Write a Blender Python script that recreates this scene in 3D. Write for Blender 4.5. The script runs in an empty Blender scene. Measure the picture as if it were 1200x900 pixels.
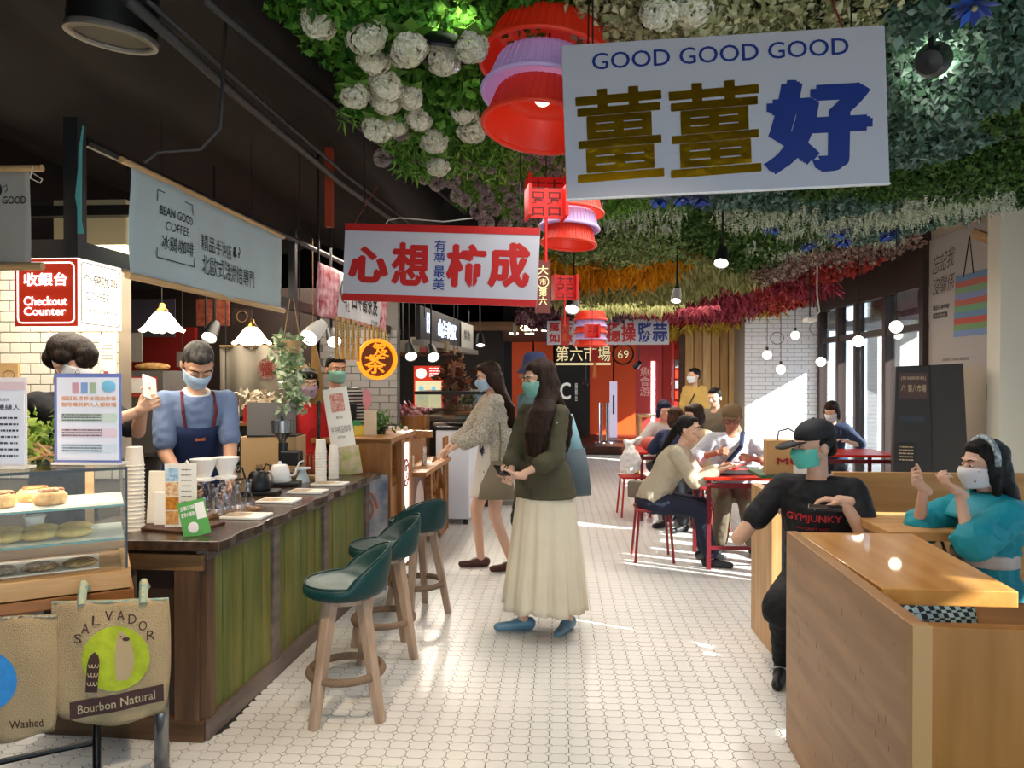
import bpy, bmesh, math, random
import numpy as np
from mathutils import Vector, Matrix, Quaternion
from mathutils.bvhtree import BVHTree
random.seed(7)
rng = np.random.default_rng(7)
scn = bpy.context.scene
COL = scn.collection
PI = math.pi
R = math.radians

# ------------------------------------------------------------------ camera
FOC, HZ, VX, EYE = 870.0, 443.0, 655.0, 1.55
YAW = math.atan((VX-600)/FOC)
PITCH = math.atan((450-HZ)/FOC)
cam_d = bpy.data.cameras.new('camera')
cam_d.sensor_width = 36; cam_d.lens = FOC/1200*36; cam_d.clip_start = .05; cam_d.clip_end = 300
cam = bpy.data.objects.new('camera', cam_d); COL.objects.link(cam)
cam.location = (0, 0, EYE)
cam.rotation_euler = (PI/2 - PITCH, 0, YAW)
scn.camera = cam
CM = cam.rotation_euler.to_matrix()
def ray(px, py): return (CM @ Vector(((px-600)/FOC, -(py-450)/FOC, -1)))
def at(px, py, Y):                       # world point on plane y = Y
    d = ray(px, py); return Vector((0, 0, EYE)) + d*(Y/d.y)
def atz(px, py, z):                      # world point at height z
    d = ray(px, py); return Vector((0, 0, EYE)) + d*((z-EYE)/d.z)
def atx(px, py, X):
    d = ray(px, py); return Vector((0, 0, EYE)) + d*(X/d.x)

# ------------------------------------------------------------------ light
world = bpy.data.worlds.new('sky'); scn.world = world; world.use_nodes = True
wn = world.node_tree.nodes; wl = world.node_tree.links
bg = wn['Background']; bg.inputs[0].default_value = (.66, .83, 1, 1); bg.inputs[1].default_value = 1.9
scn.view_settings.view_transform = 'Standard'; scn.view_settings.look = 'None'
scn.view_settings.exposure = 1.2; scn.view_settings.gamma = 1
scn.view_settings.use_curve_mapping = False
scn.cycles.use_denoising = True
scn.cycles.max_bounces = 8; scn.cycles.transparent_max_bounces = 16
scn.cycles.sample_clamp_indirect = 6
SUN_DIR = Vector((-1, .5, -.57)).normalized()
sl = bpy.data.lights.new('sun', 'SUN'); sl.energy = 9; sl.angle = R(.6); sl.color = (1, .95, .86)
so = bpy.data.objects.new('sun', sl); COL.objects.link(so)
so.rotation_euler = SUN_DIR.to_track_quat('-Z', 'Y').to_euler()
def area(name, loc, sx, sy, power, color=(1, .88, .72), rot=(0, 0, 0)):
    l = bpy.data.lights.new(name, 'AREA'); l.shape = 'RECTANGLE'; l.size = sx; l.size_y = sy; l.energy = power; l.color = color
    o = bpy.data.objects.new(name, l); COL.objects.link(o); o.location = loc; o.rotation_euler = rot; return o
area('stall_light', (-2.6, 3.9, 2.35), 1.2, 1.6, 30)
area('stall_light', (-2.2, 6.6, 2.6), 1.2, 2.0, 34)
area('stall_light', (-1.8, 10.5, 2.6), 1.6, 3.0, 40)
area('hall_light', (1.2, 9.0, 2.55), 2.0, 4.0, 36, (1, .88, .76))
area('hall_light', (.6, 15.8, 2.8), 4.0, 2.0, 190, (1, .80, .62))
area('hall_light', (.6, 4.4, 2.75), 2.0, 2.2, 24, (1, .95, .9))
def spot(loc, target, power, size=50, color=(1, .9, .75)):
    l = bpy.data.lights.new('spot_light', 'SPOT'); l.energy = power; l.spot_size = R(size); l.spot_blend = .5; l.color = color; l.shadow_soft_size = .04
    o = bpy.data.objects.new('spot_light', l); COL.objects.link(o); o.location = loc
    o.rotation_euler = (Vector(target)-Vector(loc)).to_track_quat('-Z', 'Y').to_euler(); return o

spot((-.9, 1.6, 3.3), (-1.5, 2.6, .7), 100, 55, (1, .80, .58))      # warm ceiling spots over the pastry case and the entrance floor
spot((.3, 1.2, 3.4), (.3, 2.9, 0), 70, 60, (1, .82, .60))

# ------------------------------------------------------------------ materials
_M = {}
def srgb(h):
    if isinstance(h, str):
        h = h.lstrip('#'); h = h if len(h) == 6 else ''.join(a*2 for a in h); c = [int(h[i:i+2], 16)/255 for i in (0, 2, 4)]
        return tuple(x/12.92 if x <= .04045 else ((x+.055)/1.055)**2.4 for x in c)
    return h
def mat(name, col, rough=.6, metal=0, emit=0, ecol=None, noise=0, nscale=8, bump=0, bscale=60, trans=0, alpha=1, spec=.5, stretch=None, ramp=None, coat=0, island=None, ior=1.45):
    if name in _M: return _M[name]
    m = bpy.data.materials.new(name); m.use_nodes = True; _M[name] = m
    nt = m.node_tree; N = nt.nodes; L = nt.links; b = N['Principled BSDF']
    c = srgb(col)
    b.inputs['Base Color'].default_value = (*c, 1)
    b.inputs['Roughness'].default_value = rough; b.inputs['Metallic'].default_value = metal
    b.inputs['Specular IOR Level'].default_value = spec; b.inputs['IOR'].default_value = ior
    b.inputs['Coat Weight'].default_value = coat
    b.inputs['Transmission Weight'].default_value = trans; b.inputs['Alpha'].default_value = alpha
    if emit:
        b.inputs['Emission Color'].default_value = (*(srgb(ecol) if ecol else c), 1); b.inputs['Emission Strength'].default_value = emit
    tc = None
    def coords(s):
        nonlocal tc
        if tc is None: tc = N.new('ShaderNodeTexCoord')
        mp = N.new('ShaderNodeMapping'); L.new(tc.outputs['Object'], mp.inputs[0])
        mp.inputs['Scale'].default_value = s if s else (1, 1, 1)
        return mp.outputs[0]
    if island:
        g = N.new('ShaderNodeNewGeometry'); r = N.new('ShaderNodeValToRGB'); L.new(g.outputs['Random Per Island'], r.inputs[0])
        cs = [srgb(x) for x in island]
        el = r.color_ramp.elements
        while len(el) < len(cs): el.new(.5)
        for i, x in enumerate(cs): el[i].position = i/(len(cs)-1); el[i].color = (*x, 1)
        L.new(r.outputs[0], b.inputs['Base Color'])
    elif noise or ramp:
        nz = N.new('ShaderNodeTexNoise'); nz.inputs['Scale'].default_value = nscale; nz.inputs['Detail'].default_value = 5
        L.new(coords(stretch), nz.inputs['Vector'])
        r = N.new('ShaderNodeValToRGB'); L.new(nz.outputs[0], r.inputs[0])
        if ramp:
            c0, c1 = srgb(ramp[0]), srgb(ramp[1])
        else:
            c0 = tuple(max(0, x*(1-noise)) for x in c); c1 = tuple(min(1, x*(1+noise)) for x in c)
        r.color_ramp.elements[0].position = .32; r.color_ramp.elements[0].color = (*c0, 1)
        r.color_ramp.elements[1].position = .68; r.color_ramp.elements[1].color = (*c1, 1)
        L.new(r.outputs[0], b.inputs['Base Color'])
    if bump:
        nb = N.new('ShaderNodeTexNoise'); nb.inputs['Scale'].default_value = bscale; nb.inputs['Detail'].default_value = 4
        L.new(coords(stretch), nb.inputs['Vector'])
        bp = N.new('ShaderNodeBump'); bp.inputs['Strength'].default_value = bump; bp.inputs['Distance'].default_value = .01
        L.new(nb.outputs[0], bp.inputs['Height']); L.new(bp.outputs[0], b.inputs['Normal'])
    return m
def wood(name, c0, c1, axis='x', rough=.5, scale=2.2, bump=.15, spec=.4, coat=0):
    s = {'x': (1, 9, 9), 'y': (9, 1, 9), 'z': (9, 9, 1)}[axis]
    return mat(name, c0, rough, ramp=(c0, c1), nscale=scale, stretch=s, bump=bump, bscale=14, spec=spec, coat=coat)
def glassy(name, tint=(1, 1, 1), gloss=.12, rough=.02):
    if name in _M: return _M[name]
    m = bpy.data.materials.new(name); m.use_nodes = True; _M[name] = m
    N = m.node_tree.nodes; L = m.node_tree.links; N.remove(N['Principled BSDF'])
    t = N.new('ShaderNodeBsdfTransparent'); t.inputs[0].default_value = (*tint, 1)
    g = N.new('ShaderNodeBsdfGlossy'); g.inputs['Roughness'].default_value = rough
    f = N.new('ShaderNodeLayerWeight'); f.inputs[0].default_value = .25
    ml = N.new('ShaderNodeMath'); ml.operation = 'MULTIPLY_ADD'; ml.inputs[1].default_value = .5; ml.inputs[2].default_value = gloss*.4
    L.new(f.outputs['Fresnel'], ml.inputs[0])
    x = N.new('ShaderNodeMixShader'); L.new(ml.outputs[0], x.inputs[0]); L.new(t.outputs[0], x.inputs[1]); L.new(g.outputs[0], x.inputs[2])
    L.new(x.outputs[0], N['Material Output'].inputs[0]); return m

# ------------------------------------------------------------------ mesh tools
class MB:
    def __init__(s): s.v = []; s.f = []
    def add(s, vs, fs, M=None):
        o = len(s.v)
        if M is not None: vs = [M @ Vector(v) for v in vs]
        s.v += [tuple(v) for v in vs]; s.f += [tuple(i+o for i in f) for f in fs]; return s
    def box(s, c, d, M=None, rot=None):
        x, y, z = d[0]/2, d[1]/2, d[2]/2
        vs = [Vector((a*x, b*y, e*z)) for e in (-1, 1) for b in (-1, 1) for a in (-1, 1)]
        if rot is not None: vs = [rot @ v for v in vs]
        vs = [v+Vector(c) for v in vs]
        return s.add(vs, [(0, 2, 3, 1), (4, 5, 7, 6), (0, 1, 5, 4), (2, 6, 7, 3), (0, 4, 6, 2), (1, 3, 7, 5)], M)
    def bx(s, x0, x1, y0, y1, z0, z1, M=None):
        return s.box(((x0+x1)/2, (y0+y1)/2, (z0+z1)/2), (abs(x1-x0), abs(y1-y0), abs(z1-z0)), M)
    def prism(s, poly, z0, z1, M=None):       # poly in xy
        n = len(poly)
        vs = [(p[0], p[1], z0) for p in poly]+[(p[0], p[1], z1) for p in poly]
        fs = [tuple(range(n-1, -1, -1)), tuple(range(n, 2*n))]+[(i, (i+1) % n, n+(i+1) % n, n+i) for i in range(n)]
        return s.add(vs, fs, M)
    def tube(s, pts, r, n=8, M=None, close=False, cap=True):
        pts = [Vector(p) for p in pts]; k = len(pts)
        rs = r if isinstance(r, (list, tuple)) else [r]*k
        vs = []; up = None
        for i, p in enumerate(pts):
            a = pts[(i-1) % k] if (close or i > 0) else p
            b = pts[(i+1) % k] if (close or i < k-1) else p
            t = (b-a)
            t = t.normalized() if t.length > 1e-9 else Vector((0, 0, 1))
            if up is None:
                up = Vector((0, 0, 1)) if abs(t.z) < .9 else Vector((0, 1, 0))
            u = t.cross(up)
            if u.length < 1e-5: u = t.cross(Vector((1, 0, 0)))
            u.normalize(); w = u.cross(t).normalized(); up = w
            for j in range(n):
                q = 2*PI*j/n
                vs.append(p+(u*math.cos(q)+w*math.sin(q))*rs[i])
        fs = []
        for i in range(k if close else k-1):
            for j in range(n):
                a, b = i*n+j, i*n+(j+1) % n; c, d = ((i+1) % k)*n+(j+1) % n, ((i+1) % k)*n+j
                fs.append((a, b, c, d))
        if cap and not close:
            fs.append(tuple(range(n-1, -1, -1))); fs.append(tuple(range((k-1)*n, k*n)))
        return s.add(vs, fs, M)
    def lathe(s, prof, n=20, M=None, c=(0, 0, 0), wave=None):   # prof: (r,z)
        vs = []; k = len(prof)
        for i, (r, z) in enumerate(prof):
            for j in range(n):
                q = 2*PI*j/n; dr = dz = 0
                if wave: dr, dz = wave(i, q)
                vs.append((c[0]+(r+dr)*math.cos(q), c[1]+(r+dr)*math.sin(q), c[2]+z+dz))
        fs = [(i*n+j, i*n+(j+1) % n, (i+1)*n+(j+1) % n, (i+1)*n+j) for i in range(k-1) for j in range(n)]
        if prof[0][0] > 1e-4 and prof[0] != prof[-1]: pass
        return s.add(vs, fs, M)
    def cyl(s, c, r, h, n=20, M=None, r2=None):    # c = base centre
        r2 = r if r2 is None else r2
        return s.tube([(c[0], c[1], c[2]), (c[0], c[1], c[2]+h)], [r, r2], n, M)
    def ell(s, c, r, rot=None, n=14, m=9, M=None):
        vs = []; fs = []
        for i in range(m+1):
            a = -PI/2+PI*i/m
            k = 1 if i in (0, m) else n
            for j in range(k):
                q = 2*PI*j/n; v = Vector((r[0]*math.cos(a)*math.cos(q), r[1]*math.cos(a)*math.sin(q), r[2]*math.sin(a)))
                if rot is not None: v = rot @ v
                vs.append(v+Vector(c))
        def ix(i, j): return 0 if i == 0 else (1+(m-1)*n if i == m else 1+(i-1)*n+j % n)
        for i in range(m):
            for j in range(n):
                a, b, c_, d = ix(i, j), ix(i, j+1), ix(i+1, j+1), ix(i+1, j)
                if i == 0: fs.append((a, c_, d))
                elif i == m-1: fs.append((a, b, c_))
                else: fs.append((a, b, c_, d))
        return s.add(vs, fs, M)
    def cap(s, a, b, ra, rb, n=12):          # tapered capsule, closed
        a = Vector(a); b = Vector(b); d = b-a; L = d.length
        if L < 1e-6: return s.ell(a, (ra, ra, ra))
        d.normalize()
        pts = []; rs = []
        for q in (-80, -50, -25): pts.append(a+d*ra*math.sin(R(q))); rs.append(ra*math.cos(R(q)))
        pts.append(a); rs.append(ra)
        pts.append(b); rs.append(rb)
        for q in (25, 50, 80): pts.append(b+d*rb*math.sin(R(q))); rs.append(rb*math.cos(R(q)))
        return s.tube(pts, rs, n)
    def loft(s, rings, n=20, cap=True):      # rings: (centre, xaxis vec*rx, yaxis vec*ry)
        vs = []
        for c, ax, ay in rings:
            for j in range(n):
                q = 2*PI*j/n; vs.append(Vector(c)+Vector(ax)*math.cos(q)+Vector(ay)*math.sin(q))
        k = len(rings)
        fs = [(i*n+j, i*n+(j+1) % n, (i+1)*n+(j+1) % n, (i+1)*n+j) for i in range(k-1) for j in range(n)]
        if cap: fs += [tuple(range(n-1, -1, -1)), tuple(range((k-1)*n, k*n))]
        return s.add(vs, fs)
    def grid(s, fn, nu, nv):                 # fn(u,v) -> point
        vs = [fn(i/nu, j/nv) for j in range(nv+1) for i in range(nu+1)]
        fs = [(j*(nu+1)+i, j*(nu+1)+i+1, (j+1)*(nu+1)+i+1, (j+1)*(nu+1)+i) for j in range(nv) for i in range(nu)]
        return s.add(vs, fs)
    def mesh(s, name):
        me = bpy.data.meshes.new(name); me.from_pydata(s.v, [], s.f); me.update(); return me
    def obj(s, name, m, parent=None, smooth=False, bevel=0, solid=0, loc=None, sub=0):
        me = s.mesh(name)
        bm = bmesh.new(); bm.from_mesh(me); bmesh.ops.recalc_face_normals(bm, faces=bm.faces); bm.to_mesh(me); bm.free()
        if smooth:
            me.polygons.foreach_set('use_smooth', [True]*len(me.polygons))
            if smooth == 'auto': me.set_sharp_from_angle(angle=R(40))
        for x in (m if isinstance(m, (list, tuple)) else [m]): me.materials.append(x)
        o = bpy.data.objects.new(name, me); COL.objects.link(o)
        if parent is not None: o.parent = parent
        if loc is not None: o.location = loc
        if solid: q = o.modifiers.new('solid', 'SOLIDIFY'); q.thickness = solid; q.offset = 0
        if bevel: q = o.modifiers.new('bevel', 'BEVEL'); q.width = bevel; q.segments = 2; q.limit_method = 'ANGLE'
        if sub: q = o.modifiers.new('sub', 'SUBSURF'); q.levels = sub; q.render_levels = sub
        return o
def tag(o, label, cat, group=None, kind=None):
    if label: o['label'] = label
    if cat: o['category'] = cat
    if group: o['group'] = group
    if kind: o['kind'] = kind
    return o
def thing(name, label, cat, loc=(0, 0, 0), rz=0, group=None, rot=None):
    o = bpy.data.objects.new(name, None); COL.objects.link(o); o.location = loc
    o.rotation_euler = rot if rot is not None else (0, 0, rz); o.empty_display_size = .1
    return tag(o, label, cat, group)
def struct(o): o['kind'] = 'structure'; return o
def kids(o): return [c for c in COL.objects if c.parent == o]
def copy_tree(o, loc=None, rz=None, label=None, group=None, rot=None):
    def rec(a, par):
        c = a.copy(); COL.objects.link(c)
        if par is not None: c.parent = par
        for ch in [k for k in a.children]: rec(ch, c)
        return c
    c = rec(o, None)
    if loc is not None: c.location = loc
    if rz is not None: c.rotation_euler = (0, 0, rz)
    if rot is not None: c.rotation_euler = rot
    if label: c['label'] = label
    if group: c['group'] = group
    return c
SC2 = bpy.data.scenes.new('work')      # scratch scene for measuring text and fusing shapes; removed at the end
def shape_text(body, bold=0, res=3):
    c = bpy.data.curves.new('t', 'FONT'); c.body = body; c.resolution_u = res; c.offset = bold; c.fill_mode = 'FRONT'; c.space_line = 1.0
    o = bpy.data.objects.new('t', c); SC2.collection.objects.link(o)
    SC2.view_layers[0].update(); dg = SC2.view_layers[0].depsgraph; me = bpy.data.meshes.new_from_object(o.evaluated_get(dg))
    bpy.data.objects.remove(o); bpy.data.curves.remove(c)
    vs = [v.co.copy() for v in me.vertices]; fs = [tuple(p.vertices) for p in me.polygons]; bpy.data.meshes.remove(me)
    return vs, fs
def text_into(mb, body, x, z, w, h, y=0, bold=0, vertical=False, slant=0, fn=None, sh=0):
    """Fit lettering into the rectangle (x..x+w, z..z+h) of a sign's own XZ plane, facing -Y."""
    if vertical: body = '\n'.join(body)
    b0 = 0 if body.isascii() else min(bold, .012); vs, fs = shape_text(body, b0)
    if not vs: return
    if bold > b0:                      # heavy strokes: the glyph laid over itself with small shifts
        b = bold-b0; base, bf = vs, fs; vs, fs = [], []
        for k_, (dx, dy) in enumerate(((0, 0), (b, 0), (-b, 0), (0, b*.7), (0, -b*.7), (b*.5, b*.35), (-b*.5, -b*.35))):
            o_ = len(vs); vs += [Vector((v.x+dx, v.y+dy, k_)) for v in base]; fs += [tuple(i+o_ for i in f_) for f_ in bf]
    x0 = min(v.x for v in vs); x1 = max(v.x for v in vs); y0 = min(v.y for v in vs); y1 = max(v.y for v in vs)
    sx = w/max(x1-x0, 1e-6); sy = h/max(y1-y0, 1e-6)
    out = []
    for v in vs:
        u = x+(v.x-x0)*sx; q = z+(v.y-y0)*sy
        u += slant*(q-z); q += sh*(u-x)
        out.append(fn(u, q) if fn else (u, y-.00025*v.z, q))
    mb.add(out, fs)
def lettering(parent, m, items, y=0, name='lettering', fn=None):
    mb = MB()
    for it in items: text_into(mb, *it[:5], y=y, fn=fn, **(it[5] if len(it) > 5 else {}))
    o = mb.obj(name, m, parent); return o
def rline(mb, x, z, w, y, h=.004):      # a line of print too small to read
    rr = random.Random(int((x*7+z*13)*1000)); q = x
    while q < x+w:
        l = min(rr.uniform(.4, 2.2)*h, x+w-q)
        mb.add([(q, y, z), (q+l, y, z), (q+l, y, z+h), (q, y, z+h)], [(0, 1, 2, 3)]); q += l+h*.45
def rrect(x0, x1, z0, z1, r, n=5):
    p = []
    for cx, cz, a in ((x1-r, z1-r, 0), (x0+r, z1-r, 90), (x0+r, z0+r, 180), (x1-r, z0+r, 270)):
        p += [(cx+r*math.cos(R(a+90*i/n)), cz+r*math.sin(R(a+90*i/n))) for i in range(n+1)]
    return p
XZ = Matrix(((1, 0, 0, 0), (0, 0, 1, 0), (0, 1, 0, 0), (0, 0, 0, 1)))   # xy-prism -> xz plane, depth along y
def panel(x0, x1, z0, z1, y0, y1, r=0, hole=0):
    mb = MB()
    if r and not hole: mb.prism(rrect(x0, x1, z0, z1, r), y0, y1, XZ)
    elif hole:
        a = rrect(x0, x1, z0, z1, max(r, .002)); b = rrect(x0+hole, x1-hole, z0+hole, z1-hole, max(r-hole, .001)); n = len(a)
        vs = [(p[0], y0, p[1]) for p in a]+[(p[0], y0, p[1]) for p in b]+[(p[0], y1, p[1]) for p in a]+[(p[0], y1, p[1]) for p in b]
        fs = []
        for i in range(n):
            j = (i+1) % n
            fs += [(i, j, n+j, n+i), (2*n+i, 3*n+i, 3*n+j, 2*n+j), (i, 2*n+i, 2*n+j, j), (n+i, n+j, 3*n+j, 3*n+i)]
        mb.add(vs, fs)
    else: mb.bx(x0, x1, y0, y1, z0, z1)
    return mb
def remeshed(mb, vox, smooth=2, fac=.5):
    me = mb.mesh('tmp'); o = bpy.data.objects.new('tmp', me); SC2.collection.objects.link(o)
    q = o.modifiers.new('r', 'REMESH'); q.mode = 'VOXEL'; q.voxel_size = vox
    if smooth: q = o.modifiers.new('s', 'SMOOTH'); q.iterations = smooth; q.factor = fac
    SC2.view_layers[0].update(); dg = SC2.view_layers[0].depsgraph; r = bpy.data.meshes.new_from_object(o.evaluated_get(dg))
    n = len(r.vertices); co = np.empty(n*3, np.float32); r.vertices.foreach_get('co', co)
    fs = [tuple(p.vertices) for p in r.polygons]
    bpy.data.objects.remove(o); bpy.data.meshes.remove(me); bpy.data.meshes.remove(r)
    out = MB(); out.v = [tuple(c) for c in co.reshape(-1, 3).tolist()]; out.f = fs; return out
def fastobj(name, V, F, m, parent=None, smooth=False):
    """numpy quads/tris to object"""
    me = bpy.data.meshes.new(name); n, k = F.shape
    me.vertices.add(len(V)); me.vertices.foreach_set('co', V.astype(np.float32).ravel())
    me.loops.add(n*k); me.loops.foreach_set('vertex_index', F.astype(np.int32).ravel())
    me.polygons.add(n); me.polygons.foreach_set('loop_start', np.arange(0, n*k, k, dtype=np.int32))
    me.update(calc_edges=True)
    me.polygons.foreach_set('use_smooth', np.full(n, bool(smooth)))
    me.materials.append(m); o = bpy.data.objects.new(name, me); COL.objects.link(o)
    if parent is not None: o.parent = parent
    return o
# ================================================================== the setting
WHT = mat('white_paint', '#e8e4da', .7)
BLACK = mat('black_metal', '#141414', .45)
DARKC = mat('dark_ceiling', '#090909', .9)
# ---- floor
GROUT = mat('grout', '#322f2c', .95)
fl = MB().bx(-6.5, 9.0, -1.2, 19.6, -.06, -.004).obj('floor', GROUT); struct(fl)
TILE = mat('floor_tile', '#dad8d3', .30, noise=.05, nscale=1.3, spec=.5)
PITCHT = .084; PITCHY = .070
def tile_geo(h):
    a = PITCHT/2-.0016; b = PITCHY/2-.0017; c = .0165
    return [(a, -b+c), (a, b-c), (a-c, b), (-a+c, b), (-a, b-c), (-a, -b+c), (-a+c, -b), (a-c, -b)]
def in_box(x, y): return (x < -1.5 and y > 3.1 and y < 5.2) or (x > .99 and 2.1 < y < 3.2 and x < 1.02)
cells = []
for j in range(int((15.05-2.55)/PITCHY)):
    y = 2.6+j*PITCHY
    xl = max(-3.2, -.80*y); xr = min(4.3, .70*y+.3)
    i0 = int(math.floor(xl/PITCHT)); i1 = int(xr/PITCHT)
    for i in range(i0, i1+1):
        x = i*PITCHT
        if in_box(x, y): continue
        cells.append((x, y))
seen = [c for c in cells if -1.42 < c[0] < .93 and c[1] > 2.95 and abs(c[0]) < .75*c[1]]
seen.sort(key=lambda c: c[1]); near = set(seen[:300])
oc = tile_geo(0)
tm = MB().prism([(p[0], p[1]) for p in oc], -.005, 0).obj('tile', TILE, fl)
tm.location = (*seen[0], 0)
for c in seen[1:300]:
    o = tm.copy(); COL.objects.link(o); o.location = (c[0], c[1], rng.uniform(-.0004, .0002))
rest = np.array([c for c in cells if c not in near])
ocn = np.array(oc); n = len(rest)
V = np.zeros((n, 16, 3)); V[:, :8, :2] = rest[:, None]+ocn; V[:, 8:, :2] = rest[:, None]+ocn; V[:, 8:, 2] = -.005
V[:, :8, 2] = rng.normal(-.0002, .0002, (n, 1))
qs = [(i+8, (i+1) % 8+8, (i+1) % 8, i) for i in range(8)]+[(0, 1, 2, 3), (0, 3, 4, 7), (4, 5, 6, 7)]
F = (np.array(qs)[None]+(np.arange(n)*16)[:, None, None]).reshape(-1, 4)
o = fastobj('tile_field', V.reshape(-1, 3), F, TILE, fl); o['kind'] = 'stuff'
# little square dots between the tiles
dn = len(cells); dc = np.array(cells)+np.array([PITCHT/2, PITCHY/2]); a = .0158
V = np.zeros((dn, 4, 3)); V[:, :, :2] = dc[:, None]+np.array([(a, 0), (0, a), (-a, 0), (0, -a)]); V[:, :, 2] = -.0008
o = fastobj('tile_dots', V.reshape(-1, 3), np.arange(dn*4).reshape(-1, 4), TILE, fl); o['kind'] = 'stuff'
# ---- far deck, walls
DKW = wood('deck_wood', '#3a1f14', '#5a3322', 'x', .45)
st = MB().bx(-4.5, 4.5, 15.2, 19.6, 0, .15).obj('floor_deck', DKW); struct(st)
ORG = mat('orange_wall', '#e8521a', .55); RED = mat('red_wall', '#9c1c16', .6); DOORB = mat('door_dark', '#1d1612', .5)
def pw(x0, x1, Y): return at(x0, 443, Y).x, at(x1, 443, Y).x
YB = 18.5
w = MB().bx(-5, 6.0, YB+.05, YB+.25, 0, 3.9).obj('wall_back', mat('back_dark', '#1a1411', .8)); struct(w)
w = thing('wall_panel', None, None, (0, YB, 0)); struct(w)
xs = [600, 624, 650]; 
for a, b, m in ((600, 625, ORG), (626, 649, ORG), (691, 719, ORG), (720, 746, ORG)):
    x0, x1 = pw(a, b, YB); MB().bx(x0, x1-.02, -.02, .04, .15, 2.45).obj('panel', m, w)
d = thing('door_1', None, None, (0, YB, 0)); struct(d)
x0, x1 = pw(650, 691, YB)
MB().bx(x0, x1, -.03, .02, .15, 2.45).obj('leaf', DOORB, d)
lettering(d, mat('door_letter', '#cfcac0', .5, emit=.25), [('C', x0+.13, 1.02, .27, .42, dict(bold=.02))], y=-.036)
lettering(d, mat('door_letter', '#cfcac0'), [('服務台', x0+.50, .98, .07, .44, dict(vertical=True))], y=-.036)
# red wall with writing
YR = 16.0
w = thing('wall_red', None, None, (0, YR, 0)); struct(w)
x0, x1 = pw(745, 806, YR)
MB().bx(x0, x0+.55, -.05, .05, .15, 2.45).obj('panel', mat('red_wall_light', '#a83232', .6), w)
MB().bx(x0+.57, x1, 0, .08, .15, 2.45).obj('panel', RED, w)
lettering(w, mat('pink_letter', '#dfa6a0', .6), [('魚會游', x0+.08, 1.17, .22, .62, dict(vertical=True, bold=.01))], y=-.056)
lettering(w, mat('pink_letter', '#dfa6a0', .6), [('人情味', x1-.36, 1.10, .2, .62, dict(vertical=True))], y=-.006)
xx = at(765, 443, YR).x
tl = MB().bx(-.035, .035, -.06, -.01, .45, 1.9).obj('light_slot', mat('tube_glow', '#ffffff', emit=9)); tl.location = (xx, YR, 0)
tag(tl, 'tall white glowing light slot standing against the red wall', 'light')
# slatted wood wall and brick wall
BW = 12.5
w = thing('wall_slats', None, None, (0, BW, 0)); struct(w)
WS = [wood('slat_a', '#a9824f', '#c39d66', 'z'), wood('slat_b', '#95703f', '#b48d58', 'z'), wood('slat_c', '#b58f5d', '#cfae7c', 'z')]
x = at(803, 443, BW).x; i = 0
MB().bx(x-.1, 3.0, .03, .08, 0, 3.6).obj('backing', DKW, w)
while x < 2.92:
    MB().bx(x, x+.13, -.015-.01*(i % 2), .03, 0, 2.75).obj('plank', WS[i % 3], w, bevel=.004); x += .142; i += 1
SB = 11.8
GREYP = mat('grey_plaster', '#9c958a', .8)
bw = MB().bx(2.89, 4.18, SB, SB+.7, 0, 3.3).obj('wall_brick', GREYP); struct(bw)
BRK = mat('white_brick', '#e4e2e4', .35, noise=.03, nscale=3)
br = MB().bx(0, .21, -.012, .004, 0, .058).obj('brick', BRK, bw, bevel=.003)
first = True; cnt = 0; k = 0; over = MB()
z = .03
while z < 2.62:
    x = 2.895-(.11 if k % 2 else 0)
    while x < 4.17:
        x0 = max(x, 2.895); x1 = min(x+.214, 4.18)
        if x1-x0 > .05:
            if z > .75 and cnt < 300:
                if first: o = br; first = False
                else: o = br.copy(); COL.objects.link(o)
                o.location = (x0, SB, z); o.scale = ((x1-x0-.004)/.21, 1, 1); cnt += 1
            else: over.bx(x0, x1-.004, SB-.012, SB+.003, z, z+.058)
        x += .218
    z += .064; k += 1
o = over.obj('brick_courses', BRK, bw); o['kind'] = 'stuff'
# ---- right window wall  X = 4.2, y 8.5 .. 11.8
MUL = mat('window_brown', '#3a2a24', .5); PANE = glassy('window_glass', (.93, .97, 1))
def window(n, y0, y1, X, ys, zs, z1=2.72, m=MUL):
    w = thing('window_%d' % n, None, None, (X, 0, 0)); struct(w)
    MB().bx(-.06, .06, y0, y1, z1-.16, z1+.75).obj('lintel', m, w)
    for y in ys: MB().bx(-.06, .06, y-.045, y+.045, 0, z1-.16).obj('mullion', m, w, bevel=.006)
    for z in zs: MB().bx(-.045, .045, y0, y1, z-.04, z+.04).obj('transom', m, w)
    for a, b in zip(ys[:-1], ys[1:]): MB().bx(-.004, .004, a+.045, b-.045, .03, z1-.16).obj('pane', PANE, w)
    return w
window(1, 8.45, 11.8, 4.06, [8.5, 9.45, 10.35, 11.0, 11.75], [.05, 2.12])
w2 = window(2, .2, 6.0, 4.9, [.25, .8, 1.45, 2.1, 2.5, 3.3, 4.0, 4.35, 4.7, 5.05, 5.4, 5.75], [.05], z1=3.15)
for a_, b_ in ((2.5, 3.3), (3.3, 4.0)): MB().bx(-.03, .03, a_, b_, .9, 2.99).obj('blind', MUL, w2)  # unseen boards added over the panes to stop stray sun stripes
MB().bx(-.03, .03, .8, 2.1, 2.25, 2.99).obj('blind', MUL, w2)  # another unseen board, added up high to keep sun off the aisle floor
o = MB().bx(4.84, 5.0, 6.0, 6.9, 0, 3.6).obj('wall_sun_block', mat('cream_wall', '#e3ddca', .75)); struct(o)  # unseen solid stretch added to keep sun off the kiosk and poster
o = MB().bx(4.84, 5.0, -1.1, .2, 0, 3.6).obj('wall_right_corner', _M['cream_wall']); struct(o)
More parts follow.
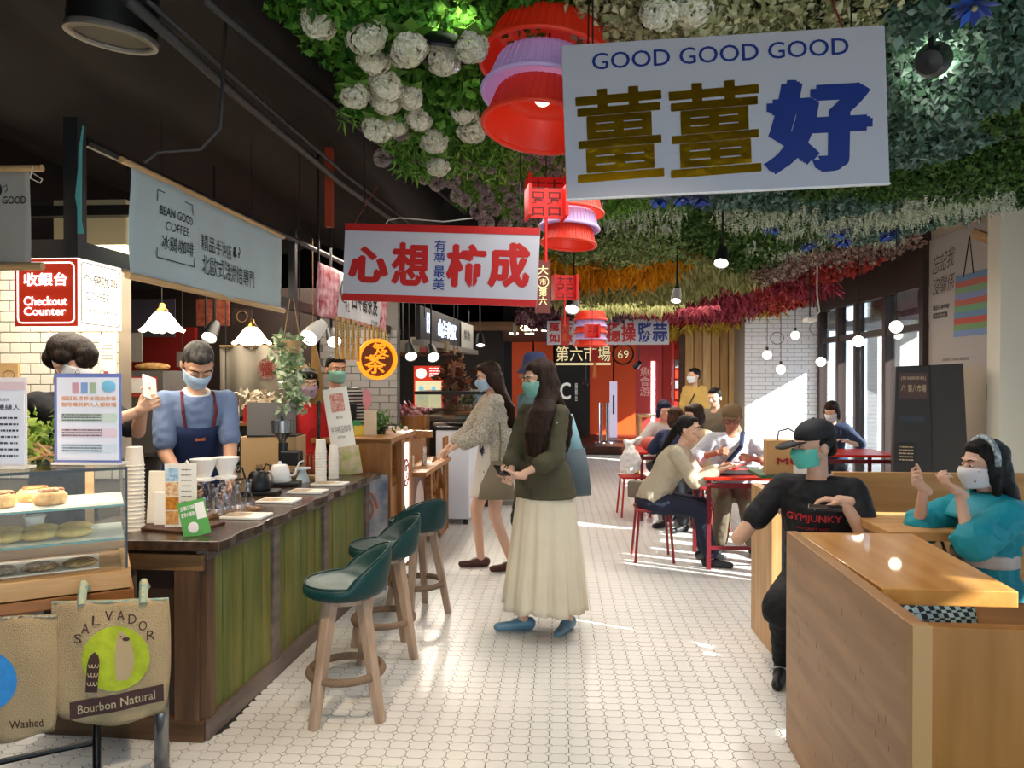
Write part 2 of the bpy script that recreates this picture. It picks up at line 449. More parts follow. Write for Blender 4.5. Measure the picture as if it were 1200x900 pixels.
w = MB(); w.bx(-6.5, -1.6, -1.2, -1.05, 0, 3.95); w.bx(3.4, 5.0, -1.2, -1.05, 0, 3.95); w.bx(-1.6, 3.4, -1.2, -1.05, 2.05, 3.95); w = w.obj('wall_daylight_block', mat('daylight_block_dark', '#35302c', .8)); struct(w)  # unseen wall added behind the camera to dim daylight on the hanging signs
w = MB().bx(4.07, 4.40, 7.05, 8.42, 0, 3.6).obj('wall_right', mat('warm_wall', '#b9ad98', .8)); struct(w)
w = MB().bx(3.935, 5.1, 6.9, 7.1, 0, 3.6).obj('pillar', mat('cream_wall', '#e3ddca', .75)); struct(w)
o = MB().bx(4.20, 5.0, 8.4, 12.2, 2.30, 2.38).bx(4.96, 5.0, 8.4, 12.2, 2.38, 4.2).obj('sun_block_slab', mat('sun_block_grey', '#5b5f66', .6)); tag(o, 'grey flat street awning outside the brown window wall', 'awning')  # slab and upright added outside to trim the sun patch on the bricks
# ---- ceilings
c = MB().bx(-6.5, -1.0, -1.0, 19.6, 3.9, 4.0); c.bx(-1.0, 5.0, -1.0, 19.6, 3.6, 4.0); c = c.obj('ceiling', DARKC); struct(c)
c = MB().bx(-2.4, 5.0, 13.3, 19.0, 2.46, 2.56).obj('ceiling_soffit', mat('soffit', '#5b3b28', .6)); struct(c)
c = MB().bx(-2.4, 5.0, 13.22, 13.3, 2.40, 2.56).obj('trim_1', wood('soffit_edge', '#6b4a30', '#8a6544', 'x')); struct(c)
c = MB().bx(-2.4, 5.0, 13.3, 13.4, 2.56, 3.9).obj('wall_fascia', mat('fascia', '#161310', .8)); struct(c)
c = MB().bx(4.2, 5.2, 7.0, 12.5, 3.5, 3.6); c = c.obj('ceiling_strip', DARKC); struct(c)
# ---- left walls
WLR = mat('stall_red', '#8a1b12', .6); DGR = mat('dark_grey_wall', '#2a2725', .8)
w = MB().bx(-5.4, -5.2, -1, 13.4, 0, 3.9).obj('wall_left', DGR); struct(w)
w = MB().bx(-5.2, -2.45, 7.3, 7.4, 0, 2.45).obj('wall_partition', mat('partition_dark', '#2b1f1a', .7)); struct(w)
w = MB().bx(at(150, 443, 7.2).x, at(226, 443, 7.2).x, 7.24, 7.30, 0, 2.06).obj('trim_2', WLR); struct(w)
GB = mat('grey_brick', '#8d8a86', .5); 
w = MB().bx(-2.62, -1.75, 8.0, 8.1, 0, 2.5).obj('wall_greybrick', mat('grey_brick_joint', '#5d5a57', .8)); struct(w)
br = MB().bx(0, .20, -.01, .003, 0, .072).obj('brick', GB, w)
first = True; k = 0; z = 1.05
while z < 2.05:
    x = -2.6-(.105 if k % 2 else 0)+.02
    while x < -1.78:
        x0 = max(x, -2.61); x1 = min(x+.205, -1.76)
        if x1-x0 > .03:
            if first: o = br; first = False
            else: o = br.copy(); COL.objects.link(o)
            o.location = (x0, 8.0, z); o.scale = ((x1-x0)/.205, 1, 1)
        x += .211
    z += .079; k += 1
w = MB().bx(-5.2, -1.0, 13.3, 13.4, 0, 3.9).obj('wall_stallend', mat('stall_dark', '#17110e', .8)); struct(w)
# near white tiled wall behind the till
TW = 4.25
w = MB().bx(-4.6, -2.60, TW, TW+.12, 0, 2.18).obj('wall_tiled', mat('tile_joint', '#8b8071', .8)); struct(w)
WT = mat('wall_tile', '#e6dfce', .25, noise=.03, nscale=2)
br = MB().bx(0, .12, -.008, .003, 0, .058).obj('tile', WT, w, bevel=.003)
first = True; k = 0; z = .95
while z < 2.15:
    x = -3.40-(.063 if k % 2 else 0)
    while x < -2.61:
        x1 = min(x+.122, -2.605)
        if x1-x > .03:
            if first: o = br; first = False
            else: o = br.copy(); COL.objects.link(o)
            o.location = (x, TW, z); o.scale = ((x1-x)/.124, 1, 1)
        x += .126
    z += .0625; k += 1
# outside: pavement and the buildings over the street
PAV = mat('pavement', '#b9b6b0', .8, noise=.1, nscale=.6)
o = MB().bx(9.0, 22, -4, 34, -.12, -.05).obj('pavement', PAV); struct(o)
o = MB().bx(-9, 9.0, -8, -1.2, -.12, -.02).obj('pavement', PAV); struct(o)
FAC = mat('facade', '#eef1f5', .8); FDK = mat('facade_dark', '#6d7680', .4)
w = thing('street_building', 'pale street building with tall grey windows seen through the window wall', 'building', (17.5, 14, -.05))
MB().bx(0, 3, -10, 14, 0, 5.2).obj('wall', FAC, w)
for i in range(8):
    for zz in (.4, 2.9):
        MB().bx(-.06, .02, -9+i*3, -7.6+i*3, zz, zz+2.2).obj('window', FDK, w)
o = MB().bx(4.40, 4.62, 9.9, 10.25, 0, 3.3).obj('white_column', WHT); struct(o)
o = MB().bx(5.6, 5.9, 12.4, 12.9, 0, 3.3).obj('white_column', WHT); struct(o)
o = MB().bx(6.2, 6.5, 14.9, 15.4, 0, 3.3).obj('white_column', WHT); struct(o)

# ---- ceiling ducts, pipes, track
DUCT = mat('duct_cloth', '#1f1b18', .8, noise=.4, nscale=1.2, bump=.5, bscale=3)
g = MB().grid(lambda u, v: (-3.4+u*2.1, 1.0+v*7.5, 2.95+.45*abs(math.sin(u*PI*.5+.3))*.5+.06*math.sin(9*v+4*u)+.05*math.sin(17*u+3*v)+(.35 if u > .97 else 0)), 24, 40)
g = g.obj('air_duct', DUCT, smooth=True, solid=.02); tag(g, 'large soft black wrapped air duct under the ceiling above the coffee stall', 'duct')
PIPE = mat('pipe_grey', '#3b3a3a', .5)
def pipe(pts, r, label, m=PIPE, name='pipe', cat='pipe'):
    return tag(MB().tube(pts, r, 8).obj(name, m, smooth=True), label, cat)
pipe([at(240, 0, 2.8), at(440, 165, 5.4), at(545, 250, 8.6)], .016, 'long thin grey conduit running away under the dark ceiling')
pipe([at(375, 10, 3.4), at(440, 90, 4.6), at(540, 215, 8)], .03, 'black lighting track beside the white hydrangeas', BLACK, 'light_track', 'track')
pipe([at(150, 0, 2.6), at(280, 115, 3.6), at(400, 215, 5.2), at(470, 265, 7)], .022, 'paired black pipe sloping over the blue-grey banner')
pipe([at(172, 0, 2.7), at(290, 105, 3.7), at(405, 205, 5.3), at(480, 262, 7.2)], .012, 'slim black pipe just above the paired black pipe')
pipe([at(265, 20, 3.2), at(258, 150, 3.2), at(235, 175, 3.2), at(185, 178, 3.15), at(170, 190, 3.1)], .008, 'bent grey cable looping down to the banner rod', name='cable', cat='cable')
o = MB().box((0, 0, 0), (.05, .05, .56)).obj('hanging_post', mat('rust_red', '#9c3a1c', .6)); o.location = at(386, 220, 5.2)
tag(o, 'orange-red steel hanger post under the dark ceiling', 'post')
# big drum downlight
o = thing('drum_downlight', 'big black drum downlight with pale ring over the coffee stall', 'lamp', at(131, 43, 2.9), rot=(R(4), R(7), 0))
MB().cyl((0, 0, 0), .165, .5, 32).obj('housing', BLACK, o, smooth='auto')
MB().lathe([(.172, -.012), (.172, .012), (.14, .012), (.138, -.012), (.172, -.012)], 32).obj('ring', mat('ring_grey', '#8d877f', .4, metal=.3), o, smooth=True)
MB().lathe([(.138, .0), (.10, .06), (.04, .08), (.0, .082)], 32).obj('reflector', mat('reflector', '#c2ccd4', .15, metal=.9), o, smooth=True)
# stall frame: black post and beams
FR = mat('frame_black', '#1c1c1e', .5)
o = thing('stall_canopy', 'black steel framework carrying the lightbox and banners of the coffee stall', 'framework', (0, 0, 0))
MB().bx(-2.03, -1.97, 2.93, 2.99, 2.04, 2.62).obj('post', FR, o)
bm_ = MB().bx(-.025, .025, 0, 5.5, 2.045, 2.115).obj('beam', FR, o); bm_.location = (-1.995, 2.95, 0); bm_.rotation_euler = (0, 0, -R(1.6))
MB().bx(-3.2, -2.0, 2.93, 2.98, 2.04, 2.12).obj('beam', FR, o)
MB().bx(-1.95, -1.90, 5.25, 5.30, 2.04, 2.62).obj('post', FR, o)
MB().tube([(-1.98, 3.0, 2.54), (-1.80, 8.2, 2.55)], .02, 6).obj('rail', FR, o)
MB().bx(-3.2, -1.90, 4.18, 4.24, 2.5, 2.56).obj('beam', FR, o)
tag(MB().bx(0, .45, 0, .4, 0, .42).obj('wall_cabinet', mat('cream_box', '#d9cca6', .6)), 'cream box cabinet above the white tiled wall', 'cabinet').location = (-3.04, 4.3, 2.20)
t = MB()
for k in range(5): t.tube([(.005*k, 0, .0), (.012*math.sin(k), .0, .15), (.004*k, .01, .36+.02*k)], .004, 5)
t = t.obj('wire', mat('teal_wire', '#4f9a94', .6)); t.location = (-1.96, 2.92, 2.14); tag(t, 'loose teal wires hanging down the black stall post', 'wire')
# ================================================================== hanging signs
ORD = 'first second third fourth fifth sixth seventh eighth ninth tenth eleventh twelfth thirteenth fourteenth fifteenth sixteenth seventeenth eighteenth'.split()
RDL = mat('sign_red', '#b3150f', .5); BLU = mat('sign_blue', '#14307c', .5); SGW = mat('sign_white', '#b9b9c1', .55)
GOLD = mat('gold_foil', '#d9a51e', .28, metal=1, bump=.5, bscale=14)
INK = mat('ink', '#171717', .7)
def frame_on(name, label, cat, pl, pr, Y0, Y1, group=None):
    """A thing whose own XZ plane runs from photo point pl (bottom left, at depth Y0) to pr (bottom right, at Y1)."""
    a = at(*pl, Y0); b = at(*pr, Y1); d = b-a
    return thing(name, label, cat, a, math.atan2(d.y, d.x), group), math.hypot(d.x, d.y), math.asin(d.z/d.length)
t, W, tl = frame_on('hanging_sign', 'big pale hanging sign reading GOOD GOOD GOOD with gold foil and blue characters', 'sign', (664, 233), (1043, 214), 2.8, 2.8)
t.rotation_euler = (0, -tl, 0); H = .575
panel(0, W, 0, H, 0, .012).obj('board', SGW, t, bevel=.002)
f = W/1.21
lettering(t, BLU, [('GOOD GOOD GOOD', .115*f, .475, .96*f, .062, dict(bold=.008)), ('好', .745*f, .05, .40*f, .345, dict(bold=.07, slant=.05))], y=-.002)
lettering(t, GOLD, [('薑', .045*f, .055, .33*f, .345, dict(bold=.018, sh=.03)), ('薑', .40*f, .055, .34*f, .345, dict(bold=.018, sh=.03))], y=-.002)
ed = MB(); ed.bx(-.002, W+.002, -.003, .014, -.006, 0); ed.obj('lower_edge', mat('edge_light', '#e9ecee', .4), t)
MB().tube([(W-.15, 0, H), (W-.22, .1, H+.35)], .004, 6).obj('cord', mat('red_cord', '#7c2a20', .7), t)
MB().tube([(.10, 0, H), (.12, .1, H+.35)], .003, 6).obj('cord', INK, t)

t, W, tl = frame_on('hanging_sign', 'white hanging sign with red top and bottom bands reading 心想柿成 in red', 'sign', (401, 352), (629, 360), 4.6, 4.55)
t.rotation_euler = (0, -tl, t.rotation_euler.z); H = .485
panel(0, W, 0, H, 0, .012).obj('board', SGW, t)
panel(0, W, H-.045, H, -.004, 0).obj('red_band', RDL, t); panel(0, W, 0, .045, -.004, 0).obj('red_band', RDL, t)
lettering(t, RDL, [('心', .03, .115, .26, .23, dict(bold=.06)), ('想', .305, .105, .245, .27, dict(bold=.045)), ('柿', .655, .105, .25, .27, dict(bold=.05)), ('成', .915, .11, .26, .28, dict(bold=.05))], y=-.002)
lettering(t, BLU, [('有夢最美', .575, .085, .075, .31, dict(vertical=True, bold=.012))], y=-.002)
MB().tube([(.05, -.005, H-.02), (.19, .02, H+.24)], .003, 6).obj('cord', mat('red_cord', '#7c2a20', .7), t)
MB().tube([(.26, .0, H), (.27, .02, H+.03), (.34, .02, H+.045), (.62, .03, H+.03), (.80, .05, H+.06)], .004, 6).obj('cable', mat('white_cable', '#b9b6ae', .5), t)

t, W, tl = frame_on('hanging_sign', 'small far hanging sign reading 穩操勝蒜 half in red and half in blue', 'sign', (708, 404), (784, 404), 11.8, 11.8)
H = .40
panel(0, W, 0, H, 0, .012).obj('board', SGW, t)
lettering(t, RDL, [('穩操', .03, .04, .47, .31, dict(bold=.03))], y=-.003); lettering(t, BLU, [('勝蒜', .52, .04, .47, .31, dict(bold=.03))], y=-.003)
MB().tube([(.1, 0, H), (.1, 0, H+.5)], .004, 5).obj('cord', INK, t); MB().tube([(W-.1, 0, H), (W-.1, 0, H+.5)], .004, 5).obj('cord', INK, t)
t, W, tl = frame_on('hanging_sign', 'square blue-edged far sign reading 萬柿如意 half hidden by a red strip', 'sign', (641, 404), (676, 404), 11.8, 11.8)
panel(0, W, 0, .38, 0, .012).obj('board', SGW, t); panel(-.012, 0, 0, .38, -.003, .014).obj('edge', BLU, t)
lettering(t, RDL, [('萬', .03, .20, .17, .15, dict(bold=.03)), ('如', .03, .03, .17, .15, dict(bold=.03)), ('柿', .24, .20, .17, .15, dict(bold=.03)), ('意', .24, .03, .17, .15, dict(bold=.03))], y=-.003)
t, W, tl = frame_on('hanging_strip', 'narrow brown-red strip sign with gilt characters beside the 心想柿成 sign', 'sign', (627, 367), (645, 367), 5.6, 5.6)
panel(0, W, 0, .40, 0, .006).obj('board', mat('brown_red', '#7a4038', .6), t)
lettering(t, mat('gilt', '#e8dca0', .5, emit=.4), [('大', .02, .29, .08, .07, dict(bold=.01)), ('第六', .03, .06, .06, .13, dict(vertical=True, bold=.015)), ('市', .035, .21, .05, .05, {})], y=-.003)
rg = MB().lathe([(.040, -.003), (.047, -.003), (.047, .003), (.040, .003), (.040, -.003)], 20).obj('ring', _M['gilt'], t); rg.rotation_euler = (PI/2, 0, 0); rg.location = (W/2, -.003, .235)
t, W, tl = frame_on('hanging_strip', 'plain rusty red strip hanging in front of the square 萬柿如意 sign', 'sign', (657, 405), (667, 405), 11.0, 11.0)
panel(0, W, 0, .42, 0, .006).obj('board', mat('rust_strip', '#a12316', .6), t)
lettering(t, mat('rust_gold', '#b5512a', .6), [('大樂', .02, .05, .09, .30, dict(vertical=True, bold=.01))], y=-.003)
t, W, tl = frame_on('service_sign', 'glowing 服務台 service counter sign on the dark fascia', 'sign', (607, 392), (629, 392), 12.9, 12.9)
lettering(t, mat('glow_cream', '#fff6c8', emit=3), [('く服務台', .04, .06, .30, .11, dict(bold=.03)), ('service', .12, 0, .16, .035, dict(bold=.02))], y=0)
panel(-.09, -.02, -.02, .2, 0, .01).obj('board', mat('sign_grey', '#8f8a80', .6), t)
for k, (px, cc) in enumerate(((672, '#ffd9a0'), (682, '#fff6d0'))):
    o = MB().bx(-.045, .045, -.03, .03, 0, .26).obj('lit_box', mat('lit_amber%d' % k, cc, emit=1.6)); o.location = at(px, 393, 12.8)
    tag(o, ['amber glowing little box sign beside the square far sign', 'pale glowing little box sign beside the amber one'][k], 'sign')
# wall script over the door
t = thing('script_sign', 'open black iron script sign with circled mark hanging before the orange wall', 'sign', at(651, 424, 13.6))
W = at(741, 424, 13.6).x-at(651, 424, 13.6).x
lettering(t, INK, [('第六市場', 0, 0, W*.72, .30, dict(bold=.07)), ('69', W*.80, .05, .22, .17, dict(bold=.05))], y=.02)
lettering(t, mat('script_gold', '#e0cfa0', .5, emit=.3), [('第六市場', .01, .01, W*.71, .28, dict(bold=.004)), ('69', W*.81, .06, .20, .15, {})], y=0)
rg = MB().lathe([(.17, -.01), (.20, -.01), (.20, .01), (.17, .01), (.17, -.01)], 28).obj('ring', INK, t); rg.rotation_euler = (PI/2, 0, 0); rg.location = (W*.88, 0, .14)
MB().bx(0, W*.72, 0, .03, -.06, -.02).obj('bar', _M['script_gold'], t)

# ---- cloth banners on wooden rods, hanging over the stall edge (planes run down the aisle)
DOW = wood('dowel', '#b08a5c', '#c9a676', 'x', .5)
def banner(name, label, a, b, z0, z1, col, rods=True, sag=.012, m=None):
    A = Vector(a); B = Vector(b); L = (B-A).length
    t = thing(name, label, 'banner', (A.x, A.y, z0), math.atan2(B.y-A.y, B.x-A.x)); H = z1-z0
    fn = lambda u, v: (u*L, sag*math.sin(u*9+v*3)*(.3+.7*(1-v))+.004*math.sin(u*31+v*5), v*H)
    MB().grid(fn, 40, 12).obj('cloth', m or mat(name+'_cloth'+col, col, .8, bump=.1, bscale=200), t, smooth=True, solid=.003)
    if rods:
        MB().tube([(-.07, 0, H+.004), (L+.05, 0, H+.004)], .014, 10).obj('rod', DOW, t, smooth='auto')
        MB().tube([(-.03, 0, 0), (L+.05, 0, 0)], .016, 10).obj('rod', DOW, t, smooth='auto')
    return t, L, H
def on_cloth(L, H, sag=.012, off=.006): return lambda x, z: (x, sag*math.sin(x/L*9+z/H*3)*(.3+.7*(1-z/H))+.004*math.sin(x/L*31+z/H*5)-off, z)
t, L, H = banner('cloth_banner', 'long blue-grey cloth banner with black coffee lettering above the coffee bar', (-1.885, 3.17), (-1.845, 4.83), 2.0, 2.49, '#a9b7b8')
fn = on_cloth(L, H)
INK2 = mat('banner_ink', '#1b2428', .8)
lettering(t, INK2, [('BEAN GOOD', .225, .325, .285, .042, dict(bold=.012)), ('COFFEE', .275, .26, .19, .042, {}), ('冰鷄咖啡', .245, .165, .265, .07, dict(bold=.005)),
    ('精品手沖店', .60, .22, .36, .085, {}), ('北歐式淺烘焙專門', .60, .095, .66, .105, {})], fn=fn)
br = MB()
for (x0, x1, zc, dn) in ((.20, .52, .43, -1), (.20, .52, .115, 1)):
    for q in ((x0, x1, zc, zc+.005), (x0, x0+.006, zc, zc+dn*.05), (x1-.006, x1, zc, zc+dn*.05)):
        vs = [fn(q[0], q[2]), fn(q[1], q[2]), fn(q[1], q[3]), fn(q[0], q[3])]; br.add(vs, [(0, 1, 2, 3)])
br.obj('printed_bracket', INK2, t)
c = MB(); 
for p, r in (((1.00, .265), .018), ((1.00, .29), .011), ((1.045, .27), .006)): c.ell(fn(*p), (r, .002, r*1.2))
c.tube([fn(1.02, .26), fn(1.05, .25), fn(1.06, .29), fn(1.05, .31)], .002, 5); c.obj('printed_cat', INK2, t)
t, L, H = banner('cloth_banner', 'grey cloth banner with a printed cat above the checkout lightbox', (-3.17, 2.80), (-2.075, 2.80), 1.99, 2.37, '#a29a90', sag=.004)
fn = on_cloth(L, H, .004)
lettering(t, INK2, [('GOOD', .985, .245, .095, .03, dict(bold=.02))], fn=fn)
c = MB(); c.ell(fn(.965, .30), (.02, .002, .028)); c.tube([fn(.985, .31), fn(1.0, .32), fn(1.003, .30), fn(.995, .29)], .0015, 5); c.obj('printed_cat', INK2, t)
MB().tube([(1.12, -.02, .385), (1.11, -.02, .34), (1.15, -.02, .32), (1.16, -.02, .335), (1.12, -.02, .36)], .0025, 5).obj('string', mat('string', '#cfc8b8'), t)
# flowered banner further along
FL = mat('flower_cloth', '#c5323f', .8, ramp=('#b3202c', '#f0c7cf'), nscale=14)
t, L, H = banner('cloth_banner', 'red flowered cloth banner with white middle over the bamboo slips', (-1.80, 5.45), (-1.74, 7.4), 2.02, 2.42, '#c5323f', rods=False, m=FL)
fn = on_cloth(L, H)
mb = MB().grid(lambda u, v: fn(.46+u*1.25, .03+v*.34), 20, 4).obj('white_panel', mat('panel_cloth', '#d5d3d6', .8), t)
lettering(t, INK, [('台中喬茶笈', .78, .12, .85, .20, dict(bold=.02)), ('社', .60, .08, .12, .10, {}), ('LU628', 1.4, .045, .25, .03, {})], fn=on_cloth(L, H, off=.01))
r = MB(); r.tube([fn(.56+.07*math.cos(a/12*2*PI)*1.2, .24+.09*math.sin(a/12*2*PI)) for a in range(12)], .005, 5, close=True); r.obj('printed_ring', INK, t).location = (0, -.008, 0)
# bamboo slips
BAM = wood('bamboo', '#a9843f', '#c9a55c', 'z', .4)
for k in range(11):
    o = thing('bamboo_slip', 'bamboo slip with tiny printed characters under the flowered banner, '+ORD[k]+' counting from the coffee bar', 'bamboo slip', (-1.74, 5.75+k*.155+(.07 if k > 4 else 0), 1.70+.01*math.sin(k*3)), PI/2, 'bamboo slips under the flowered banner')
    MB().bx(-.035, .035, 0, .012, 0, .34).obj('slip', BAM, o); mb = MB()
    for q in range(9): mb.bx(-.006, .006, -.002, 0, .10+q*.024, .112+q*.024)
    mb.obj('lettering', INK, o)
# round glowing sign
o = thing('round_lit_sign', 'round glowing orange cut-out sign with tea character at the tea stall', 'sign', (-1.68, 6.7, 1.72), R(32))
o.location = at(442, 421, 6.6)
GLO = mat('amber_glow', '#f08a1c', emit=.55, ecol='#ff8a10')
rg = MB().lathe([(.155, -.02), (.185, -.02), (.185, .02), (.155, .02), (.155, -.02)], 36).obj('ring', GLO, o); rg.rotation_euler = (PI/2, 0, 0)
MB().prism([(.17*math.cos(a/28*2*PI), .17*math.sin(a/28*2*PI)) for a in range(28)], .02, .03, XZ).obj('back', mat('amber_back', '#5d3512', .6), o)
lettering(o, GLO, [('茶', -.12, -.13, .2, .17, dict(bold=.02)), ('笈', -.05, .02, .16, .13, dict(bold=.02))], y=-.01)
# awning sign further down the aisle
o = thing('awning_sign', 'dark sloping awning sign with blue-white script above the fish counter', 'sign', (-1.62, 8.6, 1.98), R(86))
MB().bx(0, 3.4, 0, .05, .02, .42).obj('board', mat('awning_dark', '#26262b', .6), o); MB().bx(-.05, 3.5, -.06, .08, -.05, .02).obj('rail', mat('rail_grey', '#77736c', .5), o)
lettering(o, mat('ice_glow', '#cfe2ff', emit=1.3), [('山海的家', .9, .10, 1.1, .24, dict(bold=.02)), ('日', .30, .12, .14, .24, dict(bold=.03))], y=-.005)
MB().bx(2.3, 3.2, -.03, -.02, .02, .40).obj('cloth', mat('grey_cloth', '#a8a7a0', .8), o)
lettering(o, INK, [('鮮魚', 2.45, .14, .5, .16, {})], y=-.035)
# checkout lightbox
o = thing('checkout_lightbox', 'lit corner lightbox reading Checkout Counter in red and coffee take away in white', 'sign', (-1.965, 2.925, 1.762))
MB().bx(-.268, 0, 0, .30, 0, .28).obj('box', mat('lightbox_white', '#fff4e2', emit=1.1, ecol='#fff0d8'), o)
panel(-.27, -.001, .0, .276, -.004, -.001).obj('red_face', mat('lit_red', '#a8280f', .5, emit=.28), o)
panel(-.258, -.012, .012, .264, -.006, -.004, .022, .006).obj('outline', mat('lit_white', '#ffffff', emit=.7), o)
lettering(o, _M['lit_white'], [('收銀台', -.228, .165, .185, .055, dict(bold=.018)), ('Checkout', -.228, .085, .185, .038, dict(bold=.02)), ('Counter', -.228, .045, .18, .034, dict(bold=.02))], y=-.007)
sd = thing('side_face', None, None, (0.002, 0, 0), PI/2); sd.parent = o
panel(.012, .288, .012, .268, -.003, -.001, .02, .004).obj('outline', mat('lit_outline', '#8c8678', .6), sd)
lettering(sd, mat('lit_grey', '#7d7565', .6), [('外帶咖啡', .03, .175, .235, .05, dict(bold=.012)), ('COFFEE', .04, .115, .16, .035, {}), ('take away', .04, .055, .22, .035, {})], y=-.004)
# large poster on the warm wall: canvas bag
PX = 4.065
o = thing('wall_poster', 'large grey wall poster with a striped bag hanging from a wooden peg', 'poster', (PX, 8.5, 1.66), -PI/2)
W, H = 1.33, 1.40
panel(0, W, 0, H, 0, .012).obj('board', mat('poster_grey', '#b4ada6', .7), o)
cols = ['#6f8fb0', '#b86a5e', '#7fa07a', '#8593b8', '#b9685a', '#74a37e', '#6f8fb0', '#c0604f', '#7da06f', '#7d95bd']
for k, c in enumerate(cols):
    panel(.60-.004*k, 1.17+.003*k, .93-.062*k-.062, .93-.062*k, -.003, 0).obj('printed_band', mat('band'+c, c, .8), o)
MB().tube([(.75, -.003, .90), (.86, -.003, 1.30), (.93, -.003, .92)], .006, 5).obj('printed_strap', INK, o)
q = panel(-.2, .2, -.045, .045, -.012, -.003, .03).obj('printed_peg', DOW, o); q.location = (1.10, 0, 1.24); q.rotation_euler = (0, R(22), 0)
lettering(o, mat('poster_ink', '#57514c', .8), [('忘記我', .12, 1.00, .44, .20, dict(slant=.2, sh=.12)), ('沒關係', .12, .78, .44, .18, dict(slant=.2, sh=.05)), ('我正值得更好', .14, .62, .34, .05, dict(bold=.02)), ('SAVE YOUR BLESS', .35, .07, .5, .03, {})], y=-.003)
panel(.14, .44, .53, .59, -.003, 0, .02).obj('printed_pill', mat('poster_ink', '#57514c'), o)
lettering(o, mat('poster_grey', '#b4ada6'), [('忘記帶袋', .18, .545, .22, .03, {})], y=-.005)
# kiosk
o = thing('black_kiosk', 'tall black leaning kiosk with small brown plaque by the window wall', 'kiosk', (3.13, 7.20, 0), R(-21))
p = MB(); p.add([(0, 0, 0), (.36, 0, 0), (.36, .5, 0), (0, .5, 0), (.03, .0, 1.66), (.31, .0, 1.67), (.31, .45, 1.67), (.03, .45, 1.66)], [(0, 1, 5, 4), (1, 2, 6, 5), (2, 3, 7, 6), (3, 0, 4, 7), (4, 5, 6, 7), (3, 2, 1, 0)])
KB = mat('kiosk_black', '#2a2826', .55); p.obj('body', KB, o, bevel=.01)
p = MB(); p.add([(.36, .02, 0), (.66, .05, 0), (.66, .45, 0), (.36, .45, 0), (.31, .02, 1.67), (.58, .05, 1.685), (.58, .4, 1.685), (.31, .4, 1.67)], [(0, 1, 5, 4), (1, 2, 6, 5), (2, 3, 7, 6), (3, 0, 4, 7), (4, 5, 6, 7), (3, 2, 1, 0)])
p.obj('side_wing', mat('kiosk_side', '#383431', .6), o)
panel(.06, .29, 1.36, 1.60, -.006, 0).obj('plaque', mat('plaque', '#4a342c', .5), o)
lettering(o, mat('plaque_letter', '#b7a07c', .5), [('[舊城願景館]', .075, 1.53, .20, .035, {}), ('第六市場', .13, 1.42, .15, .07, dict(bold=.01)), ('六', .075, 1.43, .04, .06, {})], y=-.008)
panel(.055, .27, 1.13, 1.20, -.006, 0).obj('slot', mat('slot_black', '#050505', .3), o)
panel(.045, .19, .76, .93, -.012, 0).obj('plate', mat('plate_dark', '#1b1a19', .5), o)
mb = MB()
for k in range(5): rline(mb, .058, .90-k*.03, .12, -.014, .012)
mb.obj('small_print', _M['plaque_letter'], o)
o = thing('fire_call_box', 'small black and red wall switch box on the warm wall', 'switch', (4.065, 7.35, 1.33), -PI/2)
panel(0, .07, 0, .16, 0, .02).obj('black_half', BLACK, o); panel(.07, .12, 0, .16, 0, .02).obj('red_half', RED, o)
# left: wall notices and wooden picture board
o = thing('wood_picture', 'square wooden board burned with cartoon-like swirls on the white tiled wall', 'picture', (at(0, 447, TW-.03).x-.22, TW-.035, 1.43))
o['label'] = 'square pale wooden board with burned swirl drawing on white tiled wall'
MB().bx(0, .335, 0, .02, 0, .21).obj('board', wood('board_pale', '#b5905f', '#c8a677', 'x'), o)
mb = MB()
for cx, cz, r in ((.20, .08, .06), (.20, .08, .04), (.28, .14, .035), (.12, .13, .05), (.12, .13, .028)):
    mb.tube([(cx+r*math.cos(a/16*2*PI), -.001, cz+r*.7*math.sin(a/16*2*PI)) for a in range(16)], .002, 4, close=True)
mb.obj('burned_line', mat('burn', '#6b4524', .8), o)
x = at(117, 400, TW-.02).x; o = thing('wall_notice', 'white printed notice with red seal on the tiled wall beside the black-haired cashier', 'notice', (x, TW-.025, 1.50))
panel(0, .10, 0, .30, 0, .008).obj('sheet', WHT, o); panel(.03, .055, .03, .09, -.002, 0).obj('seal', mat('seal_red', '#b0463a'), o)
mb = MB()
for k in range(5): rline(mb, .015, .24-k*.02, .07, -.002, .005)
mb.obj('small_print', mat('print_grey', '#77736c'), o)
# pendant lamps
def pendant(px, py, Y, label):
    p = at(px, py, Y); o = thing('pendant_lamp', label, 'lamp', p, 0, 'frilled pendant lamps over the coffee bar')
    gl = mat('milk_glass', '#fff3dd', .3, emit=1.7, ecol='#ffe9c4')
    w = lambda i, q: ((.010*math.sin(8*q) if i == 0 else (.004*math.sin(8*q) if i == 1 else 0)), (-.008*math.cos(8*q) if i == 0 else 0))
    MB().lathe([(.125, -.01), (.098, .02), (.072, .06), (.045, .095), (.030, .105)], 48, wave=w).obj('shade', gl, o, smooth=True, solid=.003)
    MB().lathe([(.034, .10), (.036, .115), (.02, .13), (.016, .155), (.0, .16)], 16).obj('brass_cap', mat('brass', '#b48a45', .3, metal=1), o, smooth=True)
    MB().tube([(0, 0, .15), (0, 0, 2.0-p.z+.6)], .003, 5).obj('cord', BLACK, o)
    MB().ell((0, 0, .01), (.028, .028, .035)).obj('bulb', mat('bulb', '#fff', emit=8, ecol='#ffe4b8'), o)
pendant(190, 386, 4.35, 'frilled white glass pendant lamp beside the lit Checkout Counter box')
pendant(295, 401, 5.0, 'frilled white glass pendant lamp next to the hanging plant')
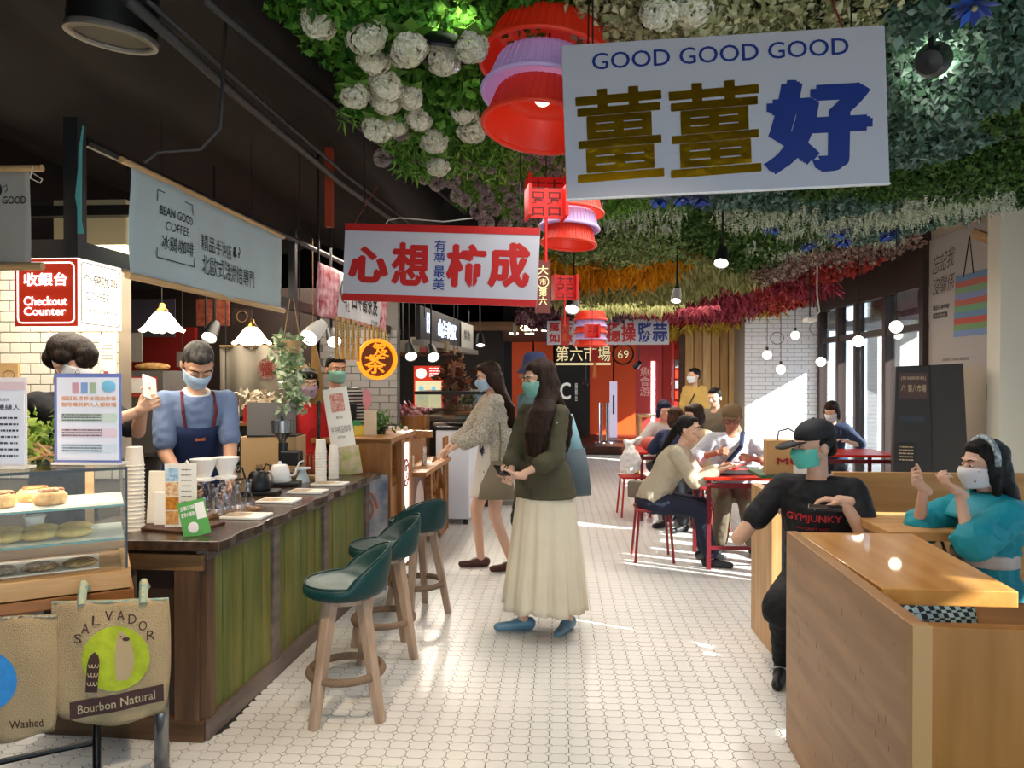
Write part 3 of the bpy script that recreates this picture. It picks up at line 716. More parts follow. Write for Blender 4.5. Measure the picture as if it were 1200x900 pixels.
# globe bulbs on black wires over the seats
for k, (px, py, Y, lb) in enumerate(((899, 416, 10.4, 'globe bulb hanging highest of those before the white brick wall, beside the yellow garland'), (915, 433, 10.2, 'globe bulb hanging lowest before the white brick wall'), (932, 393, 10.8, 'globe bulb hanging close under the red leaves before the brick wall'),
        (962, 424, 9.6, 'globe bulb beside the brick wall corner with looped cord'), (1006, 400, 8.2, 'globe bulb before the brown window wall near the brick corner'), (1050, 383, 7.4, 'large-looking globe bulb hanging beside the grey bag poster'))):
    p = at(px, py, Y); o = thing('globe_bulb', lb, 'light bulb', p, 0, 'globe bulbs on black wires')
    if k == 0: o['label'] = 'globe bulb nearest the yellow garland before the white brick wall'
    MB().ell((0, 0, 0), (.058, .058, .058), n=18, m=12).obj('globe', mat('globe_glow', '#fff6e8', emit=6, ecol='#fff2de'), o, smooth=True)
    MB().cyl((0, 0, .05), .018, .06, 12).obj('socket', BLACK, o)
    MB().tube([(0, 0, .1), (0, 0, 3.0-p.z)], .004, 5).obj('wire', BLACK, o)
    if k in (1, 3): MB().tube([(.09*math.cos(a/14*2*PI)-.05, 0, .42+.08*math.sin(a/14*2*PI)) for a in range(14)], .004, 5, close=True).obj('wire_loop', BLACK, o)
o = thing('security_camera', 'small white security camera under the red garland', 'camera', at(949, 375, 9.0))
MB().box((0, 0, 0), (.12, .18, .05)).obj('body', WHT, o, bevel=.015); MB().tube([(.04, 0, .02), (.12, .02, .10), (.10, .05, .30), (.10, .05, .86)], .008, 6).obj('cable', WHT, o)
# spotlights
def spotlamp(px, py, Y, tgt, label, s=1, group='black spotlights', power=0, body=None, cat='spotlight'):
    p = at(px, py, Y); d = (Vector(tgt)-p).normalized()
    o = thing('spotlight', label, cat, p, group=group, rot=d.to_track_quat('-Z', 'Y').to_euler())
    MB().lathe([(.0, .16*s), (.035*s, .155*s), (.045*s, .10*s), (.055*s, 0), (.05*s, -.002), (.045*s, .012*s)], 20).obj('housing', body or BLACK, o, smooth='auto')
    MB().prism([(.046*s*math.cos(a/18*2*PI), .046*s*math.sin(a/18*2*PI)) for a in range(18)], .010*s, .013*s).obj('lens', mat('spot_glow', '#fffaf0', emit=12, ecol='#fff4e0'), o)
    q = o.rotation_euler.to_matrix().inverted() @ Vector((0, 0, 1))
    MB().tube([(0, 0, .12*s), Vector((0, 0, .12*s))+q*.25], .01, 6).obj('arm', BLACK, o)
    if power: spot(p+d*.03, tgt, power)
spotlamp(245, 396, 5.5, (-2.6, 4.6, 1), 'black spotlight glowing between the two frilled pendants', 1.1, power=30)
spotlamp(232, 421, 6.3, (-3.2, 4.6, 1), 'spotlight glowing low before the red stall wall', 1.0)
spotlamp(362, 396, 5.4, (-2.2, 4.2, 1), 'white-armed spotlight right beside the hanging plant', 1.3, power=25, body=WHT)
spotlamp(392, 401, 5.8, (-1.2, 4.8, 1), 'black spotlight just above the tea seller with striped shirt', 1.1, power=25)
spotlamp(482, 418, 7.6, (-1.2, 6.8, 1), 'black spotlight above the small orange menu board', 1.2, power=30)
spotlamp(508, 419, 8.2, (-1.0, 7.3, 1), 'wide-lensed spotlight under the box shelf near the awning', 1.3, power=30)
spotlamp(563, 405, 8.8, (-.8, 8, 0), 'tiny spotlight at the far end of the awning sign', 1)
spotlamp(670, 363, 7.2, (-.1, 6.2, 1), 'black spotlight hanging under the orange garland', 1.3, power=35)
spotlamp(845, 309, 6.6, (1.0, 5.5, 1), 'tilted black spotlight between green leaves right of the blue flowers', 1.2, power=40)
spotlamp(792, 353, 8.3, (1.0, 7.5, .7), 'tilted black spotlight against the burgundy leaves', 1.1, power=40)
spotlamp(686, 450, 15.5, (.4, 17.5, 1.3), 'little spotlight on the curved arm before the orange wall', 1.2)
spotlamp(745, 430, 15.2, (1.2, 16, 1.3), 'little spotlight lighting the red wall script', 1.2)
spotlamp(1094, 70, 3.3, (1.95, 3.9, 3.2), 'large black spotlight pushed up into the dusty green leaves', 1.35, power=14)
for px, Y, lb in ((602, 15.0, 'round ceiling downlight over the blue bucket hat'), (640, 14.2, 'round ceiling downlight just below the square far sign'), (734, 14.2, 'round ceiling downlight under the 穩操勝蒜 sign')):
    p = at(px, 410, Y); p.z = 2.45; o = MB().cyl((0, 0, 0), .09, .008, 20).obj('downlight', mat('down_glow', '#fff', emit=14, ecol='#ffe7c4')); o.location = p; tag(o, lb, 'lamp', 'ceiling downlights')
# ================================================================== flower canopy
def zc(Y): return 3.05 if Y < 8 else (3.05-(Y-8)*.125)
def canopy_pt(px, py):
    lo, hi = 2.0, 13.4
    for _ in range(40):
        Y = (lo+hi)/2; v = HZ-FOC*(zc(Y)-EYE)/Y
        if v < py: lo = Y
        else: hi = Y
    return ((px-VX)*Y/FOC, Y)
def xl(Y): return float(np.interp(Y, [2, 4.8, 5.9, 7.5, 13.5], [-1.22, -1.18, -.78, -.52, -.62]))
def xr(Y): return float(np.interp(Y, [2, 6.8, 7.2, 9, 13.5], [4.6, 4.6, 3.95, 3.7, 3.35]))
# species: (label, leaf colours, leaf size, density per m2, shape)
SP = dict(
 lush=('fresh green hydrangea leaves', ['#1f4d12', '#3f7a20', '#6aa03a', '#2c5f16'], .042, 2200),
 fern=('fine bright green fern fronds', ['#35691a', '#5f9a30', '#93c25a', '#3a6a20'], .030, 2200),
 cream=('cream-green frothy blossom', ['#6f7a48', '#a9ab7c', '#c9c9a2', '#8d9163'], .030, 3000),
 dusty=('dusty blue-green foliage', ['#2f5138', '#56786a', '#7f9a90', '#3d6148'], .040, 1800),
 deep=('deep green box foliage', ['#1b3a16', '#3a6024', '#5f823f', '#2b4f1e'], .030, 2400),
 sage=('light sage green flower heads', ['#4f6b34', '#7a9455', '#a3b67e', '#648045'], .028, 2600),
 gold=('orange-yellow pointed petals', ['#c98a10', '#e0a518', '#d99712', '#a86f0c'], .048, 1900),
 pale=('pale yellow-green hanging grass', ['#7a7f42', '#a3a767', '#b9b883', '#8c8c52'], .05, 1500),
 plum=('plum and grey-pink leaves', ['#3b1a22', '#6d3f4b', '#8a6a70', '#4d2630'], .05, 1300),
 crim=('crimson feathery leaves', ['#64182a', '#9a2c3e', '#b85c66', '#7c1e30'], .05, 1500),
 red=('dark red leaves', ['#741a1c', '#a83230', '#b84c40', '#8a4a34'], .05, 1400),
 dust=('dry dusty pink heather', ['#6e5348', '#9a8074', '#b7a294', '#7c6256'], .03, 2200),
 fringe=('yellow fringe blossom', ['#9a7a18', '#c9a42c', '#ddbe52', '#b08c22'], .045, 1800),
 mint=('mint green leaf clump', ['#2e6a4a', '#4f9068', '#6aa880', '#3b7a55'], .05, 1300),
)
SEEDS = [(380, -30, 'lush', .25), (430, 20, 'lush', .2), (500, 40, 'lush', .2), (560, 100, 'lush', .2), (500, 120, 'lush', .25), (600, -40, 'lush', .2),
 (520, 185, 'fern', .25), (560, 165, 'fern', .2), (600, 190, 'fern', .2), (450, 160, 'fern', .15), (570, 225, 'fern', .2), (620, 235, 'fern', .2),
 (640, 30, 'lush', .1), (720, 20, 'cream', .3), (800, 15, 'cream', .3), (760, -60, 'cream', .3), (900, 20, 'cream', .3), (980, 10, 'cream', .25), (700, 60, 'cream', .2), (850, 80, 'cream', .2), (650, 120, 'cream', .2),
 (1070, 20, 'dusty', .3), (1160, 60, 'dusty', .3), (1090, 120, 'dusty', .3), (1060, 180, 'dusty', .2), (1180, 140, 'deep', .25), (1130, 200, 'deep', .25), (1190, 210, 'deep', .2), (1000, 60, 'dusty', .2), (900, 150, 'dusty', .3),
 (760, 170, 'fern', .2), (700, 200, 'cream', .2), (800, 215, 'dusty', .2), (720, 243, 'fern', .2), (880, 232, 'dusty', .22), (960, 222, 'deep', .2), (1040, 225, 'deep', .2), (1100, 228, 'deep', .2), (1160, 236, 'deep', .2),
 (730, 282, 'sage', .35), (770, 290, 'sage', .3), (680, 288, 'sage', .2), (700, 302, 'sage', .2), (830, 258, 'deep', .2), (820, 285, 'deep', .15), (900, 262, 'deep', .2), (980, 250, 'dusty', .2), (930, 285, 'deep', .2), (1000, 276, 'dusty', .2), (1080, 262, 'dusty', .15),
 (650, 316, 'gold', .2), (690, 320, 'gold', .22), (730, 322, 'gold', .22), (762, 315, 'gold', .15),
 (690, 336, 'pale', .3), (740, 336, 'pale', .3), (700, 348, 'pale', .3), (760, 346, 'pale', .3), (790, 333, 'pale', .25), (820, 318, 'pale', .2), (640, 335, 'pale', .2), (870, 312, 'deep', .2), (850, 325, 'pale', .15),
 (960, 305, 'dust', .2), (900, 320, 'dust', .25), (1020, 295, 'dust', .2), (620, 368, 'plum', .2), (640, 352, 'dust', .15), (660, 362, 'plum', .2), (700, 361, 'plum', .25), (730, 362, 'plum', .25),
 (770, 356, 'crim', .25), (820, 352, 'crim', .3), (860, 346, 'crim', .25), (900, 342, 'red', .25), (940, 335, 'crim', .25), (980, 322, 'red', .2), (920, 356, 'red', .2), (780, 370, 'red', .2), (840, 365, 'crim', .2), (740, 372, 'red', .2),
 (780, 383, 'fringe', .3), (830, 379, 'fringe', .3), (905, 368, 'fringe', .2), (870, 376, 'fringe', .25), (745, 388, 'fringe', .2), (840, 398, 'mint', .2), (860, 399, 'mint', .1)]
sd = [(*canopy_pt(a, b), sp, r) for a, b, sp, r in SEEDS]
sx = np.array([s[0] for s in sd]); sy = np.array([s[1] for s in sd]); sr = np.array([s[3] for s in sd])
# candidate points
allx = []; 
bands = [(2.3, 4.2, 3.0), (4.2, 6.5, 2.2), (6.5, 9.5, 1.35), (9.5, 13.3, 1.0)]
XS = []; YS = []; SC = []
bands[-1] = (9.5, 13.1, 1.0)
for y0, y1, dk in bands:
    ar = (y1-y0)*6.0; nn = int(ar*1500*dk/1.0)
    XS.append(rng.uniform(-1.3, 4.7, nn)); YS.append(rng.uniform(y0, y1, nn)); SC.append(np.full(nn, dk))
X = np.concatenate(XS); Y = np.concatenate(YS); DK = np.concatenate(SC)
XL = np.interp(Y, [2, 4.8, 5.9, 7.5, 13.5], [-1.22, -1.18, -.78, -.52, -.62]); XR = np.interp(Y, [2, 6.8, 7.2, 9, 11.6, 11.8, 13.2], [4.6, 4.6, 3.95, 3.7, 3.4, 2.85, 2.8])
wob = .08*np.sin(Y*7)+.05*np.sin(Y*17)
k = (X > XL+wob) & (X < XR+wob) & (np.abs(X) < .78*Y+.4); X, Y, DK = X[k], Y[k], DK[k]
# nearest seed (distances grow with depth, as the garlands were tied in wider bands far back)
D = (((X[:, None]-sx)/(.35*Y[:, None]))**2+(np.log(Y[:, None]/sy)/.30)**2)
D += .006*rng.normal(size=D.shape)
near_i = D.argmin(1); dmin = np.sqrt(np.maximum(D.min(1), 0))
ZB = np.where(Y < 8, 3.05, 3.05-(Y-8)*.125)
mound = sr[near_i]*np.maximum(0, 1-(dmin/.38)**2)
layer = rng.random(len(X))**1.6*.16
ZZ = ZB+.10-mound*.75+layer+.03*np.sin(X*9+Y*4)
species = np.array([s[2] for s in sd])[near_i]
def cards(P, size, hang=0, elong=1.5):
    n = len(P); a = rng.normal(size=(n, 3)); a[:, 2] -= hang; a /= np.linalg.norm(a, axis=1)[:, None]
    b = rng.normal(size=(n, 3)); b -= (a*b).sum(1)[:, None]*a; b /= np.linalg.norm(b, axis=1)[:, None]
    s = size*(.6+.8*rng.random(n))[:, None]
    nrm = np.cross(a, b)*.18*s
    V = np.stack([P, P+a*s*.5*elong+b*s*.45+nrm, P+a*s*elong, P+a*s*.5*elong-b*s*.45+nrm], 1)
    return V.reshape(-1, 3), np.arange(n*4).reshape(-1, 4)
def petals(P, size, hang, n=1): return cards(P, size, hang)
for sp, (lb, cols, size, dens) in SP.items():
    k = species == sp; P = np.stack([X[k], Y[k], ZZ[k]], 1); n = len(P)
    if not n: continue
    keep = rng.random(n) < np.minimum(1, dens/2400*1.6)
    P = P[keep]; sz = size*(.85+.05*P[:, 1])
    hang = {'gold': 2.2, 'pale': 1.6, 'fringe': 1.2, 'fern': .6, 'crim': 1.0, 'red': .8, 'plum': .6}.get(sp, .2)
    n = len(P); s0 = np.repeat(1, n)
    a = rng.normal(size=(n, 3)); a[:, 2] -= hang; a /= np.linalg.norm(a, axis=1)[:, None]
    b = rng.normal(size=(n, 3)); b -= (a*b).sum(1)[:, None]*a; b /= np.linalg.norm(b, axis=1)[:, None]
    s = (sz*(.6+.8*rng.random(n)))[:, None]; el = 2.2 if sp in ('gold', 'pale', 'crim', 'fringe', 'fern') else 1.2
    w = .22 if el > 2 else .45
    nrm = np.cross(a, b)*.2*s
    V = np.stack([P, P+a*s*.5*el+b*s*w+nrm, P+a*s*el, P+a*s*.5*el-b*s*w+nrm], 1).reshape(-1, 3)
    m = mat('leaf_'+sp, cols[1], .6, island=cols, spec=.3)
    o = fastobj('flower_garland', V, np.arange(n*4).reshape(-1, 4), m); tag(o, lb+' massed in the flower canopy', 'flowers', None, 'stuff')
# white hanging wisteria-like spikes
sp_pts = []
rows = [(693, 800, 243, 252, 90, .16), (835, 1060, 250, 258, 260, .17), (840, 1000, 262, 268, 120, .13), (1000, 1165, 238, 258, 240, .18), (700, 790, 262, 270, 40, .1), (905, 1045, 275, 284, 160, .10), (870, 960, 296, 300, 60, .08), (1045, 1165, 232, 246, 140, .16)]
VV = []; FF = []; off = 0
for x0, x1, ya, yb, nn, ln in rows:
    for q in range(nn):
        t_ = rng.random(); px = x0+(x1-x0)*t_; py = ya+(yb-ya)*(1-t_ if x0 >= 1000 else t_)+rng.normal(0, 4)
        cx, cy = canopy_pt(px, py); L = ln*(.6+.7*rng.random())*(.7+.05*cy); r = .011*(.8+.06*cy)
        top = np.array([cx, cy, zc(cy)+.02]); dr = np.array([rng.normal(0, .25), rng.normal(0, .25), -1.]); dr /= np.linalg.norm(dr)
        for j in range(9):
            c = top+dr*L*j/9; rr = r*(1.25-j/9)
            for e in range(2):
                a = rng.normal(size=3); a /= np.linalg.norm(a); b = np.cross(a, dr); b /= np.linalg.norm(b)+1e-6
                VV += [c-a*rr*1.6, c+b*rr, c+a*rr*1.6+dr*rr, c-b*rr]; FF.append([off, off+1, off+2, off+3]); off += 4
o = fastobj('hanging_blossom', np.array(VV), np.array(FF), mat('spike_white', '#bcc9ae', .6, island=['#a8bba0', '#dfe6d2', '#c5d2b8', '#93a98c'])); tag(o, 'pale hanging blossom spikes fringing the green canopy', 'flowers', None, 'stuff')
# white hydrangeas (each its own)
HW = mat('hydrangea_white', '#d9d8c0', .6, island=['#c9c9ae', '#f1efdf', '#e2e0ca', '#d3cfa8']); HG = mat('hydrangea_leaf', '#3f7a20', .5, island=['#285a14', '#4f8a2a', '#79a844', '#35691b'])
def bloom_proto(seed):
    r = np.random.default_rng(seed); n = 170
    d = r.normal(size=(n, 3)); d[:, 2] -= .55; d /= np.linalg.norm(d, axis=1)[:, None]; sub_ = r.normal(size=(7, 3)); sub_ /= np.linalg.norm(sub_, axis=1)[:, None]; bump_ = (d @ sub_.T).max(1)[:, None]; c = d*.078*np.array([1.08, 1, .8])*(.62+.42*bump_**2)*(.9+.16*r.random((n, 1)))
    V = []; F = []; o_ = 0
    for i in range(n):
        u = np.cross(d[i], r.normal(size=3)); u /= np.linalg.norm(u); w = np.cross(d[i], u)
        for q in range(4):
            a = q*PI/2; e = u*math.cos(a)+w*math.sin(a); g = u*math.cos(a+.7)+w*math.sin(a+.7); h = u*math.cos(a-.7)+w*math.sin(a-.7)
            t_ = d[i]*(r.random()-.3)*.012; V += [c[i], c[i]+g*.014+d[i]*.006, c[i]+e*.021+t_, c[i]+h*.014+d[i]*.006]; F.append([o_, o_+1, o_+2, o_+3]); o_ += 4
    return np.array(V), np.array(F)
HYD = [(370, -5, 'at the aisle tip of the canopy'), (430, 2, 'beside the tip, half out of frame'), (480, -4, 'at the canopy top before the black dome lamp'), (435, 42, 'biggest lit cluster on the canopy edge'), (452, 62, 'lit bright beneath the biggest cluster'), (413, 60, 'outermost on the canopy edge'), (475, 32, 'small round one above the black dome'), (520, 30, 'glowing brightest beside the black dome'),
 (440, 105, 'outermost in the second row'), (462, 122, 'low in the second row'), (490, 105, 'middle of the second row'), (508, 122, 'beside the middle bloom, leaning low'), (543, 108, 'close to the red basket lantern'), (553, 120, 'touching the lilac basket'), (513, 155, 'lowest one, alone above the allium heads'), (450, 92, 'tucked behind the second row'), (480, 78, 'small, between the two rows'), (552, 0, 'above the first red basket'), (810, -8, 'at the canopy top above the big GOOD sign'), (770, -20, 'paler one over the big GOOD sign')]
h0 = None
for i, (px, py, w_) in enumerate(HYD):
    cx, cy = canopy_pt(px, py+8); z_ = zc(cy)-.06-.05*(i % 3)
    o = thing('white_hydrangea', 'white artificial hydrangea, '+w_, 'flower', (cx, cy, z_), rng.uniform(0, 6), 'white hydrangeas in the canopy')
    o.scale = [.8+.25*rng.random()]*3
    if h0 is None or i < 3:
        V, F = bloom_proto(i); h0 = fastobj('bloom', V, F, HW, o)
        Vl, Fl = [], []
        for q in range(5):
            a = q*1.3; e = np.array([math.cos(a), math.sin(a), .2]); g = np.array([-math.sin(a), math.cos(a), 0]); c0 = np.array([0, 0, .05])
            b_ = len(Vl); Vl += [c0, c0+e*.05+g*.04, c0+e*.11, c0+e*.05-g*.04]; Fl.append([b_, b_+1, b_+2, b_+3])
        l0 = fastobj('leaf', np.array(Vl), np.array(Fl), HG, o)
    else:
        for s_ in (h0, l0): c = s_.copy(); COL.objects.link(c); c.parent = o
# allium heads on stems
AL = mat('allium', '#a39390', .8, island=['#83726e', '#b5a5a2', '#cbbbb7', '#998783']); ST = mat('allium_stem', '#7da050', .6)
def allium():
    r = np.random.default_rng(3); n = 240
    d = r.normal(size=(n, 3)); d /= np.linalg.norm(d, axis=1)[:, None]; V = []; F = []
    for i in range(n):
        u = np.cross(d[i], r.normal(size=3)); u /= np.linalg.norm(u); w = np.cross(d[i], u); c = d[i]*.045; b_ = len(V)
        V += [c*.5, c+u*.008, c*1.12, c-u*.008]; F.append([b_, b_+1, b_+2, b_+3])
    return np.array(V), np.array(F)
ALL = [(448, 182), (462, 145), (445, 143), (478, 192), (470, 152), (497, 205), (490, 185), (516, 196), (512, 212), (530, 208), (545, 188), (552, 198), (565, 212), (560, 195), (575, 190), (585, 200), (570, 228), (590, 215), (602, 205), (545, 232), (560, 245), (580, 242), (598, 232), (612, 215), (622, 232), (605, 248), (630, 250), (570, 258), (592, 262), (615, 262), (535, 226), (610, 172), (625, 188), (640, 180), (632, 172), (648, 196), (600, 185), (618, 175), (638, 205), (650, 215), (604, 195), (628, 210)]
a0 = None; ra = random.Random(5)
zone = lambda px, py: 0 if px < 500 else (1 if py < 200 and px < 600 else (2 if px < 600 else 3))
ALL.sort(); zc_ = [0]*4
for i, (px, py) in enumerate(ALL):
    py2 = py+4; cx, cy = canopy_pt(px, min(py2, 262)); cy2 = min(cy, 5.3+.02*i)
    p = at(px, py+3, cy2*.985)
    where = ['low on the edge', 'behind the hydrangeas', 'above the 心想柿成 sign', 'by the lit basket lantern'][zone(px, py)]; zc_[zone(px, py)] += 1
    o = thing('allium_head', 'dried grey-mauve allium globe '+where+', '+ORD[zc_[zone(px, py)]-1]+' from the canopy edge', 'flower', p, ra.uniform(0, 6), 'dried allium heads, '+where)
    sc = 1.0+.35*ra.random(); o.scale = (sc,)*3
    if a0 is None:
        V, F = allium(); a0 = fastobj('globe', V, F, AL, o); s0 = MB().tube([(0, 0, .03), (.03, .02, .42)], .003, 5).obj('stem', ST, o)
    else:
        for s_ in (a0, s0): c = s_.copy(); COL.objects.link(c); c.parent = o
# blue flowers
BLF = mat('blue_petal', '#123a9c', .5, island=['#0c2a78', '#1b4cb4', '#2a63cc'])
b0 = None
BLUES = [(773, 232, 'half behind the lower edge of the GOOD sign'), (800, 230, 'second along the lower edge of the GOOD sign'), (822, 231, 'third along the lower edge of the GOOD sign'), (905, 265, 'at the lower edge over the pale spikes'), (948, 284, 'above the dusty pink heather'), (983, 270, 'upper one of the pair near the window wall'), (988, 280, 'lower one of the pair near the window wall'), (1041, 273, 'alone among pale spikes near the bag poster'), (1142, 4, 'at the canopy top above the black spotlight')]
for i, (px, py, w_) in enumerate(BLUES):
    cx, cy = canopy_pt(px, py); o = thing('blue_flower', 'deep blue artificial flower, '+w_, 'flower', at(px, py, cy-.05), ra.uniform(0, 6), 'blue flowers in the canopy')
    s_ = .10*(.7+cy*.07)
    if b0 is None:
        Vb, Fb = [], []
        for q in range(22):
            a = q*2.4; el = .2-(q/22)*1.1; e = np.array([math.cos(a)*math.cos(el), math.sin(a)*math.cos(el), math.sin(el)]); g = np.array([-math.sin(a), math.cos(a), 0]); c0 = e*.1
            b_ = len(Vb); Vb += [c0, e*.6+g*.24, e*1.0, e*.6-g*.24]; Fb.append([b_, b_+1, b_+2, b_+3])
        b0 = fastobj('petals', np.array(Vb), np.array(Fb), BLF, o); c0_ = MB().ell((0, 0, -.2), (.14, .14, .14), n=8, m=5).obj('centre', mat('flower_centre', '#b9b483'), o)
    else:
        for q in (b0, c0_): c = q.copy(); COL.objects.link(c); c.parent = o
    o.scale = (s_,)*3
# dark net the garlands are tied to
mb = MB()
for y0, y1 in ((1.9, 4.8), (4.8, 7.5), (7.5, 10), (10, 13.2)):
    mb.add([(xl(y0)+.15, y0, zc(y0)+.26), (xr(y0), y0, zc(y0)+.26), (xr(y1), y1, zc(y1)+.26), (xl(y1)+.15, y1, zc(y1)+.26)], [(0, 1, 2, 3)])
o = mb.obj('ceiling_net', mat('net_dark', '#1b2416', .9), solid=.01); struct(o)
o = thing('dome_lamp', 'black dome lamp with a small clear bulb among the white hydrangeas', 'lamp', at(515, 60, 3.15), rot=(R(8), R(4), 0))
MB().lathe([(.155, -.02), (.15, 0), (.10, .05), (.0, .08)], 28).obj('dome', mat('dome_black', '#1d1f22', .4), o, smooth=True, solid=.004)
MB().cyl((.08, 0, -.07), .014, .07, 12).obj('bulb', glassy('clear_glass', (.95, .97, 1), .3), o)
# basket lanterns
def basket(parent, z, r, h, m, up=True):
    w = MB(); n = 36; r2 = r*.80
    f = lambda k: (r2+(r-r2)*(k)) 
    prof = [(.001, h+.004), (r2*.6, h+.002), (r2, h), (r2+.01, h*.85), (r*.93, h*.35), (r, .03*h)]
    if not up: prof = [(a, h-b) for a, b in prof]
    b = MB().lathe(prof, n, c=(0, 0, z)).obj('basket', m, parent, smooth=True)
    rib = MB(); zr = z if up else z+h
    rib.tube([(r*1.02*math.cos(a/n*2*PI), r*1.02*math.sin(a/n*2*PI), zr) for a in range(n)], .011, 8, close=True)
    for a in range(48):
        q = a/48*2*PI
        rib.tube([((p_[0]+.002)*math.cos(q), (p_[0]+.002)*math.sin(q), z+p_[1]) for p_ in prof[2:]], .0022, 4, cap=False)
    rib.obj('rim', m, b, smooth=True)
BR = mat('basket_red', '#cf3a22', .35, emit=.05, ecol='#e8260e', trans=0); BL = mat('basket_lilac', '#b9a4cc', .35, emit=.06, ecol='#b9a0e0')
def lantern(px, py, Y, r, n, label, tilt=(0, 0, 0), order=(0, 1, 0, 1, 0)):
    p = at(px, py, Y); o = thing('basket_lantern', label, 'lantern', p, rot=tilt, group='lanterns of stacked colander baskets')
    z = 0
    for k in range(n):
        big = r*(1-.0*k) if n < 4 else r
        rr = [r*.84, r*.90, r][k] if n == 3 else (r*(.95 if k % 2 else 1))
        basket(o, z, rr, r*.52, BR if order[k] == 0 else BL, True); z += r*.50 if n == 3 else r*.40
    MB().tube([(0, 0, z), (0, 0, z+.6)], .004, 5).obj('cord', INK, o)
    MB().ell((0, 0, .13 if n == 3 and r > .25 else .08), (.035, .035, .03)).obj('bulb', mat('lantern_bulb', '#fff', emit=3, ecol='#ffcaa0'), o)
lantern(632, 150, 3.15, .28, 3, 'largest stacked basket lantern, red and lilac, partly behind the GOOD sign', (R(-8), R(6), 0))
lantern(666, 286, 5.0, .215, 3, 'middle basket lantern of red and lilac colanders beside the 心想柿成 sign', (R(-3), R(4), 0))
lantern(692, 405, 8.8, .19, 5, 'small far basket lantern of five colanders beside the 穩操勝蒜 sign', order=(0, 1, 0, 1, 0))
spot(at(590, 60, 3.0)+Vector((-.15, 0, .1)), at(520, 40, 3.3), 4, 90)
# double happiness hanging ornaments
def ornament(px, py, Y, s, label, glow=.08):
    o = thing('paper_ornament', label, 'ornament', at(px, py, Y), R(10)); m = mat('ornament_red%d' % int(glow*100), '#c01208', .5, emit=glow)
    MB().box((0, 0, 0), (.17*s, .02, .19*s)).obj('back', m, o); 
    lettering(o, mat('ornament_cut', '#5e0604', .6), [('囍', -.075*s, -.085*s, .15*s, .17*s, dict(bold=-.01))], y=-.012)
    for a in (-1, 1): MB().box((a*.085*s, 0, 0), (.02, .16*s, .19*s)).obj('side', m, o)
    MB().tube([(0, 0, -.095*s), (0, .01, -.3*s)], .007*s, 6).obj('tassel', m, o); MB().tube([(0, 0, .095*s), (0, 0, .095*s+.3)], .003, 5).obj('cord', INK, o)
ornament(640, 232, 4.7, 1.35, 'glowing red double-happiness ornament behind the corner of the GOOD sign', .12)
ornament(662, 337, 5.8, 1.0, 'red double-happiness ornament below the middle basket lantern')
ornament(694, 388, 8.3, .8, 'little red double-happiness ornament on the far basket lantern')
o = thing('hanging_tassel', 'red and gold tassel hanging before the iron script sign', 'ornament', at(697, 425, 12.5))
MB().tube([(0, 0, -.25), (0, 0, 0)], [.04, .02], 6).obj('tassel', mat('tassel_gold', '#c9691e'), o); MB().box((0, 0, .12), (.12, .04, .2)).obj('knot', mat('knot_red', '#a3140c'), o)
# ================================================================== furniture
# ---- coffee counter
CW = [wood('counter_wood', '#4b3526', '#6b5038', 'z'), wood('counter_wood_h', '#46321f', '#6a4c33', 'x')]
GRN = [wood('green_a', '#5b6128', '#7a7c42', 'z', .6), wood('green_b', '#555c26', '#70733a', 'z', .6), wood('green_c', '#646328', '#7f773c', 'z', .6)]
GRYW = wood('counter_rail', '#5b4d45', '#7a6b61', 'y', .5)
ctr = thing('coffee_counter', 'long coffee bar counter with green plank panels in dark wood framing', 'counter', (-1.515, 3.07, 0), -R(2.9))
L = 2.25
MB().bx(-.66, -.03, .03, L, 0, .80).obj('carcass', mat('carcass', '#3a2b20', .7), ctr)
for y in (0, .66, 1.37, L-.06):
    MB().bx(-.03, .02, y, y+.07, .09, .80).obj('post', GRYW if y else CW[0], ctr, bevel=.003)
for y0, y1 in ((.07, .66), (.73, 1.37), (1.44, L-.06)):
    n = 6; w_ = (y1-y0)/n
    for k in range(n): MB().bx(-.02, -.002+.003*(k % 2), y0+k*w_+.002, y0+(k+1)*w_-.002, .09, .80).obj('plank', GRN[(k+int(y0*10)) % 3], ctr, bevel=.002)
MB().bx(-.03, .025, 0, L, 0, .09).obj('kickboard', GRYW, ctr, bevel=.003)
MB().bx(-.03, .022, 0, L, .775, .825).obj('top_rail', GRYW, ctr, bevel=.003)
MB().bx(-.12, -.01, -.02, .03, .09, .80).obj('corner_board', CW[0], ctr, bevel=.003)
MB().bx(-.42, -.32, -.02, .03, .09, .80).obj('corner_board', wood('counter_wood_v', '#5c4129', '#805d3c', 'z'), ctr, bevel=.003)
MB().bx(-.72, .01, -.022, .028, 0, .09).obj('bottom_rail', CW[1], ctr, bevel=.003)
MB().bx(-.72, .01, -.022, .028, .73, .80).obj('end_rail', wood('counter_wood_w', '#6a4a2c', '#8b6742', 'x'), ctr, bevel=.003)
MB().bx(-.72, -.30, -.005, .0, .09, .74).obj('end_panel', mat('end_panel', '#5b544c', .6), ctr)
tp = MB(); n = 30
poly = [(-.70, -.10), (.10, -.06)]+[(.105+.012*math.sin(k*1.7), -.06+(L+.05)*k/n) for k in range(n+1)]+[(-.70, L)]
tp.prism(poly, .825, .868)
tp.obj('worktop', wood('worktop_wood', '#2b1f18', '#4f3d2f', 'y', .22, scale=3, spec=.6), ctr, bevel=.004)
def on_ctr(px, py, h=.868): p = atz(px, py, h); return p
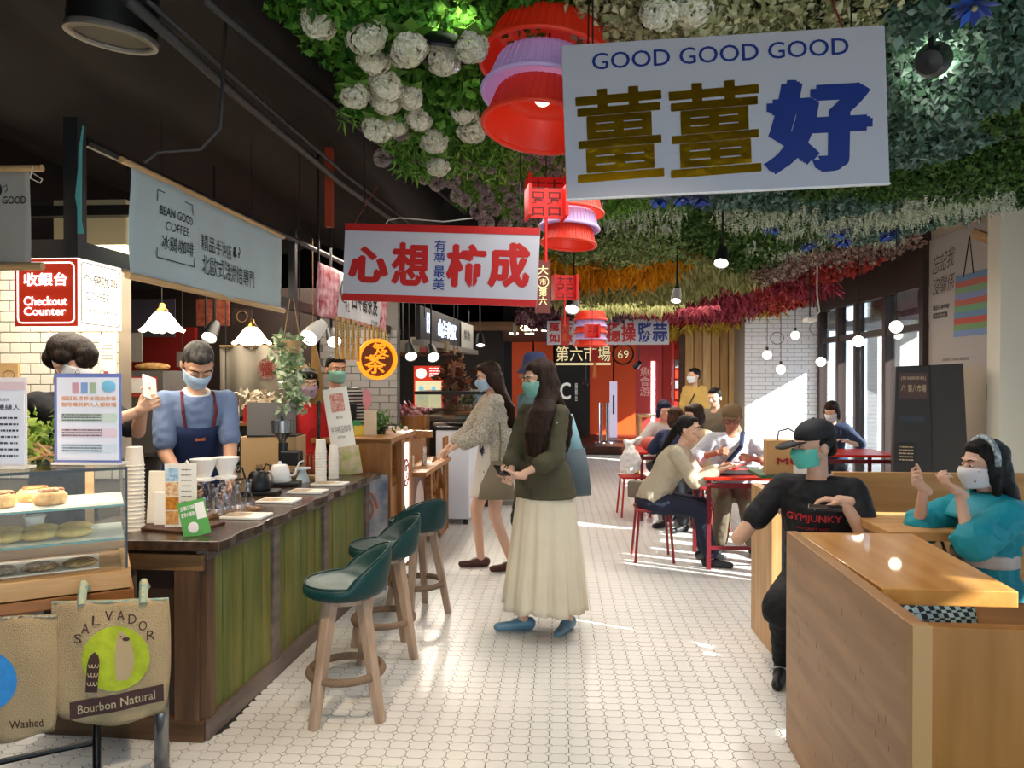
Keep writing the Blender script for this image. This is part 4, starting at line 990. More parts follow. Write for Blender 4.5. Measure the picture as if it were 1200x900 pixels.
# ---- bar stools
LTH = mat('teal_leather', '#0c3534', .42, noise=.15, nscale=5, bump=.12, bscale=40, spec=.35); SWD = wood('stool_wood', '#8f7560', '#b59b83', 'z', .55); ROPE = mat('rope_ring', '#7b6450', .9, bump=.6, bscale=120)
def stool(x, y, rz, label):
    o = thing('bar_stool', label, 'stool', (x, y, 0), rz, 'teal leather bar stools at the coffee counter')
    # seat faces local -x, back on the +x side
    prof = []; nu, nv = 40, 9
    def top(u, v):
        a = 2*PI*u; r = .185*v; c = max(0, math.cos(a)); back = c**.8*.155*max(0, (v-.62)/.38)**1.3
        return (r*math.cos(a)*(1+.10*max(0, c)*(v > .9)), r*math.sin(a), .612-.012*(1-v)+back)
    def ring(z, rr, k=0): return [(rr*math.cos(2*PI*i/nu)*(1+.09*k*max(0, math.cos(2*PI*i/nu))), rr*math.sin(2*PI*i/nu), z+k*max(0, math.cos(2*PI*i/nu))**.8*.155) for i in range(nu)]
    s = MB(); rings = []
    rings.append([(0.001*math.cos(2*PI*i/nu), .001*math.sin(2*PI*i/nu), .598) for i in range(nu)])
    for v in (.3, .6, .75): rings.append([top(i/nu, v) for i in range(nu)])
    rings.append([(p[0], p[1], p[2]-.0) for p in [top(i/nu, .88) for i in range(nu)]])
    rings.append(ring(.618, .176, 1)); rings.append(ring(.614, .190, 1)); rings.append(ring(.595, .197, .93)); rings.append(ring(.572, .194, .35)); rings.append(ring(.556, .18, .0)); rings.append(ring(.55, .13, 0)); rings.append(ring(.55, .001, 0))
    vs = [p for r_ in rings for p in r_]; fs = [(i*nu+j, i*nu+(j+1) % nu, (i+1)*nu+(j+1) % nu, (i+1)*nu+j) for i in range(len(rings)-1) for j in range(nu)]
    s.add(vs, fs); seat = s.obj('seat', LTH, o, smooth=True, sub=1)
    pp = MB().tube([(.186*math.cos(2*PI*i/nu)*(1+.09*max(0, math.cos(2*PI*i/nu))), .186*math.sin(2*PI*i/nu), .619+max(0, math.cos(2*PI*i/nu))**.8*.155) for i in range(nu)], .004, 6, close=True).obj('piping', LTH, seat, smooth=True)
    MB().cyl((0, 0, .525), .12, .03, 24).obj('mount', SWD, o)
    for k in range(4):
        a = PI/4+k*PI/2; c, s_ = math.cos(a), math.sin(a); rot = Matrix.Rotation(a, 3, 'Z'); lg = MB()
        t_, b_ = .10, .205; w0, w1 = .026, .019
        v = []
        for r_, z_, w_ in ((t_, .54, w0), (b_, 0, w1)):
            for dx, dy in ((-w_, -w_), (w_, -w_), (w_, w_), (-w_, w_)): v.append(rot @ Vector((r_+dx, dy, z_)))
        lg.add(v, [(0, 1, 2, 3), (7, 6, 5, 4), (0, 4, 5, 1), (1, 5, 6, 2), (2, 6, 7, 3), (3, 7, 4, 0)]); lg.obj('leg', SWD, o, bevel=.004)
    MB().tube([(.165*math.cos(i/32*2*PI), .165*math.sin(i/32*2*PI), .20) for i in range(32)], .019, 8, close=True).obj('foot_ring', ROPE, o, smooth=True)
    return o
stool(-.985, 3.38, R(18), 'green leather bar stool standing closest to the counter corner, seen side-on')
stool(-.985, 4.12, R(22), 'green leather bar stool in the middle of the three at the counter')
stool(-.93, 4.85, R(-48), 'green leather bar stool farthest along the counter, turned to show its round back')
# ---- booth
BTH = wood('booth_side', '#94693c', '#af8353', 'y', .38, scale=1.6, spec=.5, bump=.05); BTX = wood('booth_front', '#83561f', '#9c6a30', 'z', .4, scale=1.5, bump=.05); BTT = wood('booth_table', '#b87f3d', '#cd9955', 'y', .25, scale=1.5, spec=.5, coat=.3, bump=.04)
BTL = wood('booth_pale', '#b9854a', '#cf9f66', 'x', .4, scale=1.5, bump=.05)
b = thing('booth_partition', 'large light wood booth partition with scuffed side standing beside the tiled aisle', 'partition', (.925, 2.0, 0), R(-1.9))
MB().bx(0, .045, 0, 1.22, 0, .90).obj('side_panel', BTH, b, bevel=.003)
MB().bx(.045, 1.6, 0, .045, 0, .90).obj('front_panel', BTX, b, bevel=.003)
MB().bx(-.002, .047, -.004, .03, 0, .902).obj('corner_strip', mat('strip_pale', '#a8814f', .5), b)
SC_ = mat('scuff', '#5c3c1f', .8); ss = MB(); rr = random.Random(4)
for k in range(60):
    y = rr.uniform(.1, 1.15); z = rr.uniform(.12, .6) if rr.random() < .8 else rr.uniform(.6, .85); l = rr.uniform(.006, .035)
    ss.add([(-.0008, y, z), (-.0008, y+.003, z), (-.0008, y+.004, z+l), (-.0008, y+.001, z+l)], [(0, 1, 2, 3)])
o = ss.obj('scuff_marks', SC_, b); o['kind'] = 'stuff'
t = thing('booth_table', 'thick light wooden booth table with sunlit glossy top', 'table', (.985, 2.37, 0))
p = MB(); p.prism([(0.018, 0), (.42, -.01), (.50, .84), (0.022, .84)], .845, .897); p.obj('tabletop', BTT, t, bevel=.004)
MB().bx(.05, .12, .7, .77, 0, .845).obj('leg', BTL, t)
t = thing('booth_bench', 'light wood bench inside the big booth beneath the glossy table', 'bench', (1.45, 2.12, 0))
MB().bx(0, .95, 0, .40, .42, .46).obj('seat', BTL, t, bevel=.003); MB().bx(0, .95, .36, .40, 0, .42).obj('front', BTL, t)
t = thing('side_ledge', 'small wooden ledge just beyond the glossy booth table', 'table', (1.47, 3.40, 0))
MB().bx(0, .36, 0, .5, .825, .865).obj('tabletop', BTL, t, bevel=.003); MB().bx(.28, .33, .40, .45, 0, .825).obj('leg', BTL, t)
t = thing('booth_bench', 'long wooden bench with tall back panel behind the man in the black cap', 'bench', (1.25, 4.06, 0))
MB().bx(.12, .62, .02, .42, .40, .44).obj('seat', BTL, t, bevel=.003); MB().bx(.38, 1.62, .46, .50, 0, .99).obj('backrest', BTL, t, bevel=.003)
MB().bx(.14, .60, .05, .08, 0, .40).obj('front', BTL, t)
t = thing('booth_bench', 'bench under the woman in turquoise, with dark green end cushion', 'bench', (1.70, 3.28, 0))
MB().bx(.10, .86, 0, .5, .40, .44).obj('seat', BTL, t, bevel=.003); MB().bx(.86, .90, -.02, .52, 0, .95).obj('end_panel', BTL, t, bevel=.003)
MB().bx(.79, .855, .02, .48, .46, .92).obj('cushion', mat('green_cushion', '#263329', .5), t, bevel=.015); MB().bx(.12, .84, .44, .48, 0, .40).obj('front', BTL, t)
side = MB(); side.prism([(.14, 0), (.95, 0), (.95, .62), (.02, .62)], -.12, -.09, XZ); side.obj('side_board', wood('booth_brown', '#8a6238', '#ab7d4c', 'x'), t)
t = thing('booth_divider', 'narrow upright wooden divider the black-capped man rests his arm on', 'partition', (1.19, 4.24, 0))
MB().bx(0, .055, 0, .44, 0, .90).obj('board', wood('divider_wood', '#b18350', '#cfa46f', 'z', .4), t, bevel=.003)
# ---- red tables and stools
RT = mat('table_red', '#c8230f', .3); RLG = mat('leg_red', '#6e1a22', .4); SRED = mat('stool_red', '#8c1c20', .4)
def red_table(x, y, w, d, label):
    o = thing('red_table', label, 'table', (x, y, 0), group='red metal dining tables')
    MB().bx(0, w, 0, d, .725, .752).obj('tabletop', RT, o, bevel=.006)
    for a, c in ((.04, .04), (w-.04, .04), (.04, d-.04), (w-.04, d-.04)): MB().bx(a-.016, a+.016, c-.016, c+.016, 0, .725).obj('leg', RLG, o)
    MB().bx(.04, w-.04, .03, .05, .16, .19).obj('crossbar', RLG, o); MB().bx(.04, w-.04, .03, .05, .66, .70).obj('apron', RLG, o)
    return o
red_table(1.17, 6.05, .95, .70, 'red metal table where the old man in the cap eats')
red_table(.86, 8.1, .85, .7, 'red metal table farther back with the white bag hanging on it')
red_table(2.72, 7.9, .8, .7, 'red metal table standing in bright light by the window wall')
def red_stool(x, y, rz, label, m=SRED):
    o = thing('red_stool', label, 'stool', (x, y, 0), rz, 'red metal stools')
    MB().bx(-.15, .15, -.15, .15, .425, .45).obj('seat', m, o, bevel=.01)
    for a in (-1, 1):
        for c in (-1, 1): MB().tube([(a*.125, c*.125, .43), (a*.16, c*.16, 0)], .011, 8).obj('leg', m, o)
    return o
red_stool(.80, 6.42, 0, 'dark red metal stool under the woman with the ponytail')
red_stool(.84, 8.45, R(5), 'red stool standing empty below the hanging white bag', mat('stool_bright', '#b5201a', .4))
red_stool(1.62, 7.15, 0, 'red stool under the old man in the brown cap')
red_stool(1.25, 9.0, 0, 'red stool under the bespectacled diner at the back table')
red_stool(1.55, 8.05-.35, 0, 'red stool under the woman with bobbed hair')
# ---- bags
bagm = mat('paper_bag', '#b88d5a', .8)
o = thing('paper_bag', 'brown paper shopping bag with dark red lettering behind the man in black cap', 'bag', (1.66, 5.25, .0), R(-6))
o.location = at(898, 556, 5.6); z0 = o.location.z
MB().bx(0, .33, 0, .14, 0, .25).obj('body', bagm, o); panel(.19, .331, .0, .251, -.003, 0).obj('white_panel', WHT, o)
lettering(o, mat('muji_red', '#8c1a22', .7), [('MUJI', .07, .06, .24, .065, dict(bold=.03))], y=-.006)
MB().tube([(.08, .02, .24), (.09, .02, .32), (.16, .02, .34), (.21, .02, .31), (.22, .02, .24)], .006, 6).obj('handle', mat('bag_handle', '#4b443f'), o)
tt = thing('small_table', 'small dark table carrying the brown shopping bag behind the booth', 'table', (o.location.x-.05, 5.55, 0))
MB().bx(0, .5, 0, .4, z0-.025, z0-.001).obj('tabletop', mat('green_top', '#3f5a3c', .5), tt); MB().bx(.2, .26, .17, .23, 0, z0-.025).obj('leg', BLACK, tt)
o = thing('plastic_bag', 'white knotted plastic bag hanging from the corner of the back red table', 'bag', at(739, 553, 8.0))
b_ = MB(); b_.ell((0, 0, .11), (.12, .08, .13)); b_.ell((.05, .0, .05), (.06, .06, .055)); b_.ell((-.06, .0, .04), (.05, .06, .05)); b_.cap((0, 0, .20), (-.02, 0, .31), .075, .035); b_.cap((-.02, 0, .30), (-.06, .0, .33), .03, .022); b_.cap((-.02, 0, .30), (.10, .04, .36), .03, .018)
q_ = remeshed(b_, .012, 2); from_noise = __import__('mathutils').noise; q_.v = [tuple(Vector(v)+Vector((1, 1, .4))*.018*from_noise.noise(Vector(v)*22)) for v in q_.v]; q_.obj('body', mat('plastic_white', '#e6e2df', .4), o, smooth=True)
# ---- tea stall
TWD = wood('tea_wood', '#7b4e26', '#9c6a3a', 'z', .4); TWX = wood('tea_wood_x', '#8a5a2c', '#aa763f', 'x', .4)
o = thing('tea_stall', 'honey-brown wooden tea stall counter with shelf and side wheel', 'counter', (-1.45, 5.45, 0), -R(1))
MB().bx(-.12, .20, 0, .05, 0, 1.09).obj('end_panel', TWD, o, bevel=.003)
MB().bx(-.7, .20, 0, .9, 1.06, 1.10).obj('worktop', TWX, o, bevel=.003)
MB().bx(-.7, .18, .05, 2.1, 0, .72).obj('cabinet', TWD, o)
MB().bx(-.6, .30, .85, 2.15, .70, .74).obj('shelf', TWX, o, bevel=.003)
MB().bx(-.62, .05, .9, 2.1, .74, .98).obj('back_box', TWX, o, bevel=.003)
MB().bx(.17, .215, .30, .42, 0, 1.06).obj('post', TWD, o); MB().bx(.17, .215, .62, .70, 0, 1.06).obj('post', TWD, o)
for y in (2.0, 2.08, 2.16): MB().bx(.24, .27, y, y+.03, 0, .95).obj('rail_post', TWX, o)
sd = thing('sign_face', None, None, (.20, .42, 0), PI/2); sd.parent = o
panel(0, .20, .05, 1.02, 0, .02).obj('light_panel', mat('panel_glow', '#fff6ee', emit=1.1), sd)
rg = MB().lathe([(.075, -.003), (.088, -.003), (.088, .003), (.075, .003), (.075, -.003)], 28).obj('ring', mat('tea_red', '#7d2326', .6), sd); rg.rotation_euler = (PI/2, 0, 0); rg.location = (.10, -.003, .78); rg.scale = (1, 1.3, 1)
lettering(sd, mat('tea_red', '#7d2326'), [('笈', .045, .70, .11, .16, dict(bold=.02))], y=-.004)
lettering(sd, INK, [('喬茶軒手沖', .03, .10, .05, .42, dict(vertical=True, bold=.02)), ('台中第六市場', .12, .10, .05, .42, dict(vertical=True, bold=.02))], y=-.004)
ph = thing('plate_picture', None, None, (.181, .9, 0), PI/2); ph.parent = o
panel(0, .52, .02, .68, 0, .004).obj('sheet', mat('poster_plum', '#6d4a4a', .5), ph)
rg = MB().prism([(.20*math.cos(a/28*2*PI), .27*math.sin(a/28*2*PI)) for a in range(28)], -.004, 0, XZ).obj('printed_plate', mat('plate_print', '#c9b3ae', .5), ph); rg.location = (.24, 0, .36)
wh = thing('wagon_wheel', 'brown wooden wagon wheel leaning on the side of the tea stall', 'wheel', (-1.20, 7.18, .40), rot=(0, PI/2-.12, 0))
MB().lathe([(.30, -.03), (.38, -.03), (.38, .03), (.30, .03), (.30, -.03)], 32).obj('rim', TWD, wh, smooth='auto'); MB().cyl((0, 0, -.06), .07, .12, 16).obj('hub', TWD, wh)
for k in range(8):
    a = k*PI/4; MB().tube([(.05*math.cos(a), .05*math.sin(a), 0), (.31*math.cos(a), .31*math.sin(a), 0)], .018, 8).obj('spoke', TWD, wh)
# white freezer
o = thing('white_freezer', 'white chest freezer on castors beyond the tea stall', 'freezer', (-1.30, 7.78, 0), -R(2))
MB().bx(0, .36, 0, .85, .06, 1.0).obj('body', mat('freezer_white', '#dfe2ec', .4), o, bevel=.012); MB().bx(-.01, .38, -.01, .87, 1.0, 1.04).obj('lid', BLACK, o, bevel=.01)
for a in (.05, .31):
    for c in (.05, .78): MB().cyl((a, c, .0), .025, .06, 10).obj('castor', BLACK, o)
# glass food case beyond
o = thing('glass_case', 'black framed glass food case standing beyond the white freezer', 'display case', (-1.75, 8.9, 0))
MB().bx(0, .9, 0, 1.6, 0, 1.02).obj('base', mat('case_dark', '#2b2a29', .4), o); MB().bx(0.02, .88, .02, 1.55, 1.02, 1.35).obj('glass', glassy('case_glass', (.75, .82, .8), .35), o); MB().bx(0, .9, 0, 1.58, 1.35, 1.39).obj('lid', BLACK, o)
MB().bx(.1, .8, .1, 1.4, 1.03, 1.08).obj('tray', mat('tray_steel', '#8f8f8c', .3, metal=.8), o)
# steel cupboard beyond lace woman
o = thing('steel_cupboard', 'grey panelled cupboard just behind the white freezer', 'cupboard', (-.93, 9.0, 0)); MB().bx(0, .5, 0, .5, 0, 1.0).obj('body', mat('cup_grey', '#8b8782', .5), o); MB().bx(.02, .48, -.01, 0, .05, .68).obj('door', mat('cup_grey2', '#a19d97', .5), o)
# lit menu board
o = thing('menu_board', 'red bordered lit food menu board over the glass case', 'menu', at(485, 478, 9.8)); W = at(519, 478, 9.8).x-at(485, 478, 9.8).x
panel(0, W, 0, .56, 0, .03).obj('board', mat('menu_red', '#b8321d', emit=.5), o); panel(.02, W-.02, 0, .36, -.005, 0).obj('cream_panel', mat('menu_cream', '#d8caa0', emit=.5), o)
for a, c, r in ((.10, .26, .035), (.10, .13, .03), (.27, .26, .03)): q = MB().ell((0, 0, 0), (r, .004, r)).obj('printed_dish', mat('dish_blue', '#7fc4d6', emit=.4), o); q.location = (a, -.008, c)
q = MB().ell((0, 0, 0), (.075, .004, .07)).obj('printed_plate', mat('dish_white', '#eee8df', emit=.5), o); q.location = (.10, -.008, .46)
mb = MB()
for k in range(4): rline(mb, .21, .52-k*.035, .15, -.01, .014)
mb.obj('small_print', mat('menu_white', '#fff', emit=.5), o)
MB().tube([(.02, .02, .56), (.02, .02, 1.6)], .006, 5).obj('cord', INK, o)
# chrome barrier posts and white column sign
for k, (px, lb) in enumerate(((704, 'chrome barrier post nearer the red plank table'), (712, 'chrome barrier post beside the white column sign'))):
    p = atz(px, 519, .15); o = thing('barrier_post', lb, 'post', (p.x, min(p.y, 17), .15)); MB().cyl((0, 0, 0), .15, .02, 20).obj('base', mat('chrome', '#b9b9bb', .15, metal=1), o); MB().cyl((0, 0, .02), .04, .85, 12).obj('pole', _M['chrome'], o)
o = thing('column_sign', 'slim white column sign with dark slot before the orange wall', 'sign', (at(719, 443, 17.6).x, 17.6, .15)); MB().bx(-.085, .085, 0, .1, 0, 1.32).obj('body', mat('col_lilac', '#cfc5dc', .5, emit=.25), o); panel(-.02, .02, .55, 1.0, -.005, 0).obj('slot', BLACK, o)
# red shelf rack at the far door
o = thing('packet_rack', 'red rack of snack packets beside the slatted wall', 'rack', (at(790, 443, 13.8).x, 13.8, 0)); MB().bx(0, .22, 0, .3, 0, 2.2).obj('frame', mat('rack_red', '#b8200f', .5), o)
for k in range(5):
    for j in range(2): MB().box((.055+.11*j, -.03, 2.0-.19*k), (.085, .03, .15)).obj('packet', mat('packet%d' % (k % 2), ['#d23a22', '#9a9aa0'][k % 2], .35), o)
o = thing('wooden_box_table', 'pale plywood box table before the red script wall', 'table', (at(748, 443, 12.0).x, 12.0, 0)); MB().bx(0, .9, 0, .5, .92, .96).obj('tabletop', BTL, o); MB().bx(.02, .06, .02, .48, 0, .92).obj('leg', BTL, o); MB().bx(.84, .88, .02, .48, 0, .92).obj('leg', BTL, o)
# ================================================================== coffee bar things
KFT = mat('kraft', '#b59366', .8); CUPW = mat('cup_white', '#e6ddce', .6); CER = mat('ceramic', '#e7e4df', .25, spec=.6)
GLS = glassy('clear_glass', (.95, .97, 1), .3); STL = mat('steel', '#8f8f90', .25, metal=.9); DGP = mat('dark_plastic', '#17181a', .4)
# pastry case
C3_ = lambda x, y, z: Matrix.Translation(Vector((-1.565, 2.60, .79))) @ Matrix.Rotation(R(33), 4, 'Z') @ Vector((x, y, z))
pc = thing('pastry_case', 'low glass pastry case with two shelves on a pale wooden base', 'display case', (-1.565, 2.60, .79), R(33))
PWD = wood('case_wood', '#b58650', '#cfa673', 'x', .45)
MB().bx(-1.25, 0, .01, .37, .005, .068).obj('base_board', PWD, pc); MB().bx(-1.25, .01, -.01, .01, 0, .065).obj('front_rail', PWD, pc, bevel=.003); MB().bx(-.02, .01, 0, .38, 0, .075).obj('side_rail', PWD, pc)
MB().bx(-1.25, 0, .37, .385, .02, .11).obj('back_rail', PWD, pc)
for x in (-1.2, -.55, -.12): MB().bx(x-.015, x+.015, .36, .385, .02, .43).obj('back_post', PWD, pc)
CG = glassy('case_clear', (.96, .985, .98), .02)
MB().bx(-1.25, .0, -.003, .0, .075, .43).obj('front_glass', CG, pc); MB().bx(-.003, 0, 0, .38, .075, .43).obj('side_glass', CG, pc); MB().bx(-1.25, 0, -.003, .38, .43, .436).obj('top_glass', CG, pc)
SHG = mat('shelf_edge', '#4b8a86', .2); 
for z in (.178, .30):
    MB().bx(-1.25, -.01, .02, .36, z-.004, z).obj('shelf', mat('shelf_board', '#d9e3de', .3), pc); MB().bx(-1.25, -.005, .012, .02, z-.006, z+.001).obj('shelf_edge', SHG, pc)
MB().bx(-.006, .001, -.004, .002, .07, .436).obj('edge_trim', mat('edge_dark', '#2c3436', .4), pc)
MB().bx(-1.25, .001, -.005, .001, .428, .438).obj('top_trim', _M['edge_dark'], pc)
BUN = mat('bun', '#c98f48', .6, ramp=('#b6742c', '#e2b878'), nscale=30, bump=.3); TOP = mat('bun_top', '#7a4218', .5, ramp=('#5a2c10', '#b06a2c'), nscale=40, bump=.5)
sl2 = area('case_light', C3_(-.6, .2, .42), 1.0, .1, 2.2, (1, .86, .66), (0, 0, R(33)))
C33 = Matrix.Translation(Vector((-1.565, 2.60, .79))) @ Matrix.Rotation(R(33), 4, 'Z')
def incase(x, y, z): return C33 @ Vector((x, y, z))
def tfood(name, label, p, group): return thing(name, label, 'pastry', p, R(33)+rng.uniform(-.4, .4), group)
for k, (x, y) in enumerate(((-.40, .16), (-.565, .14), (-.66, .20), (-.245, .15), (-.49, .24), (-.80, .15), (-.30, .25))):
    o = tfood('cinnamon_bun', ['second glazed cinnamon bun from the side glass, front of its shelf', 'third glazed bun along the upper shelf', 'dark-topped bun tucked behind on the upper shelf', 'glazed cinnamon bun nearest the side glass', 'glazed bun behind the second one, upper shelf', 'glazed bun at the far end of the upper shelf', 'glazed bun behind the one nearest the side glass'][k], incase(x, y, .30), 'buns on the upper shelf')
    s = MB(); s.lathe([(.001, 0), (.045, 0), (.056, .012), (.056, .034), (.045, .046), (.02, .049), (.001, .048)], 18); s.obj('bun', BUN, o, smooth=True)
    s = MB(); s.tube([((.042-.0016*i)*math.cos(i*.55), (.042-.0016*i)*math.sin(i*.55), .050) for i in range(24)], .0065, 5); s.obj('swirl', TOP, o, smooth=True)
SCN = mat('scone', '#dcb45c', .7, ramp=('#cfa03e', '#eecb78'), nscale=20, bump=.2)
for k in range(8):
    x = -.17-.105*(k//2); y = .12+.12*(k % 2)
    o = MB().ell((0, 0, .018), (.062, .040, .020), n=18).obj('flat_scone', SCN, smooth=True); o.location = incase(x, y, .178); o.rotation_euler = (0, 0, R(33+10*(k % 3)))
    tag(o, 'flat yellow scone lying on the lower shelf, '+['front row beside the side glass', 'behind the front one at the side glass', 'second in the front row', 'second in the rear row', 'third in the front row', 'third in the rear row', 'front row, farthest from the side glass', 'rear row, farthest from the side glass'][k], 'pastry', 'scones on the lower shelf')
CKI = mat('cookie', '#b98a52', .8, ramp=('#5a3518', '#d0a468'), nscale=55, bump=.4)
pp = MB().bx(-.95, -.09, .05, .30, .069, .072).obj('baking_paper', mat('paper', '#efe9df', .7), None); pp.matrix_world = C33; pp.location = C33.translation; tag(pp, 'sheet of white baking paper in the bottom of the case', 'paper')
for k in range(5):
    o = MB().lathe([(.001, 0), (.05, 0), (.058, .008), (.045, .018), (.001, .021)], 18).obj('cookie', CKI, smooth=True); o.location = incase(-.15-.125*k, .13, .073); o.rotation_euler = (0, 0, k)
    tag(o, 'speckled brown cookie on the baking paper, '+['nearest the side glass', 'second from the side glass', 'third from the side glass', 'fourth from the side glass', 'fifth, at the frame edge'][k], 'cookie', 'cookies in the bottom of the case')
def cup(p, h=.09, r=.038, label='', grp=None, m=CUPW, flip=False):
    o = thing('paper_cup', label, 'cup', p, group=grp)
    a, b_ = (r*.75, r) if not flip else (r, r*.75)
    MB().lathe([(.001, 0), (a, 0), (b_, h), (b_+.003, h), (b_+.003, h-.006)] if not flip else [(a+.003, .006), (a+.003, 0), (a, 0), (b_, h), (.001, h)], 20).obj('cup', m, o, smooth='auto'); return o
cup(incase(-.30, .28, .178), .065, .034, 'small white cup standing among the yellow scones')
# table with iron legs
t = thing('iron_leg_table', 'old wooden table with black cast-iron scrollwork legs under the pastry case', 'table', (-1.565, 2.60, 0), R(33))
MB().bx(-1.25, .02, -.01, .42, .745, .785).obj('tabletop', wood('old_table', '#7a4a24', '#a06a38', 'x'), t, bevel=.003)
IR = mat('cast_iron', '#15120f', .35, metal=.5)
for x in (-.10, -1.1):
    m = MB(); m.tube([(x, .06, .745), (x, .10, .5), (x, .17, .3), (x, .12, .1), (x, .05, 0)], .014, 8); m.tube([(x, .36, .745), (x, .32, .5), (x, .25, .3), (x, .30, .1), (x, .38, 0)], .014, 8)
    m.tube([(x, .10, .5), (x, .21, .42), (x, .32, .5)], .010, 6); m.tube([(x, .12, .1), (x, .21, .16), (x, .30, .1)], .012, 6); m.tube([(x, .17, .3), (x, .25, .3)], .012, 6)
    m.tube([(x+.0, .21+.05*math.cos(a/12*2*PI), .56+.05*math.sin(a/12*2*PI)) for a in range(12)], .008, 6, close=True)
    m.tube([(x, .08, .4), (x, .21, .58), (x, .34, .4)], .009, 6)
    m.obj('iron_leg', IR, t, smooth=True)
m = MB().tube([(-1.1, .21, .16), (-.10, .21, .16)], .012, 8).obj('crossbar', IR, t)
o = MB().tube([(0, 0, 0), (0, 0, .42)], .028, 12).obj('steel_pipe', STL, smooth=True); o.location = (-1.55, 2.80, 0); tag(o, 'short upright steel tube standing behind the burlap bag', 'pipe')
# burlap bags
BUR = mat('burlap', '#c4a67a', .95, noise=.12, nscale=3, bump=.8, bscale=260)
def burlap(name, label, px0, px1, pyt, pyb, Y, rz):
    a = at(px0, pyb, Y); W = (at(px1, pyb, Y)-a).length; H = at(px0, pyt, Y).z-a.z
    o = thing(name, label, 'bag', a, rz)
    nu, nv = 22, 20
    def f(s):
        def g(u, v):
            x = W*(u-.5)*(1.0+.04*math.sin(PI*v)-.10*(1-v)**3)+W/2
            z = H*v+(.03*W*math.sin(PI*u)*-1 if v < .1 else 0)-.035*((u-.5)**2*4)*(v < .05)*-1
            y = s*(.028*math.sin(PI*min(1, max(0, u)))**.5*math.sin(PI*(.12+.8*(1-v)))**.7+.004*math.sin(13*u+5*v))
            return (x, y, z)
        return g
    m = MB().grid(f(-1), nu, nv); m.grid(f(1), nu, nv); m.obj('body', BUR, o, smooth=True, solid=.004)
    y = lambda u, v: -.0045+f(-1)(u, v)[1]
    return o, W, H, (lambda x, z: (x, f(-1)(min(1, max(0, x/W)), min(1, max(0, z/H)))[1]-.005, z))
o, W, H, fn = burlap('burlap_bag', 'burlap tote bag printed with a bird on a lime disc over a brown band', 62, 188, 706, 848, 2.42, R(10))
LIME = mat('lime_print', '#b5bf2c', .9, noise=.15, nscale=30); BRN = mat('brown_print', '#4f3630', .9)
def disc(cx, cz, r, m, name, par, a0=0, a1=360, r0=0, dy=0):
    mb = MB(); n = 28; vs = []; k = 5
    for j in range(k+1):
        rr_ = r0+(r-r0)*j/k
        for i in range(n+1):
            a = R(a0+(a1-a0)*i/n); p = fn(cx+rr_*math.cos(a), cz+rr_*math.sin(a)); vs.append((p[0], p[1]-dy, p[2]))
    mb.add(vs, [(j*(n+1)+i, j*(n+1)+i+1, (j+1)*(n+1)+i+1, (j+1)*(n+1)+i) for j in range(k) for i in range(n)]); return mb.obj(name, m, par)
disc(W*.57, H*.54, W*.29, LIME, 'printed_disc', o)
q = MB(); vs = []
for a in range(14):
    t_ = a/13; zz = H*.36+H*.40*t_; w_ = W*.10*math.sin(PI*(t_*.9+.1))**.6+.006; p0 = fn(W*.60-w_*.3, zz); p1 = fn(W*.60+w_*1.1, zz); vs += [(p0[0], p0[1]-.001, p0[2]), (p1[0], p1[1]-.001, p1[2])]
q.add(vs, [(2*i, 2*i+1, 2*i+3, 2*i+2) for i in range(13)]); q.obj('printed_bird', mat('bird_tan', '#c4a67a', .95), o)
q = MB(); vs = []
for a in range(12):
    t_ = a/11; zz = H*.27+H*.34*t_; w_ = W*.055*(1 if t_ < .6 else math.sqrt(max(0, 1-((t_-.6)/.4)**2))); cxx = W*(.36+.04*t_); p0 = fn(cxx-w_, zz); p1 = fn(cxx+w_, zz); vs += [(p0[0], p0[1]-.002, p0[2]), (p1[0], p1[1]-.002, p1[2])]
q.add(vs, [(2*i, 2*i+1, 2*i+3, 2*i+2) for i in range(11)]); q.obj('printed_wing', BRN, o)
q = MB()
for r_ in range(3):
    for c_ in range(3):
        cx_ = W*(.345+.028*c_+.01*r_); cz_ = H*(.34+.075*r_)
        q.tube([(fn(cx_+.006*math.cos(R(180+a*36)), 0)[0], fn(cx_, cz_)[1]-.004, cz_+.012*math.sin(R(180+a*36))+ .008) for a in range(6)], .0012, 4)
q.obj('printed_feather', mat('feather', '#cdb48c', .9), o)
q = MB(); q.ell((fn(W*.66, H*.70)[0], fn(W*.66, H*.70)[1]-.003, H*.70), (.012, .001, .007)); q.ell((fn(W*.615, H*.72)[0], fn(W*.615, H*.72)[1]-.003, H*.72), (.004, .001, .003)); q.obj('printed_beak', BRN, o)
bf = lambda x, z: (lambda p: (p[0], p[1]-.003, p[2]+.16*(p[0]-W*.55)))(fn(x, z))
mb = MB(); mb.grid(lambda u, v: bf(W*(.17+.80*u), H*(.10+.145*v)), 12, 3); mb.obj('printed_band', BRN, o)
bf2 = lambda x, z: (lambda p: (p[0], p[1]-.003, p[2]))(bf(x, z))
lettering(o, mat('feather', '#cdb48c'), [('Bourbon Natural', W*.24, H*.135, W*.66, H*.075, dict(bold=.01))], fn=bf2)
mb = MB()
for i, ch in enumerate('SALVADOR'):
    a = R(150-i*17); text_into(mb, ch, W*.56+W*.36*math.cos(a)-.013, H*.52+H*.36*math.sin(a)-.01, .026, .032, fn=lambda x, z: (lambda p: (p[0], p[1]-.001, p[2]))(fn(x, z)))
mb.obj('lettering', BRN, o)
HB = mat('bag_handle_print', '#7fa5a0', .9, ramp=('#c9b98c', '#6aa3a0'), nscale=60)
for x in (W*.27, W*.80): MB().tube([(x, -.02, H*.98), (x-.01, .01, H+.03), (x-.02, .04, H+.05), (x-.03, .09, H+.02)], .014, 6).obj('handle', HB, o)
rim = MB().tube([(W*u/10, -.012*math.sin(PI*u/10), H) for u in range(11)], .005, 6).obj('rim', HB, o)
